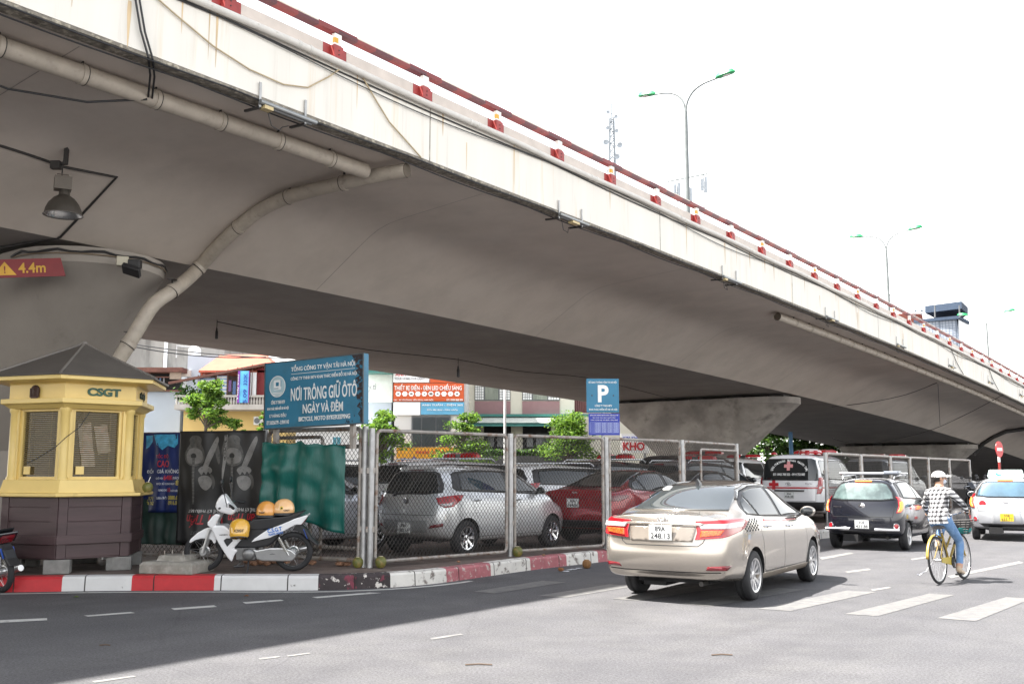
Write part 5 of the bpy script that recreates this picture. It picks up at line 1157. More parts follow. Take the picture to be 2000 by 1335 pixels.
b = MB().mat(pvc_white); b.tube([bp(t, -.062, -.035+.012*math.sin(t*1.3)) for t in range(-12, 101)], .055, 12); b.build('pipe', o)
b = MB().mat(mat('pipe_coupling', (.60, .58, .54), .5))
for i in range(29):
    for dd_ in (0, .22): t = -10.6+3.9*i+dd_; b.tube([bp(t, -.062, -.035+.012*math.sin(t*1.3)), bp(t+.05, -.062, -.035+.012*math.sin(t*1.3+.06))], .063, 12)
b.build('couplings', o)['kind'] = 'stuff'
def run(t0, t1, v, f, step=.5): return [FB(t0+(t1-t0)*i/int((t1-t0)/step), v, f(t0+(t1-t0)*i/int((t1-t0)/step))) for i in range(int((t1-t0)/step)+1)]
conduit('black cable sagging just below the white conduit pipe', run(-12, 100, -.02, lambda t: -.10-.05*abs(math.sin(t*.42))), .013, black_cable)
conduit('thinner black cable looping under the conduit pipe', run(-12, 100, -.035, lambda t: -.09-.16*abs(math.sin(t*.27+.6))**3), .009, black_cable)
conduit('dark cable strung along the bottom edge of the flyover', run(-12, 90, -.02, lambda t: -1.045-.03*abs(math.sin(t*.86))), .012, black_cable)
conduit('second dark cable strung along the bottom edge of the flyover', run(-12, 90, .12, lambda t: -1.09-.04*abs(math.sin(t*.86+.4))), .012, black_cable)
conduit('tan cable hanging in a long loop across the upper left parapet', [FB(t, -.03, z) for t, z in ((-1.9, .05), (-1.45, -.12), (-.9, -.34), (-.3, -.56), (.3, -.68), (.9, -.70), (1.35, -.60), (1.75, -.30), (1.95, -.12))], .011, tan_cable)
conduit('tan cable slanting down the parapet near the pipe end', [FB(t, -.03, z) for t, z in ((2.45, -.08), (2.75, -.36), (3.05, -.62), (3.45, -.82), (3.8, -1.0))], .012, tan_cable)
for k in range(2): conduit('black cable dropping over the parapet at upper left, %s' % ('the left strand' if k == 0 else 'the right strand'), [FB(t+k*.06, v, z) for t, v, z in ((-1.55, -.05, .1), (-1.48, -.05, -.35), (-1.38, -.05, -.75), (-1.25, -.04, -1.05), (-1.0, .3, -1.12), (-.78, .68, -1.25))], .014, black_cable)
conduit('black cable bundle hanging beneath the drain pipe at the left edge', [FB(t, v, z) for t, v, z in ((-4.6, 1.1, -1.3), (-3.4, 1.3, -1.42), (-2.3, 1.35, -1.47), (-1.4, 1.1, -1.42), (-.78, .70, -1.28))], .016, black_cable)
# tube lamps along the bottom edge
for k in range(-1, 13):
    t = .25+3.66*k
    o = thing('tube_lamp', 'tube lamp under the parapet edge, %s' % (['at the upper left corner', 'above the near drain pipe', 'above the end of the near drain pipe', 'nearest beyond the near drain pipe end', 'second beyond the near drain pipe end', 'third beyond the near drain pipe end', 'just before the far drain pipe', 'at the start of the far drain pipe', 'second above the far drain pipe', 'third above the far drain pipe', 'fourth above the far drain pipe', 'fifth above the far drain pipe', 'sixth above the far drain pipe', 'last above the far drain pipe'][k+1]), 'lamp', FB(t), group='tube lamps under the parapet')
    for dt in (0, .82):
        b = MB().mat(steel); b.loft([[bp(t+dt+q, -.035, -1.16), bp(t+dt+q, -.035, -.80), bp(t+dt+q, -.02, -.80), bp(t+dt+q, -.02, -1.16)] for q in (-.018, .018)], smooth=False)
        b.mat(dark_metal); b.loft([[bp(t+dt+q, -.03, -1.18), bp(t+dt+q, .30, -1.16), bp(t+dt+q, .30, -1.13), bp(t+dt+q, -.03, -1.15)] for q in (-.02, .02)], smooth=False); b.build('bracket', o)
    b = MB().mat(mat('lamp_housing', (.30, .31, .31), .35, .6)); b.tube([bp(t-.02, -.06, -1.09), bp(t+1.0, -.06, -1.10)], .035, 10); b.tube([bp(t+.05, -.01, -1.115), bp(t+.95, -.01, -1.125)], .02, 8); b.build('tube', o)
    b = MB().mat(mat('ballast_cream', (.58, .46, .24), .5)); b.loft([[bp(q, -.08, -1.17), bp(q, -.08, -1.12), bp(q, .04, -1.12), bp(q, .04, -1.17)] for q in ((t+.42, t+.66) if k % 2 else (t+.05, t+.2))], smooth=False); b.build('ballast', o)
    b = MB().mat(black_cable); b.tube([bp(t+.2, .05, -1.15), bp(t+.3, .08, -1.32), bp(t+.42, .05, -1.36), bp(t+.5, .1, -1.28), bp(t+.7, .2, -1.18)], .007, 5); b.build('cable', o)
# conduits and the high bay lamp under the bridge at left
L0 = [surf_hit(x, y, .03) for x, y in ((-40, 272), (50, 300), (125, 326), (228, 346), (170, 408), (118, 463), (60, 474), (-30, 489))]
conduit('dark conduit zigzagging over the soffit behind the high bay lamp', L0, .022, dark_metal)
hp = surf_hit(131, 289, .0); hb = thing('high_bay_lamp', 'dark bell shaped high bay lamp hanging from the flyover soffit', 'lamp', hp); sc_ = hp.y/FPX*1.03
b = MB().mat(dark_metal); b.bar((0, 0, .05), (-.01, 0, -.26*1), .07, .05); b.bar((-.03, 0, -.24), (-.22, .02, -.28), .05, .04); b.box((-.15, 0, -.27), (.14, .1, .12)); b.tube([(-.05, 0, -.26), (-.05, 0, -.50)], .012, 6); b.build('bracket', hb)
b = MB().mat(mat('ballast_grey', (.15, .13, .11), .6, .2)); b.box((-.03, 0, -.56), (.24, .2, .2), Matrix.Rotation(.5, 3, 'Z')); b.tube([(-.1, -.05, -.46), (-.1, -.05, -.42), (.04, .02, -.42), (.04, .02, -.46)], .01, 6); b.build('ballast', hb, bevel=.01)
b = MB().mat(mat('lamp_bell', (.075, .065, .055), .5, .3)); b.lathe([(.06, -.66), (.075, -.70), (.08, -.74), (.15, -.79), (.215, -.87), (.255, -.96), (.27, -1.045), (.285, -1.05)], 32, Matrix.Translation((0, 0, 0)))
b.mat(mat('reflector', (.55, .54, .52), .25, .8)); b.lathe([(.28, -1.05), (.26, -1.03), (.245, -.96), (.2, -.87), (.1, -.80), (0, -.80)], 32); b.build('shade', hb)
p0 = FB(1.35, 9.8); ztop = FB(1.35).z-2.45; a0 = math.atan2(NV_.y, NV_.x)
def pier_edge(ang, z, out=.03, hl=5.36, th=2.54):        # point round the near end of the first pier
    r_ = th/2; q = V(-hl+r_+(r_+out)*math.cos(ang), (r_+out)*math.sin(ang), z); return V(p0.x, p0.y, 0)+Matrix.Rotation(a0, 3, 'Z') @ q
conduit('cable bundle wrapped round the top edge of the near pier', [pier_edge(R(a), ztop-.05-.06*abs(math.sin(a*.1)), .035) for a in range(80, 300, 8)], .02, black_cable)
conduit('pale conduit clipped round the near pier just under the cables', [pier_edge(R(a), ztop-.13, .03) for a in range(80, 300, 8)], .010, mat('brown_cable', (.20, .15, .10), .6))
fl = pier_edge(R(192), ztop-.28, .05); fl = pt(262, 522, 16.35)
fo = thing('floodlight', 'small black floodlight and cream junction box on the near pier', 'lamp', fl)
b = MB().mat(mat('junction_cream', (.50, .46, .36), .5)); b.box((-.20, .0, .10), (.19, .12, .16), Matrix.Rotation(.4, 3, 'Z')); b.build('junction_box', fo, bevel=.01)
b = MB().mat(plastic_blk); b.box((0, .03, .06), (.20, .14, .15)); b.tube([(0, 0, 0), (.0, -.03, -.06)], .03, 8); b.M = Matrix.Rotation(R(18), 4, 'Y') @ Matrix.Rotation(R(-35), 4, 'X'); b.box((.03, -.06, -.13), (.30, .2, .08)); b.build('lamp_body', fo, bevel=.015)
cs = thing('clearance_sign', 'dark red height limit sign with yellow triangle and 4.4m lettering on the near pier', 'sign', pt(40, 521, 15.75))
Mc = frame(V(0, 0, 0), (.93, .30, .0), (0, 0, 1)) @ Matrix.Rotation(R(5.5), 4, 'Z')
b = MB().mat(mat('sign_dark_red', (.20, .014, .018), .5, v=.12, sc=4)); b.M = Mc
b.add([V(x, y, 0) for x, y in ((-.95, -.17), (.66, -.17), (.60, .13), (-.95, .13))]+[V(x, y, -.02) for x, y in ((-.95, -.17), (.66, -.17), (.60, .13), (-.95, .13))], [(0, 1, 2, 3), (7, 6, 5, 4), (0, 4, 5, 1), (1, 5, 6, 2), (2, 6, 7, 3), (3, 7, 4, 0)]); b.build('plate', cs)
b = MB().mat(paint_yel); b.M = Mc; b.poly([(-.40, -.13, .004), (-.06, -.13, .004), (-.23, .09, .004)]); b.build('warning_triangle', cs); ftext('!', cs, Mc @ Matrix.Translation((-.23, -.04, .006)), .022, .12, mat('sign_dark_red', ()), .02)
ftext('4.4m', cs, Mc @ Matrix.Translation((.17, -.02, .006)), .40, .17, paint_yel, .02)
# wire with hanging bulbs
wpx = [(424, 628, .05), (560, 655, .25), (720, 683, .35), (895, 702, .2), (1010, 724, .2), (1145, 737, .3), (1240, 760, .3), (1330, 783, .05)]
WP = [surf_hit(*q) for q in wpx]; conduit('thin sagging wire strung below the soffit between two hanging bulbs', smoothpath(WP, 4), .012, black_cable)
for (x, y, off), lb in (((424, 628, .05), 'dark hanging bulb holder below the soffit, left of the teal signboard'), ((895, 702, .2), 'dark hanging bulb holder below the soffit, left of the parking sign')):
    p = surf_hit(x, y, off); k = p.y/FPX; o = thing('bulb_holder', lb, 'lamp', p)
    b = MB().mat(black_cable); b.tube([(0, 0, .05), (0, 0, -14*k)], .01, 6); b.build('cord', o)
    b = MB().mat(plastic_blk); b.lathe([(0, -12*k), (1.5*k, -12.5*k), (1.8*k, -17*k), (2.8*k, -20*k), (2.9*k, -34*k), (0, -35*k)], 12); b.build('socket', o)
conduit('thin wire sagging below the soffit in front of the far pier', smoothpath([surf_hit(*q) for q in ((1625, 855, .05), (1650, 862, .3), (1700, 865, .2), (1800, 845, .6), (1880, 812, .7), (1960, 770, .2))], 4), .015, black_cable)
conduit('thin wire looping across the sloping web towards the parapet', smoothpath([surf_hit(*q) for q in ((1625, 794, .05), (1700, 785, .2), (1770, 770, .3), (1830, 747, .2))], 4), .014, black_cable)
conduit('thin vertical wire hanging from the far drain pipe', [surf_hit(1832, 750, .1), surf_hit(1834, 790, .3), surf_hit(1836, 830, .3)], .014, black_cable)
for t0_, lb in ((37.5, 'thin cable hanging slack over the parapet near the far lamps'), (44.5, 'second thin cable slanting down the parapet farther right')):
    conduit(lb, [FB(t0_+i*.5, -.04, z) for i, z in enumerate((-.05, -.35, -.62, -.8, -.98))], .014, black_cable)
# ------------------------------------------------------------------ street lamps on the deck
lamp_green = mat('lamp_green', (.004, .24, .075), .4, coat=.3); pole_m = mat('lamp_pole', (.15, .165, .165), .5, .0)
for t, lb in ((33.3, 'nearest double armed street lamp with green heads standing on the flyover'), (63.8, 'second double armed street lamp with green heads, mid way along the flyover'), (94.3, 'farthest double armed street lamp with green heads at the right edge')):
    base = FB(t, 10.2, -.74); o = thing('street_lamp', lb, 'street lamp', base, math.atan2(NV_.y, NV_.x), 'street lamps on the flyover')
    b = MB().mat(pole_m); H0 = 12.25; b.tube([(0, 0, 0), (0, 0, 4), (0, 0, H0)], [.15, .12, .085], 12); b.lathe([(.17, 0), (.17, .35), (.12, .4)], 14); b.build('pole', o)
    for sg in (1, -1):
        b = MB().mat(pole_m); b.tube(smoothpath([(0, 0, H0-.1), (sg*.10, 0, H0+.45), (sg*.42, 0, H0+.9), (sg*.95, 0, H0+1.15), (sg*1.65, 0, H0+1.25)], 5), .05, 8); b.build('arm', o)
        b = MB().mat(lamp_green); q = V(sg*1.6, 0, H0+1.25); d = V(sg, 0, .10).normalized()
        b.loft([[q+d*s_+V(0, w_, 0), q+d*s_+V(0, w_*.6, h_), q+d*s_+V(0, -w_*.6, h_), q+d*s_+V(0, -w_, 0), q+d*s_+V(0, 0, -h_*.35)] for s_, w_, h_ in ((0, .08, .08), (.15, .17, .18), (.5, .21, .22), (.85, .16, .16), (.97, .05, .05))], smooth=True)
        h_ = b.build('lamp_head', o); b = MB().mat(lamp_clear); b.ell(q+d*.5+V(0, 0, -.03), (.28, .10, .05)); b.build('lens', h_)
    b = MB().mat(pole_m); b.tube([(1.05, 0, 9.0), (-1.05, 0, 9.0)], .035, 6); b.tube([(0, 0, 8.95), (0, 0, 9.07)], .1, 10); b.build('flag_bar', o)
# ------------------------------------------------------------------ no entry sign
ne = gp(1957, 1003, KZ); d_ = 36.5; ne = pt(1957, 985, d_); ne.z = KZ
o = thing('no_entry_sign', 'round red no entry sign on a red and white striped pole at right', 'sign', ne)
zc_ = pt(1957, 877, d_).z-KZ; rs = 15.5*d_/FPX
for i in range(6):
    b = MB().mat(paint_red if i % 2 == 0 else white_ink); b.tube([(0, 0, (zc_-.1)*i/6), (0, 0, (zc_-.1)*(i+1)/6)], .045, 10); b.build('pole_band', o)
b = MB().mat(mat('sign_red', (.55, .015, .02), .4)); Mn = frame(V(0, -.06, zc_), (.777, .632, 0), (0, 0, 1)); b.M = Mn; b.lathe([(0, .01), (rs, .01), (rs, -.01), (0, -.01)], 32); b.build('disc', o)
b = MB().mat(white_ink); b.M = Mn; b.box((0, 0, .014), (rs*1.35, rs*.38, .006)); b.build('bar', o)
# ------------------------------------------------------------------ beyond the bridge: houses, shops, trees
def rect(b, x0, y0, x1, y1, Y, d=.3, m=None, front=0.):
    if m: b.mat(m)
    Y -= front; a = pt(x0, y1, Y); c = pt(x1, y0, Y); return b.box(((a.x+c.x)/2, Y+d/2, (a.z+c.z)/2), (c.x-a.x, d, c.z-a.z))
def part(root, name, rects, Y, m, d=.3, front=0., bevel=0.):
    b = MB()
    for r_ in rects: rect(b, *r_, Y, d, m, front)
    o = b.build(name, root, bevel=bevel); o.location = -root.location; return o
def anchored(name, label, cat, x, Y, group=None):
    p = pt(x, 900, Y); p.z = 0; return thing(name, label, cat, p, group=group)
def mark_text(root, s, x, y, w, h, Y, m, bold=.02, front=.0):
    Y -= front; k = Y/FPX; p = pt(x, y, Y); ftext(s, root, frame(V(p.x, Y, p.z)-root.location, (1, 0, 0), (0, 0, 1)), w*k, h*k, m, bold, ext=.01)
wall_white = mat('house_white', (.62, .61, .59), .8, v=.06, sc=.5, col2=(.62, .60, .57), amt=.7, sharp=.3); wall_cream = mat('house_cream', (.60, .57, .48), .8, v=.06, sc=.6)
wall_yellow = mat('house_yellow', (.58, .41, .15), .8, v=.08, sc=.6); wall_blue = mat('house_pale_blue', (.40, .46, .53), .8, v=.05, sc=.5); old_conc = mat('stained_concrete', (.24, .225, .205), .9, v=.2, sc=.5, col2=(.09, .083, .075), amt=.60, sharp=.22, stretch=(1.5, 1.5, .3))
win_dark = mat('window_glass', (.05, .06, .065), .08, v=.3, sc=.6); frame_grey = mat('window_frame', (.12, .125, .13), .5); purple = mat('purple_band', (.26, .15, .155), .7, v=.05); teal_c = mat('canopy_teal', (.03, .16, .14), .5); void_ = mat('dark_opening', (.012, .012, .013), .9); curtain = mat('curtain', (.22, .24, .20), .8, v=.3, sc=3, stretch=(6, 1, .4))
orange = mat('shop_orange', (.50, .075, .012), .6, v=.04); sky_sign = mat('shop_blue', (.10, .34, .52), .5, v=.2, sc=.6); amber = mat('shop_amber', (.70, .32, .015), .6); shop_white = mat('shop_white', (.83, .83, .82), .6, v=.05)
tile_red = mat('roof_tile', (.36, .095, .055), .75, v=.12, sc=1.5, bump=.3, bs=8); rust_beam = mat('rusty_beam', (.13, .05, .035), .7, v=.3, sc=3)
# white shop building with signs
Y = 62.
sh_ = anchored('shop_building', 'white shop building with an orange lighting shop sign behind the fence', 'building', 836, Y)
part(sh_, 'wall', [(768, 560, 912, 955)], Y, wall_white, 9.)
part(sh_, 'side_wall', [(716, 560, 768, 955)], Y+.6, wall_blue, 8.)
f = part(sh_, 'window', [(803, 812, 880, 872)], Y, frame_grey, .2, .08)
for x0, x1 in ((806, 822), (824, 850), (852, 877)): part(f, 'pane', [(x0, 815, x1, 870)], Y, win_dark, .1, .14)
f.location = -sh_.location
for q in [o for o in bpy.data.objects if o.parent == f]: q.location = (0, 0, 0)
s1 = part(sh_, 'shop_sign', [(768, 748, 906, 783)], Y, orange, .3, .3); s1b = part(sh_, 'shop_sign', [(840, 738, 906, 747)], Y, orange, .3, .28)
mark_text(sh_, 'THIẾT BỊ ĐIỆN - ĐÈN LED CHIẾU SÁNG', 836, 756, 132, 15, Y, white_ink, .03, .33)
b = MB().mat(white_ink); icon = MB().mat(mat('icon_dark', (.12, .10, .09), .6))
for i in range(10):
    p = pt(779+12.7*i, 769.5, Y); r_ = 5.6*Y/FPX; b.prism([V(p.x+r_*math.cos(R(60*k)), Y-.31, p.z+r_*.95*math.sin(R(60*k))) for k in range(6)], (0, -.02, 0))
    w_ = (.3, .1, .35, .08, .2, .45, .25, .1, .15, .3)[i]*r_*1.6; icon.box((p.x, Y-.335, p.z), (w_*1.5, .01, w_))
q = b.build('sign_icons', sh_); q.location = -sh_.location; q = icon.build('icon_marks', sh_); q.location = -sh_.location
mark_text(sh_, '95 - 97 ĐƯỜNG YÊN PHỤ, HÀ NỘI', 808, 780.5, 76, 4, Y, white_ink, .03, .33); mark_text(sh_, 'ĐT: 0984 888 999', 888, 780.5, 32, 4, Y, white_ink, .03, .33)
part(sh_, 'shop_sign', [(768, 724, 838, 746)], Y, shop_white, .3, .27); mark_text(sh_, 'YOUR HOME-OUR LIGHT', 800, 739, 60, 5, Y, mat('sign_grey', (.30, .30, .32), .6), .02, .3); mark_text(sh_, 'ANH TUẤN', 797, 729, 50, 10, Y, mat('shop_red', (.52, .02, .03), .6), .03, .3)
part(sh_, 'shop_sign', [(822, 785, 906, 809)], Y, sky_sign, .3, .3); mark_text(sh_, 'ANH TUẤN - ĐIỆN 365', 864, 790, 80, 6, Y, shop_white, .03, .33); mark_text(sh_, 'Điện dân dụng - Công nghiệp', 864, 800, 60, 4, Y, shop_white, .02, .33)
part(sh_, 'shop_sign', [(768, 785, 821, 810)], Y, shop_white, .3, .27)
part(sh_, 'shop_sign', [(774, 873, 916, 912)], Y, amber, .4, .6); mark_text(sh_, 'ANH TUẤN', 843, 881, 64, 9, Y, mat('shop_red', ()), .03, .64); mark_text(sh_, 'ĐIỆN', 806, 899, 46, 16, Y, mat('shop_deep_blue', (.02, .06, .38), .6), .04, .64)
part(sh_, 'shop_sign', [(717, 722, 767, 785)], Y+.6, mat('shop_mint', (.66, .72, .68), .6, v=.06), .3, .3); mark_text(sh_, 'y.ti', 727, 757, 14, 16, Y+.6, mat('sign_grey', ()), .0, .33)
part(sh_, 'eave', [(712, 718, 770, 727)], Y, teal_c, 3, 1.)
# long building with purple bands and the teal canopy
Y = 66.
lb_ = anchored('terrace_building', 'cream building with purple bands, teal canopy and dark ground floor openings', 'building', 1010, Y)
part(lb_, 'wall', [(905, 560, 1120, 945)], Y, wall_cream, 9.)
for r_ in [(927, 783, 997, 808), (1020, 783, 1093, 808), (927, 700, 997, 727), (1020, 700, 1093, 727)]: part(lb_, 'band', [r_], Y, purple, .3, .08)
for (x0, x1) in ((927, 997), (1020, 1093)):
    for (y0, y1) in ((748, 782), (663, 699)):
        f = part(lb_, 'window', [(x0, y0, x1, y1)], Y, frame_grey, .3, .06); f.location = -lb_.location; w_ = (x1-x0)
        for k, (u0, u1, m_) in enumerate(((.02, .25, shop_white), (.29, .66, curtain), (.70, .98, shop_white))):
            q = part(f, 'pane', [(x0+w_*u0, y0+2, x0+w_*u1, y1-2)], Y, m_ if k != 1 else curtain, .05, .10); q.location = (0, 0, 0)
        b = MB().mat(frame_grey)
        for u0, u1 in ((.02, .25), (.70, .98)):
            for j in range(1, 6): rect(b, x0+w_*u0, y0+2+(y1-y0-4)*j/6-.35, x0+w_*u1, y0+2+(y1-y0-4)*j/6+.35, Y, .03, None, .13)
            for j in range(1, 4): xx = x0+w_*(u0+(u1-u0)*j/4); rect(b, xx-.35, y0+2, xx+.35, y1-2, Y, .03, None, .134)
        q = b.build('shutter_grid', f); q.location = (0, 0, 0)
b = MB().mat(mat('awning_cloth', (.55, .58, .54), .7, v=.12, sc=.8, stretch=(3, 1, 1))); a0_ = pt(915, 812, Y); a1_ = pt(1100, 812, Y); zz = pt(915, 826, Y-1.6).z
b.add([V(a0_.x, Y, a0_.z), V(a1_.x, Y, a1_.z), V(a1_.x, Y-1.6, zz), V(a0_.x, Y-1.6, zz), V(a0_.x, Y, a0_.z-.05), V(a1_.x, Y, a1_.z-.05), V(a1_.x, Y-1.6, zz-.05), V(a0_.x, Y-1.6, zz-.05)], [(0, 1, 2, 3), (7, 6, 5, 4), (0, 3, 7, 4), (1, 5, 6, 2), (3, 2, 6, 7)])
q = b.build('awning', lb_); q.location = -lb_.location
part(lb_, 'canopy', [(905, 808, 1150, 813)], Y, teal_c, .6, .5); part(lb_, 'canopy_valance', [(915, 825, 1100, 832)], Y-1.6, teal_c, .06)
for x0, x1 in ((945, 998), (1021, 1076), (1085, 1118)): 
    f = part(lb_, 'opening', [(x0, 832, x1, 884)], Y, void_, .2, .05); f.location = -lb_.location
    q = part(f, 'pane', [(x0+8, 846, x0+20, 872), (x0+26, 846, x1-6, 872)], Y, win_dark, .05, .09); q.location = (0, 0, 0)
part(lb_, 'low_wall', [(905, 900, 1120, 945)], Y-4, shop_white, .3); part(lb_, 'planter', [(905, 889, 1120, 900)], Y-4, void_, .5)
# red corrugated annex
an = anchored('corrugated_annex', 'dark red corrugated metal annex between the cream building and the pier', 'building', 1170, 68)
b = MB().mat(mat('corrugated_red', (.17, .075, .075), .6, v=.1))
a = pt(1118, 945, 68); c = pt(1240, 640, 68); n_ = 60
b.loft([[V(a.x+(c.x-a.x)*i/n_, 68+.05*(i % 2), a.z), V(a.x+(c.x-a.x)*i/n_, 68+.05*(i % 2), c.z), V(a.x+(c.x-a.x)*i/n_, 74, c.z), V(a.x+(c.x-a.x)*i/n_, 74, a.z)] for i in range(n_+1)], smooth=False); q = b.build('wall', an); q.location = -an.location
part(an, 'roof', [(1114, 632, 1244, 641)], 67.5, rust_beam, 7)
part(an, 'wall_base', [(1118, 806, 1330, 945)], 67.6, wall_cream, .3)
ks = anchored('roadside_board', 'white roadside board with red capital letters beside the pier', 'sign', 1240, 60)
part(ks, 'board', [(1213, 846, 1268, 884)], 60, shop_white, .1); mark_text(ks, 'KHO', 1238, 871, 42, 16, 60, mat('shop_red', ()), .04, .02); mark_text(ks, 'KIM KHÍ', 1232, 854, 30, 6, 60, mat('shop_deep_blue', ()), .03, .02); part(ks, 'leg', [(1218, 884, 1222, 938)], 60.1, steel, .1); part(ks, 'leg', [(1258, 884, 1262, 938)], 60.1, steel, .1)
# houses at left
Y = 64.
ho = anchored('concrete_house', 'tall stained bare concrete house wall at far left under the bridge', 'house', 340, Y+4)
part(ho, 'wall', [(180, 520, 445, 955)], Y+4, old_conc, 9.)
part(ho, 'gutter_pipe', [(324, 560, 326, 740)], Y+4, shop_white, .1, .15)
h2 = anchored('stucco_house', 'pale blue stucco house with a dark laundry balcony beside the booth roof', 'house', 320, Y)
part(h2, 'wall', [(200, 762, 354, 955), (356, 694, 425, 955)], Y, wall_blue, 4.)
part(h2, 'parapet', [(330, 722, 372, 735)], Y-.2, wall_white, 1.5); part(h2, 'balcony', [(250, 724, 352, 764)], Y, void_, .3, .2); part(h2, 'awning', [(252, 717, 356, 726)], Y, rust_beam, 1.4, 1.2); part(h2, 'balcony_rail', [(250, 761, 354, 764), (290, 724, 293, 762), (250, 735, 352, 737)], Y, rust_beam, .1, .9); part(h2, 'awning_cloth', [(331, 723, 354, 740)], Y, mat('tan_cloth', (.30, .24, .19), .8), .05, 1.0)
rr = random.Random(4)
for i in range(9):
    x = 262+7*i; m_ = rr.choice([shop_white, mat('cloth_blue', (.10, .16, .30), .8), mat('cloth_grey', (.22, .22, .24), .8), mat('cloth_pink', (.45, .25, .28), .8)]); part(h2, 'laundry', [(x, 737, x+3.5, 752+rr.random()*6)], Y, m_, .03, .7)
wt = anchored('water_tank', 'white water tank and pipes on the pale blue house roof', 'tank', 380, Y+1.5)
zz = pt(380, 694, Y).z; zz2 = pt(380, 676, Y).z; b = MB().mat(shop_white); r_ = 12*Y/FPX; px_ = pt(380, 690, Y+1.5).x
b.lathe([(0, zz2+.25), (r_*.5, zz2+.2), (r_, zz2), (r_, zz+.15), (r_*.95, zz)], 20, Matrix.Translation((px_, Y+1.5, 0))); q = b.build('tank', wt); q.location = -wt.location
b = MB().mat(steel); b.tube([V(px_-1.1, Y+1.2, zz), V(px_-1.1, Y+1.2, zz2+.2), V(px_, Y+1.2, zz2+.1)], .05, 6); q = b.build('pipe', wt); q.location = -wt.location
Y = 60.
h3 = anchored('balcony_house', 'yellow house with a long balustraded balcony full of laundry under a red tiled roof', 'house', 440, Y)
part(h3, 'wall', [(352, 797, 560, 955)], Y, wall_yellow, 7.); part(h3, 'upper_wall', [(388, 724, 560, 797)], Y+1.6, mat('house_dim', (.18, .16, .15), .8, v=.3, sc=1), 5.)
def hip(x0, x1, ye, yt, xa, xb, Yf, dep, m):
    a = pt(x0, ye, Yf); c = pt(x1, ye, Yf); t0_ = pt(xa, yt, Yf+dep/2); t1_ = pt(xb, yt, Yf+dep/2); z_ = a.z
    P = [V(a.x, Yf, z_), V(c.x, Yf, z_), V(c.x, Yf+dep, z_), V(a.x, Yf+dep, z_), V(t0_.x, Yf+dep/2, t0_.z), V(t1_.x, Yf+dep/2, t0_.z)]
    b = MB().mat(m); b.add(P+[p-V(0, 0, .12) for p in P[:4]], [(0, 1, 5, 4), (1, 2, 5), (2, 3, 4, 5), (3, 0, 4), (0, 6, 7, 1), (1, 7, 8, 2), (2, 8, 9, 3), (3, 9, 6, 0), (9, 8, 7, 6)]); return b
q = hip(388, 540, 723, 692, 432, 520, Y-.6, 6.5, tile_red).build('roof', h3); q.location = -h3.location
part(h3, 'roof_post', [(392, 723, 396, 738), (528, 723, 532, 738)], Y-.3, tile_red, .15)
b = MB().mat(rust_beam); b.bar(pt(330, 748, Y-1.5), pt(520, 711, Y-1.5), .25, .14); b.add([pt(330, 748, Y-1.5), pt(520, 711, Y-1.5), pt(540, 707, Y+1.5), pt(350, 744, Y+1.5)], [(0, 1, 2, 3)]); q = b.build('balcony_roof', h3); q.location = -h3.location
for x in (385, 421, 443, 462, 491):
    part(h3, 'balcony_post', [(x, 742-(x-330)*.19, x+1.6, 792)], Y-1.4, rust_beam, .06)
part(h3, 'balcony_slab', [(340, 789, 560, 799)], Y-1.6, mat('balcony_stone', (.42, .39, .35), .85, v=.15, sc=2), 3.2)
part(h3, 'balustrade_rail', [(342, 771, 560, 775)], Y-1.6, mat('balcony_stone', ()), .2)
for i in range(38):
    x = 345+5.6*i; b = MB().mat(mat('balcony_stone', ())); p = pt(x, 789, Y-1.5); p2 = pt(x, 774, Y-1.5); h_ = p2.z-p.z
    b.lathe([(.05, 0), (.055, .1*h_), (.075, .35*h_), (.04, .7*h_), (.055, h_)], 8, Matrix.Translation((p.x, p.y, p.z))); q = b.build('baluster', h3); q.location = -h3.location
stripe = mat('striped_sheet', (.50, .55, .62), .8, v=.05); N = stripe.node_tree.nodes; L = stripe.node_tree.links; wv_ = N.new('ShaderNodeTexWave'); wv_.bands_direction = 'Z'; wv_.inputs['Scale'].default_value = 1.5; tc = N.new('ShaderNodeTexCoord'); L.new(tc.outputs['Object'], wv_.inputs['Vector']); rp = N.new('ShaderNodeValToRGB'); rp.color_ramp.interpolation = 'CONSTANT'; rp.color_ramp.elements[0].color = (.20, .30, .48, 1); rp.color_ramp.elements[1].color = (.60, .60, .58, 1); rp.color_ramp.elements[1].position = .35; L.new(wv_.outputs[0], rp.inputs[0]); L.new(rp.outputs[0], N['Principled BSDF'].inputs['Base Color'])
for x0, y0, x1, y1, m_ in ((387, 738, 420, 788, stripe), (422, 733, 443, 776, stripe), (446, 742, 452, 764, mat('cloth_purple', (.20, .10, .25), .8)), (454, 744, 461, 770, mat('cloth_blue', ())), (488, 727, 501, 775, shop_white)): part(h3, 'laundry', [(x0, y0, x1, y1)], Y, m_, .04, 1.2)
part(h3, 'balcony_banner', [(463, 724, 487, 786)], Y, mat('banner_cyan', (.12, .48, .72), .6), .05, 1.75); part(h3, 'banner_edge', [(463, 724, 469, 786), (484, 724, 487.5, 786)], Y, mat('banner_purple', (.24, .04, .36), .6), .05, 1.78)
p = pt(478, 755, Y-1.8); k = Y/FPX
for s_, dy, dx, w_, h_ in (('5.09', -18, 1, 26, 7), ('320K', 14, 1, 22, 7)): ftext(s_, h3, frame(V(p.x+dx*k, Y-1.82, p.z+dy*k)-h3.location, (0, 0, 1), (-1, 0, 0)), w_*k, h_*k, mat('shop_deep_blue', ()), .02)
ftext('5 ngày trong', h3, frame(V(p.x-12.3*k, Y-1.84, p.z)-h3.location, (0, 0, 1), (-1, 0, 0)), 48*k, 3.6*k, shop_white, .02)
part(h3, 'red_shutter', [(501, 719, 560, 775)], Y, mat('shutter_red', (.20, .02, .022), .6), .1, .6)
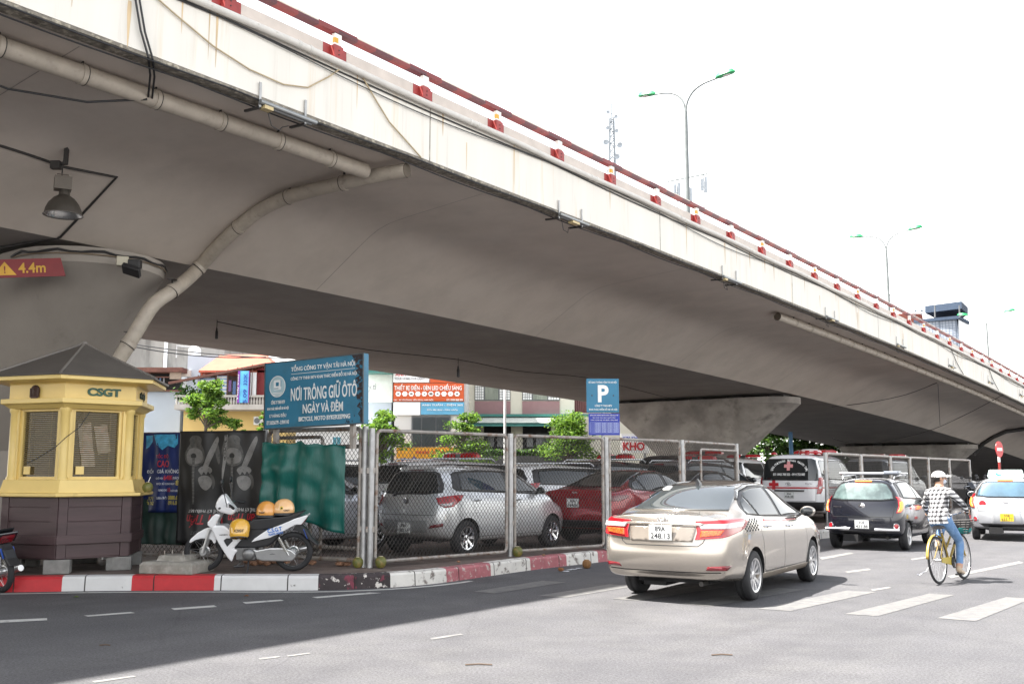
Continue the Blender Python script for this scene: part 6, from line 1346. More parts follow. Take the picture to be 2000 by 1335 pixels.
ac = part(h3, 'air_conditioner', [(495, 813, 513, 829)], Y, mat('ac_white', (.62, .61, .58), .5), .5, .5); b = MB().mat(frame_grey); p = pt(502, 821, Y-.5); b.lathe([(0, 0), (5.5*k, 0)], 18, frame(V(p.x, Y-.52, p.z), (1, 0, 0), (0, 0, 1))); q = b.build('fan_grille', ac)
wh_ = anchored('back_house', 'plain white house with a small blue window seen below the teal signboard', 'house', 670, 58); part(wh_, 'wall', [(575, 836, 712, 955)], 58, wall_white, 6); f = part(wh_, 'window', [(648, 851, 667, 868)], 58, shop_white, .1, .05); q = part(f, 'pane', [(650, 853, 657, 867), (658, 853, 665, 867)], 58, mat('window_teal', (.06, .22, .27), .3), .05, .09); f.location = -wh_.location; q.location = (0, 0, 0)
part(wh_, 'roof_slab', [(570, 830, 716, 838)], 57.7, wall_white, 7)
# slim pole behind the fence
lp = anchored('slim_pole', 'slim pale lamp pole standing in front of the cream building', 'pole', 986, 56); b = MB().mat(mat('pale_pole', (.58, .58, .58), .4, .3)); b.tube([(0, 0, 0), (0, 0, pt(986, 650, 56).z)], .075, 10); b.tube([(0, 0, 0), (0, 0, .5)], .14, 10); b.build('shaft', lp)
bpole = anchored('slim_pole', 'slim blue pole rising among the dark trees behind the ambulance', 'pole', 1546, 62); b = MB().mat(mat('blue_pole', (.10, .25, .45), .5)); b.tube([(0, 0, 0), (0, 0, pt(1546, 800, 62).z)], .13, 10); b.build('shaft', bpole)
# trees: trunk, limbs and many leaves
leafA = mat('leaf_bright', (.19, .32, .035), .55, v=.35, sc=1.2); leafB = mat('leaf_mid', (.10, .20, .028), .6, v=.35, sc=1.2); leafC = mat('leaf_dark', (.035, .08, .016), .6, v=.3, sc=1.2); bark = mat('bark', (.10, .08, .06), .9, v=.3, sc=5)
for m in (leafA, leafB, leafC):                  # thin leaves let light through
    N = m.node_tree.nodes; L = m.node_tree.links; P = N['Principled BSDF']; out = N['Material Output']
    tr = N.new('ShaderNodeBsdfTranslucent'); L.new(P.inputs['Base Color'].links[0].from_socket, tr.inputs[0]); mx = N.new('ShaderNodeMixShader'); mx.inputs[0].default_value = .5
    L.new(P.outputs[0], mx.inputs[1]); L.new(tr.outputs[0], mx.inputs[2]); L.new(mx.outputs[0], out.inputs[0])
def tree(label, x, Y, ytop, ybot, wpx, seed, n=2200, mats=(leafA, leafB, leafC), group='young trees beyond the parking ground', lobes=9, leaf=.15, wts=(.45, .4, .15)):
    rr = random.Random(seed); k = Y/FPX; base = pt(x, 925, Y); base.z = 0; o = thing('street_tree', label, 'tree', base, group=group)
    z1 = pt(x, ytop, Y).z; z0 = pt(x, ybot, Y).z; w_ = wpx*k/2; h_ = (z1-z0)
    b = MB().mat(bark); b.tube([(0, 0, 0), (.05, 0, z0*.6), (-.03, .03, z0+h_*.3), (0, 0, z0+h_*.75)], [.11, .09, .06, .02], 8)
    C_ = []
    for i in range(lobes):
        a = rr.random()*2*PI; f = rr.random()**.6; zz = rr.random(); rad = w_*(1.05-.62*zz)*f
        c = V(rad*math.cos(a), rad*math.sin(a)*.8, z0+h_*(.06+.88*zz)); C_.append((c, w_*(.19+.2*rr.random())*(1-.3*zz)))
        b.tube([(0, 0, z0+h_*max(.02, .45*zz-.05)), c*.55+V(0, 0, c.z*.45-h_*.02), c], [.045, .03, .008], 5)
    b.build('trunk', o)
    b = MB()
    for i in range(n):
        c, r_ = rr.choice(C_); d = V(rr.gauss(0, 1), rr.gauss(0, 1), rr.gauss(0, .8)).normalized(); p = c+V(d.x*1.25, d.y*1.25, d.z*.7)*r_*(rr.random()**.45)*(1+.5*max(0, rr.gauss(0, .6)))
        b.mat(mats[0] if rr.random() < wts[0] else (mats[1] if rr.random() < .7 else mats[2])); s_ = leaf*(.55+.8*rr.random())
        u = V(rr.gauss(0, 1), rr.gauss(0, 1), rr.gauss(0, .5)).normalized(); w2 = u.cross(V(rr.gauss(0, 1), rr.gauss(0, 1), rr.gauss(0, 1))).normalized()
        b.add([p-u*s_*.6, p+w2*s_*.3, p+u*s_*.6+V(0, 0, -.03), p-w2*s_*.3], [(0, 1, 2, 3)])
    b.build('crown', o); return o
tree('young bright green tree with a tall leader in front of the yellow balcony house', 398, 46, 740, 838, 96, 1, n=5000, lobes=34)
tree('small bright green sapling crown right of the tall young tree', 455, 46, 812, 845, 40, 2, n=500, lobes=12)
tree('bright leafy tree partly hidden behind the right end of the teal signboard', 745, 50, 800, 905, 100, 3, n=5200, lobes=34)
tree('leafy tree between the orange shop sign and the slim pole', 905, 54, 806, 905, 105, 5, n=5200, lobes=34, wts=(.3, .5, .2))
tree('full round green tree left of the parking sign', 1108, 59.5, 803, 905, 115, 6, n=7500, lobes=44)
tree('small green tree peeking out beside the left edge of the teal signboard', 516, 48, 792, 845, 34, 7, n=500, lobes=12)
for i, (x, y0, w_) in enumerate(((1395, 800, 150), (1500, 822, 130), (1560, 838, 110), (1625, 842, 120), (1700, 850, 110))):
    tree(['dark tree behind the second pier', 'dark green tree left of the blue pole', 'dark green tree right of the blue pole', 'dark tree behind the far fence start', 'farthest dark tree under the bridge'][i], x, 74+3*i, y0, 915, w_, 20+i, n=2600, mats=(leafB, leafC, leafC), group='dark trees behind the ambulance', lobes=30, leaf=.3, wts=(.25, .3, .2))
hedge = anchored('hedge', 'low dark clipped hedge in front of the cream building', 'hedge', 1000, 60); b = MB(); rr = random.Random(9)
for i in range(2600):
    a = pt(905+rr.random()*215, 0, 60).x; b.mat(rr.choice((leafB, leafC, leafC))); p = V(a-hedge.location.x, (rr.random()-.5)*.8, pt(0, 878+rr.random()*14, 60).z); u = V(rr.gauss(0, 1), rr.gauss(0, 1), rr.gauss(0, 1)).normalized()*.13; w2 = u.orthogonal()*.5; b.add([p-u, p+w2, p+u, p-w2], [(0, 1, 2, 3)])
b.build('leaves', hedge); b = MB().mat(mat('planter_dark', (.06, .06, .06), .8)); a = pt(905, 0, 60).x; c = pt(1120, 0, 60).x; z1 = pt(0, 890, 60).z; b.box(((a+c)/2-hedge.location.x, 0, z1/2), (c-a, 1., z1)); b.build('planter', hedge)
# potted plants on the balcony
po = anchored('balcony_plants', 'dark potted shrub on the end of the laundry balcony', 'plant', 364, Y-1.3); b = MB(); z_ = pt(364, 789, Y-1.3).z
for i in range(420):
    p = V(rr.gauss(0, .38), rr.gauss(0, .15), z_+.25+abs(rr.gauss(0, .38))); b.mat(rr.choice((leafB, leafC, leafC))); u = V(rr.gauss(0, 1), rr.gauss(0, 1), rr.gauss(0, 1)).normalized()*.12; w2 = u.orthogonal()*.4; b.add([p-u, p+w2, p+u, p-w2], [(0, 1, 2, 3)])
b.build('leaves', po); b = MB().mat(tile_red); b.lathe([(.14, z_), (.2, z_+.3), (.17, z_+.3)], 12); b.build('pot', po)
# overhead wires at left
for lb, a, c, s_ in (('upper of two overhead wires crossing the concrete house', pt(240, 668, 50), pt(560, 700, 50), .15), ('lower of two overhead wires crossing the concrete house', pt(240, 672, 50), pt(520, 697, 50), .25)):
    conduit(lb, sag(a, c, s_), .03, black_cable)
# far towers and masts behind the flyover
tb = anchored('rooftop_block', 'plain pale block far behind the flyover carrying antenna masts', 'building', 1330, 120); part(tb, 'wall', [(1150, 480, 1420, 920)], 120, wall_white, 10)
part(tb, 'roof_edge', [(1148, 474, 1422, 481)], 119.8, wall_white, 10.4)
am = thing('antenna_mast', 'lattice antenna mast with small dishes above the flyover railing', 'mast', V(pt(1198, 480, 122).x, 122, pt(1198, 478, 120).z)); b = MB().mat(mat('mast_grey', (.15, .17, .19), .6, 0.)); k = 122/FPX; Hm = pt(1198, 203, 122).z-am.location.z
for cx, cy in ((-1, -1), (1, -1), (1, 1), (-1, 1)): b.tube([(cx*9*k, cy*9*k, 0), (cx*4*k, cy*4*k, Hm*.9)], .10, 5)
for i in range(18):
    w_ = (9-5*i/18)*k; w1_ = (9-5*(i+1)/18)*k; z0 = Hm*.9*i/18; z1 = Hm*.9*(i+1)/18
    b.tube([(-w_, -w_, z0), (w1_, -w1_, z1)], .05, 4); b.tube([(w_, -w_, z0), (-w1_, -w1_, z1)], .03, 4); b.tube([(-w_, -w_, z0), (w_, -w_, z0)], .035, 4); b.tube([(w_, w_, z0), (-w1_, w1_, z1)], .03, 4)
b.tube([(0, 0, Hm*.85), (0, 0, Hm)], .06, 6); b.build('lattice', am)
for i, (dx, z) in enumerate(((-8, .93), (8, .9), (-9, .82), (9, .80), (15, .70), (-13, .72), (9, .62), (-6, .52))):
    b = MB().mat(mat('dish_white', (.30, .33, .36), .5)); r_ = (4 if i < 4 else 6)*k; b.lathe([(0, 0), (r_*.7, .06*r_), (r_, .3*r_)], 14, frame(V(dx*k, -.5, Hm*z), (1, 0, 0), (0, 0, 1))); b.mat(mat('mast_grey', ())); b.tube([(0, 0, Hm*z), (dx*k, -.4, Hm*z)], .05, 5); b.build('dish', am)
for (x, yt, yb, lb) in ((1322, 350, 405, 'pale panel antenna mast, leftmost by the nearest street lamp'), (1345, 362, 412, 'short panel antenna cluster just left of the nearest street lamp pole'), (1374, 336, 408, 'pale panel antenna mast just right of the nearest street lamp pole')):
    z0 = pt(x, 478, 120).z; p = pt(x, yt, 121); o = thing('panel_antenna', lb, 'mast', V(p.x, 121, z0), group='panel antennas on the far roof'); b = MB().mat(mat('mast_grey', ())); b.tube([(0, 0, 0), (0, 0, p.z-z0)], .06, 6); b.build('pole', o)
    zz = pt(x, yb, 121).z-z0
    for dx in (-5, 3):
        b = MB().mat(mat('dish_white', ())); b.box((dx*k, -.3, (p.z-z0)*.82+zz*.0), (.32, .2, 1.9+.3*dx/5)); b.tube([(0, 0, (p.z-z0)*.8), (dx*k, -.2, (p.z-z0)*.8)], .05, 5); b.build('panel', o, bevel=.03)
tw = anchored('distant_tower', 'grey gridded tower block with a floating roof canopy beyond the flyover', 'building', 1850, 155)
tg = mat('tower_grid', (.62, .66, .72), .5)
N = tg.node_tree.nodes; L = tg.node_tree.links; tc = N.new('ShaderNodeTexCoord'); sx_ = N.new('ShaderNodeSeparateXYZ'); L.new(tc.outputs['Object'], sx_.inputs[0]); mk_ = []
for s_, p_, w_ in ((0, .42, .22), (2, .42, .18), (0, 2.1, .12)):
    m1 = N.new('ShaderNodeMath'); m1.operation = 'DIVIDE'; m1.inputs[1].default_value = p_; L.new(sx_.outputs[s_], m1.inputs[0]); m2_ = N.new('ShaderNodeMath'); m2_.operation = 'FRACT'; L.new(m1.outputs[0], m2_.inputs[0]); m3_ = N.new('ShaderNodeMath'); m3_.operation = 'LESS_THAN'; m3_.inputs[1].default_value = w_; L.new(m2_.outputs[0], m3_.inputs[0]); mk_.append(m3_.outputs[0])
m4 = N.new('ShaderNodeMath'); m4.operation = 'MAXIMUM'; L.new(mk_[0], m4.inputs[0]); L.new(mk_[1], m4.inputs[1]); m5 = N.new('ShaderNodeMath'); m5.operation = 'MAXIMUM'; L.new(m4.outputs[0], m5.inputs[0]); L.new(mk_[2], m5.inputs[1])
mx = N.new('ShaderNodeMixRGB'); L.new(m5.outputs[0], mx.inputs[0]); mx.inputs[1].default_value = (.26, .29, .34, 1); mx.inputs[2].default_value = (.11, .135, .175, 1); L.new(mx.outputs[0], N['Principled BSDF'].inputs['Base Color'])
def corner_block(xl, xc, xr, yb, yt, m, name, taper=0., yl=158.5, dz=0.):
    P = []
    for k, y in ((0, yb), (1, yt)):
        q = [pt(xl, y, 162), pt(xc, y, yl), pt(xr, y, 163.5), pt((xl+xr)/2+8, y, 178)]; z = pt(xc, y, yl).z
        P.append([V(p.x+(taper*(1-k) if i in (1, 2) else 0), p.y, z) for i, p in enumerate(q)])
    b = MB().mat(m); b.loft(P, smooth=False); o = b.build(name, tw); o.location = -tw.location; return o
corner_block(1786, 1868, 1888, 925, 622, tg, 'wall', 3.2); corner_block(1868.3, 1872, 1889.5, 925, 622, mat('tower_white', (.60, .62, .64), .5), 'corner_panel', 3.2, 158.3)
slate = mat('canopy_slate', (.040, .058, .09), .8, spec=.2); corner_block(1784, 1873, 1893, 622, 616, slate, 'cornice', 0, 157.6); corner_block(1806, 1878, 1890, 602, 588, slate, 'canopy', 0, 157.4)
for x in (1826, 1874):
    p = pt(x, 616, 156); p2 = pt(x, 600, 156); b = MB().mat(frame_grey); b.tube([p-V(0, 0, .3), p2+V(0, 0, .3)], .12, 6); q = b.build('canopy_post', tw); q.location = -tw.location
lw_ = anchored('red_roof_annex', 'low red rooftop annex with small white dishes left of the distant tower', 'building', 1790, 158)
part(lw_, 'wall', [(1772, 612, 1802, 925)], 166, mat('annex_red', (.26, .075, .05), .7), 6)
for x in (1788, 1800, 1811):
    p = pt(x, 607, 165); b = MB().mat(mat('dish_white', ())); r_ = 3*165/FPX; b.lathe([(0, 0), (r_*.7, .06*r_), (r_, .3*r_)], 12, frame(p, (1, .3, 0), (0, .2, 1))); b.tube([p, p-V(0, -.2, .7)], .05, 5); q = b.build('dish', lw_); q.location = -lw_.location
# small marks on the road and the parapet
tw_m = mat('twig', (.10, .07, .05), .9)
for i, (x, y, l) in enumerate(((935, 1297, .22), (1410, 1278, .18), (205, 1259, .1))):
    p = gp(x, y, .006); b = MB().mat(tw_m); b.tube([(-l/2, 0, 0), (0, .012, .004), (l/2, -.008, .002)], .006, 5); o = b.build('twig'); o.location = p; tag(o, ['thin dark twig on the sunlit road left of centre', 'thin dark twig on the sunlit road in front of the beige taxi', 'short dark twig on the shaded road at left'][i], 'twig')
b = MB().mat(dirt_edge)
for k in range(-5, 12):
    t = 4.05+7.9*k; b.loft([[bp(t+q, -.0025, z) for z in (-.99, -.03)] for q in (-.011, .011)], closed=False, caps=False, smooth=False)
b.build('parapet_joints', bridge)['kind'] = 'stuff'
rs_ = mat('rust_streak', (.58, .44, .27), .8, v=.3, sc=5, stretch=(1, 1, .2)); b = MB().mat(rs_); rr = random.Random(12)
for k in range(46):
    t = -4+rr.random()*62; l = .25+.6*rr.random(); w_ = .008+.022*rr.random(); z0 = -.03 if rr.random() < .8 else -.4
    b.loft([[bp(t-w_*f, -.0022, z0-l*q), bp(t+w_*f, -.0022, z0-l*q)] for q, f in ((0, .8), (.2, 1), (.5, .7), (.8, .4), (1, .1))], closed=False, caps=False, smooth=False)
o = b.build('rust_streaks', bridge); o['kind'] = 'stuff'
fm_ = mat('form_line', (.30, .27, .24), .9); b = MB().mat(fm_)           # construction joints across the underside
for k in range(-4, 9):
    t = 6.0+7.9*k; q_ = [(v, under(v)) for v in (.45, 1.2, 2.4, 2.85, 3.15, 3.4, 3.7, 4.35, 4.98)]
    b.loft([[bp(t, v, z-.004), bp(t+.016, v, z-.004)] for v, z in q_], closed=False, caps=False, smooth=False); b.loft([[bp(t, v, -2.334), bp(t+.016, v, -2.334)] for v in (5.02, 14.5)], closed=False, caps=False, smooth=False)
o = b.build('construction_joints', bridge); o['kind'] = 'stuff'
# ------------------------------------------------------------------ motorbikes
mb_white = paint('bike_white', (.74, .74, .75), .0, .25); mb_black = mat('bike_black_plastic', (.018, .018, .02), .45); engine_m = mat('engine_grey', (.20, .20, .20), .4, .7, v=.2, sc=9); case_m = mat('case_silver', (.50, .50, .50), .3, .8); seat_m = mat('seat_vinyl', (.014, .014, .016), .42)
def bike_wheel(root, x, r=.275, rt=.04, name='wheel'):
    wh = bpy.data.objects.new(name, None); COL.objects.link(wh); wh.parent = root; wh.matrix_local = Matrix.Translation((x, 0, r)) @ Matrix.Rotation(PI/2, 4, 'X'); wh.empty_display_size = .1
    b = MB().mat(rubber); b.tube([V((r-rt)*math.cos(2*PI*i/40), (r-rt)*math.sin(2*PI*i/40), 0) for i in range(40)], rt, 12, closed=True); b.build('tyre', wh)
    b = MB().mat(case_m); ri = r-rt*1.75; b.lathe([(ri+.008, -.02), (ri-.006, -.018), (ri-.006, .018), (ri+.008, .02)], 40); b.build('rim', wh)
    b = MB().mat(case_m); b.lathe([(0, -.06), (.045, -.06), (.06, -.03), (.06, .035), (.075, .04), (.075, .06), (.02, .07), (0, .07)], 20)
    for k in range(18):
        a = 2*PI*k/18; a2 = a+(.5 if k % 2 else -.5); b.tube([V(.06*math.cos(a), .06*math.sin(a), .03*(1 if k % 4 < 2 else -1)), V(ri*math.cos(a2), ri*math.sin(a2), 0)], .0024, 4)
    b.build('hub_and_spokes', wh); return wh
def motorbike(label, body, group=None, plate=None, letters=True, name='motorbike'):
    root = thing(name, label, 'motorbike', group=group)
    zp = lambda P: [V((997-x)/966, 0, (1230-y)/966) for x, y in P]
    def pr(nm, P, w, m, bev=.02, y0=0., parent=None, seg=3):
        b = MB().mat(m); Q = [p+V(0, y0-w/2, 0) for p in zp(P)]; b.prism(Q, (0, w, 0)); return b.build(nm, parent or root, bevel=bev, seg=seg)
    bike_wheel(root, .613); bike_wheel(root, -.62)
    pr('front_fender', [(212, 832), (240, 780), (330, 700), (430, 645), (500, 625), (545, 680), (575, 760), (572, 840), (545, 852), (515, 800), (450, 782), (370, 782), (290, 805), (235, 842)], .115, body, .03)
    pr('leg_shield', [(575, 440), (640, 460), (600, 545), (575, 600), (690, 596), (770, 660), (820, 745), (905, 770), (925, 785), (820, 905), (880, 930), (830, 1000), (800, 1085), (745, 1030), (660, 900), (590, 780), (525, 640), (465, 590), (470, 555), (530, 480)], .25, body, .04)
    pr('frame_opening', [(690, 795), (730, 765), (800, 770), (815, 800), (740, 880)], .262, mb_black, .004)
    hc = pr('headlamp_cowl', [(655, 175), (690, 205), (770, 320), (830, 385), (815, 455), (770, 465), (640, 432), (580, 400), (560, 350), (570, 300), (600, 240)], .20, body, .05)
    b = MB().mat(lamp_clear); b.ell((.415, 0, .905), (.035, .075, .065), Matrix.Rotation(.35, 3, 'Y')); b.mat(mat('lamp_smoke', (.05, .05, .055), .1, coat=1.)); b.ell((.385, .06, .89), (.05, .045, .04)); b.build('headlamp', root)
    b = MB().mat(chrome); b.tube([(.20, .30, .93), (.25, .2, .955), (.27, 0, .95), (.25, -.2, .955), (.20, -.30, .93)], .012, 8); b.mat(plastic_blk)
    for sg in (1, -1): b.tube([(.22, sg*.22, .945), (.14, sg*.345, .915)], .019, 10); b.tube([(.26, sg*.22, .96), (.23, sg*.34, .935)], .006, 6)
    b.build('handlebar', root)
    for sg in (1, -1):
        b = MB().mat(plastic_blk); b.tube([(.27, sg*.20, .96), (.30, sg*.22, 1.1), (.33, sg*.25, 1.21)], .007, 6); b.ell((.32, sg*.27, 1.26), (.02, .06, .05)); b.build('mirror', root)
    pr('seat', [(1000, 620), (1010, 560), (1080, 520), (1200, 508), (1400, 490), (1560, 470), (1690, 425), (1745, 412), (1735, 440), (1640, 510), (1480, 600), (1290, 640), (1180, 660), (1050, 660)], .25, seat_m, .045)
    pr('underbody', [(1000, 610), (1060, 640), (1280, 650), (1400, 700), (1400, 770), (1330, 850), (1270, 885), (1100, 912), (900, 905), (808, 890), (905, 770), (990, 680)], .19, mb_black, .03)
    pr('side_panel', [(1055, 822), (1100, 770), (1270, 655), (1480, 575), (1640, 505), (1800, 458), (1805, 480), (1720, 590), (1640, 590), (1440, 700), (1300, 762), (1180, 790)], .27, body, .035)
    pr('tail_lamp', [(1638, 572), (1700, 545), (1798, 468), (1780, 530), (1715, 602)], .20, lamp_dark, .012)
    pr('rear_fender', [(1640, 600), (1715, 605), (1790, 680), (1850, 780), (1940, 870), (1915, 875), (1800, 790), (1700, 700), (1600, 660)], .15, mb_black, .01)
    pr('chain_case', [(1075, 915), (1130, 930), (1300, 900), (1480, 900), (1590, 930), (1650, 980), (1650, 1030), (1600, 1078), (1480, 1082), (1330, 1078), (1200, 1075), (1130, 1055), (1110, 1000)], .05, case_m, .016, .085)
    b = MB().mat(engine_m); b.M = Matrix.Translation((0, 0, 0))
    b.box((.02, 0, .26), (.26, .2, .16)); b.ell((-.02, .10, .25), (.09, .04, .085)); b.tube([(.06, 0, .29), (.20, 0, .31)], .065, 14)
    for i in range(5): b.tube([(.09+.022*i, 0, .295), (.097+.022*i, 0, .296)], .08, 14)
    b.tube([(-.10, .08, .2), (-.35, .10, .26), (-.50, .09, .25)], .014, 8); b.build('engine', root, bevel=.012)
    b = MB().mat(case_m); b.tube([(.17, -.06, .25), (.15, -.12, .14), (0, -.15, .14), (-.35, -.16, .20)], .02, 8); b.tube([(-.30, -.16, .19), (-.8, -.17, .30)], .042, 12); b.build('exhaust', root)
    b = MB().mat(case_m)
    for sg in (1, -1): b.tube([(.613, sg*.075, .275), (.52, sg*.075, .60)], .022, 8)
    b.build('fork', root)
    for sg in (1, -1):
        b = MB().mat(case_m); b.tube([(-.44, sg*.12, .49), (-.58, sg*.12, .24)], .012, 8); b.mat(mat('spring', (.45, .42, .36), .4, .6))
        hpts = [V(-.445-.10*i/60, sg*.12, .475-.18*i/60)+V(.026*math.cos(i*.9), .026*math.sin(i*.9), 0) for i in range(61)]; b.tube(hpts, .005, 5); b.build('shock_absorber', root)
    b = MB().mat(plastic_blk); b.tube([(.16, .16, .095), (.02, .16, .105)], .018, 8); b.mat(case_m); b.tube([(.13, -.16, .10), (.13, .16, .10)], .01, 6); b.build('foot_rest', root)
    b = MB().mat(plastic_blk); b.tube([(-.02, .08, .16), (-.03, .20, .01)], .011, 8); b.tube([(-.03, .20, .008), (.03, .20, .008)], .012, 6); b.build('side_stand', root)
    b = MB().mat(mat('plate_blue', (.015, .07, .36), .4)); Mp_ = frame(V(-.80, 0, .53), (0, -1, 0), (.42, 0, 1)); b.M = Mp_; b.box((0, 0, 0), (.19, .14, .006)); pl_ = b.build('number_plate', root)
    p1, p2 = plate or ('29-B1', '016.38')
    ftext(p1, pl_, Mp_ @ Matrix.Translation((0, .03, .005)), .12, .04, white_ink, .02); ftext(p2, pl_, Mp_ @ Matrix.Translation((0, -.03, .005)), .15, .045, white_ink, .02)
    if letters:
        Ms = Matrix.Rotation(PI, 4, 'Z')
        for s_, X, Y_, w_, h_ in (('C.S.G.T', 1368, 655, .20, .058), ('TRAFFIC POLICE', 1382, 705, .205, .028)):
            ftext(s_, root, frame(V((997-X)/966, .1385, (1230-Y_)/966), (-1, 0, .19), (.19, 0, 1)), w_, h_, mat('police_blue', (.02, .14, .50), .5), .03)
        ftext('HONDA', root, frame(V((997-692)/966, .1285, (1230-720)/966), (-1, 0, .04), (0, 0, 1)), .11, .016, black_ink, .02)
    return root
mk = motorbike('white police motorbike with blue lettering parked by the kerb in front of the black banner', mb_white, plate=('29-A1', '038.52'))
ax = gp(400, 1114, KZ); bx_ = gp(570, 1116, KZ); c0 = (ax+bx_)/2; ang = math.atan2(ax.y-bx_.y, ax.x-bx_.x)
mk.location = (c0.x, c0.y, KZ); mk.rotation_euler = (R(-5), 0, PI+R(3))
def bike_pt(X, Y_, y=0.):                                        # point of the parked bike from its side view
    return Matrix.LocRotScale(mk.location, mk.rotation_euler.to_quaternion(), None) @ V((997-X)/966, y, (1230-Y_)/966)
def helmet(p, rz, col, label, tilt=0., full=False):
    o = thing('helmet', label, 'helmet', p, rz, 'police helmets on the white motorbike'); o.rotation_euler = (tilt, 0, rz)
    b = MB().mat(col); r_ = .125
    prof = [(r_*1.0, -.045), (r_*1.04, -.01), (r_*1.02, .04), (r_*.88, .095), (r_*.6, .135), (r_*.3, .152), (0, .157)] if not full else [(r_*.80, -.12), (r_*.92, -.09), (r_*.93, -.05), (r_*.98, 0), (r_*.97, .05), (r_*.82, .10), (r_*.5, .135), (0, .148)]
    b.M = Matrix.Diagonal((1.15, .95, 1, 1)); b.lathe(prof, 28); b.build('shell', o)
    b = MB().mat(plastic_blk); b.M = Matrix.Diagonal((1.15, .95, 1, 1)); b.lathe([(r_*.98, -.075), (r_*1.06, -.07), (r_*1.06, -.04), (r_*.96, -.035)] if not full else [(r_*.72, -.128), (r_*.83, -.128), (r_*.84, -.115), (r_*.7, -.11)], 28); b.build('rim', o)
    b = MB().mat(plastic_blk); b.tube([(.09, -.08, -.06), (.06, -.05, -.14), (.02, .0, -.17)] if full else [(.1, .09, -.06), (.05, .1, -.07)], .006, 5); b.build('chin_strap', o)
    t = ftext('CSGT', o, frame(V(.01, -.125 if not full else -.119, -.002 if not full else -.045), (1, 0, 0), (0, .12, 1)), .085 if not full else .13, .026 if not full else .04, black_ink, .02)
    return o
hy = mat('helmet_yellow', (.66, .36, .035), .22, coat=1., v=.06); ho_ = mat('helmet_orange', (.66, .30, .06), .25, coat=1., v=.05); hpch = mat('helmet_peach', (.72, .42, .18), .25, coat=1., v=.05)
p = bike_pt(910, 640, .17); helmet(p, R(8), hy, 'yellow helmet hung below the handlebar at the front of the motorbike seat', R(-14), True)
p = bike_pt(1230, 470, .0); helmet(p+V(0, 0, .035), R(-20), ho_, 'orange helmet resting on the front half of the motorbike seat')
p = bike_pt(1465, 440, .0); h3_ = helmet(p+V(0, 0, .035), R(25), hpch, 'paler peach helmet resting on the rear half of the motorbike seat')
b = MB().mat(mat('emblem_gold', (.55, .38, .05), .4, .4)); b.M = Matrix.Translation((-.06, -.112, .03)) @ Matrix.Rotation(PI/2, 4, 'X'); b.lathe([(0, .012), (.022, .01), (.026, 0)], 14); b.mat(black_ink); b.lathe([(0, .014), (.012, .0135)], 10); b.build('emblem', h3_)
dk = paint('bike_dark_paint', (.012, .014, .02), .2, .25)
m2 = motorbike('dark motorbike with a blue plate cut off by the left edge of the photo', dk, plate=('79-B1', '016.62'), letters=False)
rp_ = gp(8, 1157, 0); m2.rotation_euler = (R(-6), 0, R(148)); hd2 = Matrix.Rotation(R(148), 3, 'Z') @ V(.62, 0, 0); m2.location = (rp_.x+hd2.x-.06, rp_.y+hd2.y+.05, 0)
m3 = motorbike('dark parked motorbike leaning nearest to the end of the far fence', dk, letters=False, group=None)
q = gp(1912, 1003, KZ); m3.location = (q.x+.35, q.y+.6, KZ); m3.rotation_euler = (R(-8), 0, R(95))
lb3 = ['dark parked motorbike second in the row beyond the far fence end', 'dark parked motorbike third in the row beyond the far fence end', 'dark parked motorbike fourth in the row beyond the far fence end', 'dark parked motorbike last in the row beyond the far fence end']
for i in range(4):
    c_ = copy_tree(m3); c_['label'] = lb3[i]; c_['group'] = 'motorbikes parked beyond the far fence'; c_.location = (q.x+.35+.62*(i+1), q.y+.6+.75*(i+1), KZ); c_.rotation_euler = (R(-8), 0, R(95+(-9, 6, 14, -4)[i]))
m3['group'] = 'motorbikes parked beyond the far fence'
# ------------------------------------------------------------------ cyclist
ra = gp(1836, 1140, 0); rb = gp(1884, 1130, 0); hdg = math.atan2(rb.y-ra.y, rb.x-ra.x)
bk = thing('bicycle', 'old yellow bicycle with a front basket ridden by the person in the checked shirt', 'bicycle', ra, hdg)
bk.rotation_euler = (R(-3), 0, hdg)
by_ = mat('bicycle_yellow', (.31, .215, .045), .45, .2, v=.15, sc=9, col2=(.20, .12, .03), amt=.66)
def cycle_wheel(x, r=.335):
    wh = bpy.data.objects.new('wheel', None); COL.objects.link(wh); wh.parent = bk; wh.matrix_local = Matrix.Translation((x, 0, r)) @ Matrix.Rotation(PI/2, 4, 'X'); wh.empty_display_size = .1
    b = MB().mat(rubber); b.tube([V((r-.018)*math.cos(2*PI*i/44), (r-.018)*math.sin(2*PI*i/44), 0) for i in range(44)], .018, 8, closed=True); b.build('tyre', wh)
    b = MB().mat(case_m); b.tube([V((r-.04)*math.cos(2*PI*i/44), (r-.04)*math.sin(2*PI*i/44), 0) for i in range(44)], .010, 6, closed=True); b.build('rim', wh)
    b = MB().mat(case_m); b.tube([(0, 0, -.055), (0, 0, .055)], .018, 10)
    for k in range(24):
        a = 2*PI*k/24; b.tube([V(.02*math.cos(a+1), .02*math.sin(a+1), .035*(1 if k % 2 else -1)), V((r-.045)*math.cos(a), (r-.045)*math.sin(a), 0)], .0016, 4)
    b.build('hub_and_spokes', wh)
WB = (rb-ra).length; cycle_wheel(0); cycle_wheel(WB)
b = MB().mat(by_); BB = V(.43, 0, .28); ST = V(.26, 0, .70); HT = V(WB-.16, 0, .60); HT2 = V(WB-.22, 0, .82)
for a, c, r_ in ((BB, ST, .016), (BB, HT, .018), (HT, HT2, .019), (BB+(ST-BB)*.45, HT2-V(0, 0, .06), .015)): b.tube([a, c], r_, 10)
for sg in (1, -1): b.tube([V(0, sg*.05, .335), BB+V(0, sg*.02, 0)], .011, 6); b.tube([V(0, sg*.05, .335), ST+V(0, sg*.015, -.05)], .009, 6); b.tube([V(WB, sg*.05, .335), V(WB-.10, sg*.04, .57)], .012, 6)
b.build('frame', bk)
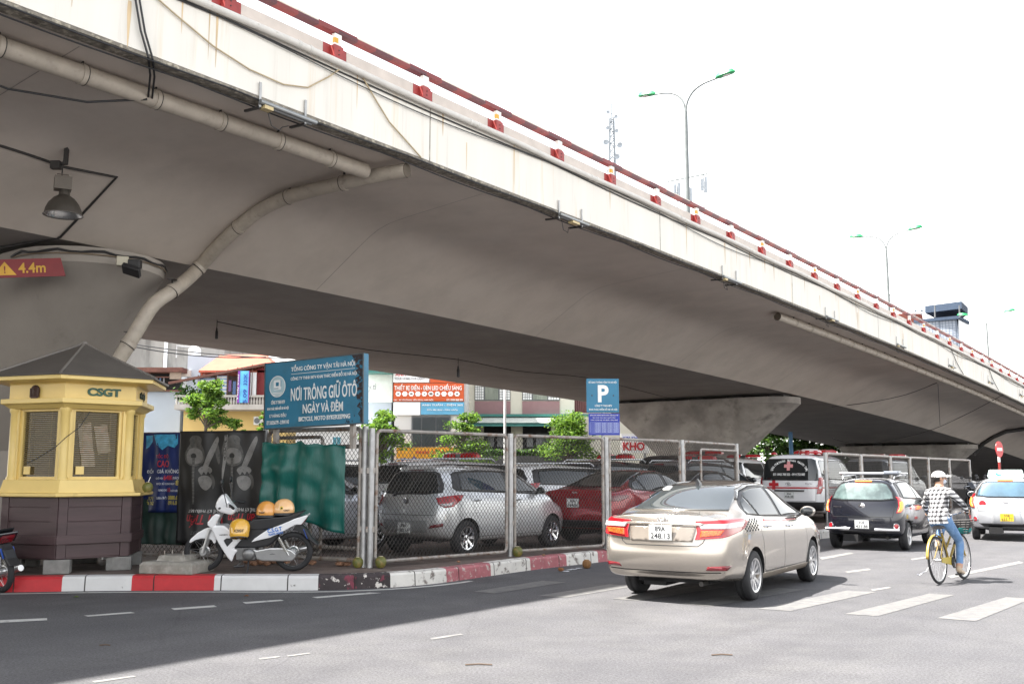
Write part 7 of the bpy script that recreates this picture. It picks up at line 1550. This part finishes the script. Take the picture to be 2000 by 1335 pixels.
def guard(x, a0, a1):
    b = MB().mat(by_); r_ = .362; b.loft([[V(x+(r_-.004*abs(w_)/.012*.6)*math.cos(R(a0+(a1-a0)*i/16)), w_*1.5, .335+(r_-.006*abs(w_/.012))*math.sin(R(a0+(a1-a0)*i/16))) for w_ in (-.013, -.007, 0, .007, .013)] for i in range(17)], closed=False, caps=False)
    o = b.build('mudguard', bk); s_ = o.modifiers.new('t', 'SOLIDIFY'); s_.thickness = .003
guard(0, 55, 175)
b = MB().mat(seat_m); b.loft([[V(.26+x, y*s_, z) for y, z in ((-1, .775), (-.7, .81), (0, .82), (.7, .81), (1, .775), (0, .76))] for x, s_ in ((-.12, .07), (-.10, .10), (-.02, .085), (.07, .035), (.14, .02))], smooth=True); b.mat(chrome); b.tube([(.265, 0, .68), (.255, 0, .78)], .012, 8); b.build('saddle', bk)
b = MB().mat(chrome); b.tube([HT2, HT2+V(-.03, 0, .13)], .012, 8); hz = HT2.z+.13; hx = HT2.x-.03; b.tube(smoothpath([(hx-.16, .29, hz+.02), (hx-.06, .24, hz+.05), (hx+.02, .10, hz+.02), (hx, 0, hz), (hx+.02, -.10, hz+.02), (hx-.06, -.24, hz+.05), (hx-.16, -.29, hz+.02)], 4), .011, 8); b.mat(plastic_blk)
for sg in (1, -1): b.tube([(hx-.17, sg*.292, hz+.018), (hx-.07, sg*.25, hz+.047)], .016, 8)
b.build('handlebar', bk)
b = MB().mat(dark_metal)
for i in range(7):
    z = .66+.035*i; w_ = .10+.012*i; b.tube([V(WB+.02+sx*w_*.8, sy*w_*1.25, z) for sx, sy in ((-1, -1), (1, -1), (1, 1), (-1, 1))], .0035, 4, closed=True)
for i in range(20):
    a = 2*PI*i/20; cx, cy = math.cos(a), math.sin(a); m_ = max(abs(cx), abs(cy)); cx /= m_; cy /= m_; b.tube([V(WB+.02+cx*.08, cy*.125, .66), V(WB+.02+cx*.138, cy*.215, .87)], .003, 4)
b.build('basket', bk)
b = MB().mat(mat('chain_guard', (.40, .30, .04), .5)); b.prism([V(.02, -.05, .30), V(.45, -.05, .23), V(.54, -.05, .28), V(.45, -.05, .35), V(.02, -.05, .37)], (0, -.012, 0)); b.mat(dark_metal); b.lathe([(0, 0), (.085, 0), (.085, .006)], 24, Matrix.Translation((.43, -.065, .28)) @ Matrix.Rotation(PI/2, 4, 'X')); b.build('chain_guard', bk)
b = MB().mat(chrome); b.tube([BB+V(0, -.08, 0), BB+V(.02, -.085, -.17)], .009, 6); b.tube([BB+V(0, .08, 0), BB+V(-.02, .085, .17)], .009, 6); b.tube([BB+V(0, -.08, 0), BB+V(0, .08, 0)], .015, 8); b.mat(plastic_blk)
for sg, z in ((-1, -.17), (1, .17)): b.box(BB+V(-sg*.02*-1, sg*.135, z), (.09, .09, .022))
b.build('crank_and_pedals', bk)
b = MB().mat(chrome); b.tube([(0, .06, .33), (-.06, .16, .18), (-.12, .24, .13)], .009, 6); b.tube([(-.12, .24, .13), (-.10, .27, .135)], .010, 6); b.build('kick_stand', bk)
b = MB().mat(dark_metal)
for sg in (1, -1): b.tube([(.20, sg*.05, .71), (-.12, sg*.055, .70), (-.02, sg*.06, .345)], .006, 6)
b.build('rear_carrier', bk)
bag = thing('shopping_bag', 'black bag sitting in the front basket of the yellow bicycle', 'bag', bk.matrix_basis @ V(WB+.02, 0, .68)); bag.rotation_euler = (0, 0, hdg)
b = MB().mat(mat('bag_black', (.016, .016, .018), .6, bump=.4, bs=14)); b.loft([[V(.12*s_*math.cos(2*PI*i/14)*(1+.12*math.sin(3*i)), .17*s_*math.sin(2*PI*i/14)*(1+.1*math.cos(2*i)), z) for i in range(14)] for s_, z in ((.7, 0), (.95, .06), (1, .16), (.9, .25), (.6, .32), (.2, .35))]); b.build('body', bag)
b = MB().mat(mat('bag_teal', (.02, .20, .20), .6)); b.loft([[V(.115*s_*math.cos(2*PI*i/14), .165*s_*math.sin(2*PI*i/14), z) for i in range(14)] for s_, z in ((.72, -.01), (.98, .03), (1.04, .07), (.9, .075))]); b.build('base', bag)
pe = thing('person', 'cyclist in black and white checked shirt, blue jeans and white cap on a bicycle', 'person', ra, hdg); pe.rotation_euler = (R(-3), 0, hdg)
J = dict(pel=(.235, 0, .89), wai=(.27, 0, 1.02), che=(.31, 0, 1.19), upc=(.335, 0, 1.285), nek=(.36, 0, 1.36), chn=(.38, 0, 1.42), hed=(.395, 0, 1.495), top=(.395, 0, 1.55),
         shR=(.335, -.155, 1.285), elR=(.47, -.285, 1.08), wrR=(hx-.16, -.29, hz+.05), haR=(hx-.10, -.275, hz+.055), shL=(.335, .155, 1.285), elL=(.47, .285, 1.08), wrL=(hx-.16, .29, hz+.05), haL=(hx-.10, .275, hz+.055),
         hpR=(.25, -.095, .86), knR=(.60, -.125, .56), anR=(.44, -.135, .21), heR=(.40, -.135, .155), toR=(.58, -.14, .125), hpL=(.25, .095, .86), knL=(.66, .125, .82), anL=(.44, .135, .545), heL=(.39, .135, .50), toL=(.56, .14, .475))
RAD = dict(pel=(.125, .10), wai=(.135, .095), che=(.155, .105), upc=(.13, .085), nek=(.055, .055), chn=(.062, .062), hed=(.088, .078), top=(.07, .066), shR=(.064, .062), elR=(.046, .044), wrR=(.033, .030), haR=(.034, .022),
           hpR=(.092, .092), knR=(.064, .062), anR=(.048, .048), heR=(.042, .036), toR=(.036, .026))
for k in list(RAD):
    if k.endswith('R'): RAD[k[:-1]+'L'] = RAD[k]
E_ = [('pel', 'wai'), ('wai', 'che'), ('che', 'upc'), ('upc', 'nek'), ('nek', 'chn'), ('chn', 'hed'), ('hed', 'top'), ('upc', 'shR'), ('shR', 'elR'), ('elR', 'wrR'), ('wrR', 'haR'), ('upc', 'shL'), ('shL', 'elL'), ('elL', 'wrL'), ('wrL', 'haL'), ('pel', 'hpR'), ('hpR', 'knR'), ('knR', 'anR'), ('anR', 'heR'), ('heR', 'toR'), ('pel', 'hpL'), ('hpL', 'knL'), ('knL', 'anL'), ('anL', 'heL'), ('heL', 'toL')]
K = list(J); me = bpy.data.meshes.new('body'); me.from_pydata([J[k] for k in K], [(K.index(a), K.index(c)) for a, c in E_], [])
ob = bpy.data.objects.new('tmp', me); COL.objects.link(ob); sk = ob.modifiers.new('skin', 'SKIN'); sk.use_smooth_shade = True; sv = me.skin_vertices[0].data
for i, k in enumerate(K): sv[i].radius = RAD[k]; sv[i].use_root = (k == 'pel')
su = ob.modifiers.new('sub', 'SUBSURF'); su.levels = su.render_levels = 2
mesh = bpy.data.meshes.new_from_object(ob.evaluated_get(bpy.context.evaluated_depsgraph_get())); bpy.data.objects.remove(ob)
skin = mat('skin', (.42, .24, .16), .55); jeans = mat('jeans', (.115, .22, .40), .8, v=.18, sc=7, col2=(.20, .32, .50), amt=.62, bump=.3, bs=30); shoe = mat('beige_shoe', (.42, .33, .24), .7); shirt = mat('checked_shirt', (.5, .5, .5), .85)
N = shirt.node_tree.nodes; L = shirt.node_tree.links; tc = N.new('ShaderNodeTexCoord'); sx_ = N.new('ShaderNodeSeparateXYZ'); L.new(tc.outputs['Object'], sx_.inputs[0])
def stripe_node(sock, period):
    m_ = N.new('ShaderNodeMath'); m_.operation = 'MULTIPLY'; m_.inputs[1].default_value = 1/period; L.new(sock, m_.inputs[0]); f_ = N.new('ShaderNodeMath'); f_.operation = 'FRACT'; L.new(m_.outputs[0], f_.inputs[0]); g_ = N.new('ShaderNodeMath'); g_.operation = 'GREATER_THAN'; g_.inputs[1].default_value = .5; L.new(f_.outputs[0], g_.inputs[0]); return g_.outputs[0]
ad0 = N.new('ShaderNodeMath'); ad0.operation = 'ADD'; L.new(sx_.outputs[0], ad0.inputs[0]); L.new(sx_.outputs[1], ad0.inputs[1])
a_ = stripe_node(ad0.outputs[0], .062); c_ = stripe_node(sx_.outputs[2], .062); ad = N.new('ShaderNodeMath'); ad.operation = 'ADD'; L.new(a_, ad.inputs[0]); L.new(c_, ad.inputs[1]); hv = N.new('ShaderNodeMath'); hv.operation = 'MULTIPLY'; hv.inputs[1].default_value = .5; L.new(ad.outputs[0], hv.inputs[0])
rp = N.new('ShaderNodeValToRGB'); rp.color_ramp.interpolation = 'CONSTANT'; rp.color_ramp.elements[0].color = (.012, .012, .014, 1); e_ = rp.color_ramp.elements.new(.4); e_.color = (.16, .16, .17, 1); rp.color_ramp.elements[-1].color = (.72, .72, .72, 1); rp.color_ramp.elements[-1].position = .8; L.new(hv.outputs[0], rp.inputs[0]); L.new(rp.outputs[0], N['Principled BSDF'].inputs['Base Color'])
for m_ in (shirt, jeans, skin, shoe): mesh.materials.append(m_)
def seg_d(p, a, c): a = Vector(a); c = Vector(c); d = c-a; t = max(0, min(1, (p-a).dot(d)/d.length_squared)); return (p-a-d*t).length, t
for p in mesh.polygons:
    p.use_smooth = True; best = min(((seg_d(p.center, J[a], J[c])+(a, c)) for a, c in E_), key=lambda q: q[0]); d_, t_, a, c = best; k = a+c
    if a in ('nek', 'chn', 'hed') or a[:2] == 'wr': mi = 2
    elif a[:2] in ('he',): mi = 3
    elif a[:2] == 'an': mi = 3 if t_ > .2 else 2
    elif a[:2] == 'kn': mi = 1 if t_ < .86 else 2
    elif a[:2] == 'hp' or c[:2] == 'hp': mi = 1
    elif a == 'pel': mi = 1 if p.center.z < .90 else 0
    else: mi = 0
    if mi == 1 and p.center.z > .925 and a[:2] != 'kn' and p.center.x < .42: mi = 0
    p.material_index = mi
bo_ = bpy.data.objects.new('body', mesh); COL.objects.link(bo_); bo_.parent = pe
fb = MB().mat(skin)                                            # five bent fingers round each grip, joined to the palm
for sg in (-1, 1):
    for i in range(4):
        o_ = V(hx-.155+.022*i, sg*(.288-.009*i), hz+.024+.007*i); ln = (.85, 1, .95, .75)[i]; fb.tube([o_+V(-.0, sg*.0, .034), o_+V(.012*ln, sg*.026, .022), o_+V(.010, sg*.030, -.008*ln), o_+V(.0, sg*.010, -.022)], [.0095, .009, .0085, .0065], 7)
    fb.tube([V(hx-.15, sg*.265, hz+.05), V(hx-.125, sg*.245, hz+.035), V(hx-.105, sg*.245, hz+.012)], [.011, .010, .007], 7)
# face: nose, lips, eyes and ears joined to the same skin
Hc = V(.395, 0, 1.485)
YAW = Matrix.Translation(Hc) @ Matrix.Rotation(R(-48), 4, 'Z') @ Matrix.Translation(-Hc)
fb.M = YAW
fb.tube([Hc+V(.078, 0, .015), Hc+V(.098, 0, -.018), Hc+V(.080, 0, -.03)], [.008, .014, .009], 8)
for sg in (1, -1): fb.ell(Hc+V(-.005, sg*.080, -.005), (.022, .010, .032))
fo_ = fb.build('fingers_and_face'); 
bm = bmesh.new(); bm.from_mesh(bo_.data); nb = len(bm.faces); tmp = fo_.data; bm.from_mesh(tmp); bm.faces.ensure_lookup_table()
for f_ in bm.faces[nb:]: f_.material_index = 2; f_.smooth = True
bm.to_mesh(bo_.data); bm.free(); bpy.data.objects.remove(fo_)
b = MB().mat(mat('dark_hair', (.012, .010, .010), .6)); b.M = YAW; b.ell(Hc+V(-.022, 0, .012), (.088, .088, .082), v0=-.75, v1=1.2); b.tube([Hc+V(-.09, 0, .0), Hc+V(-.10, 0, -.05)], [.03, .022], 8); b.build('hair', pe)
b = MB().mat(mat('cap_white', (.70, .70, .69), .75, bump=.2, bs=30)); b.M = YAW; b.ell(Hc+V(-.005, 0, .030), (.102, .094, .084), v0=-.12, v1=PI/2, nu=20); b.loft([[Hc+V(.075+x, y, z) for y, z in ((-.075*s_, .022), (-.04*s_, .036), (0, .040), (.04*s_, .036), (.075*s_, .022), (0, .030))] for x, s_, in ((0, 1.1), (.05, 1.0), (.085, .6))], smooth=True); b.build('cap', pe)
b = MB().mat(mat('face_mask', (.50, .55, .62), .8)); b.M = YAW; b.ell(Hc+V(.048, 0, -.045), (.048, .062, .042)); b.build('face_mask', pe)
# hem and collar of the shirt, turned-up trouser cuffs
b = MB().mat(shirt); b.lathe([(.128, -.06), (.135, 0.02), (.128, .05)], 20, Matrix.Translation((.235, 0, .90)) @ Matrix.Diagonal((.86, 1.12, 1, 1))); b.build('shirt_hem', pe)
b = MB().mat(shirt); b.lathe([(.068, -.02), (.062, .02), (.055, .022)], 16, Matrix.Translation((.352, 0, 1.335))); b.build('collar', pe)
fit_all()
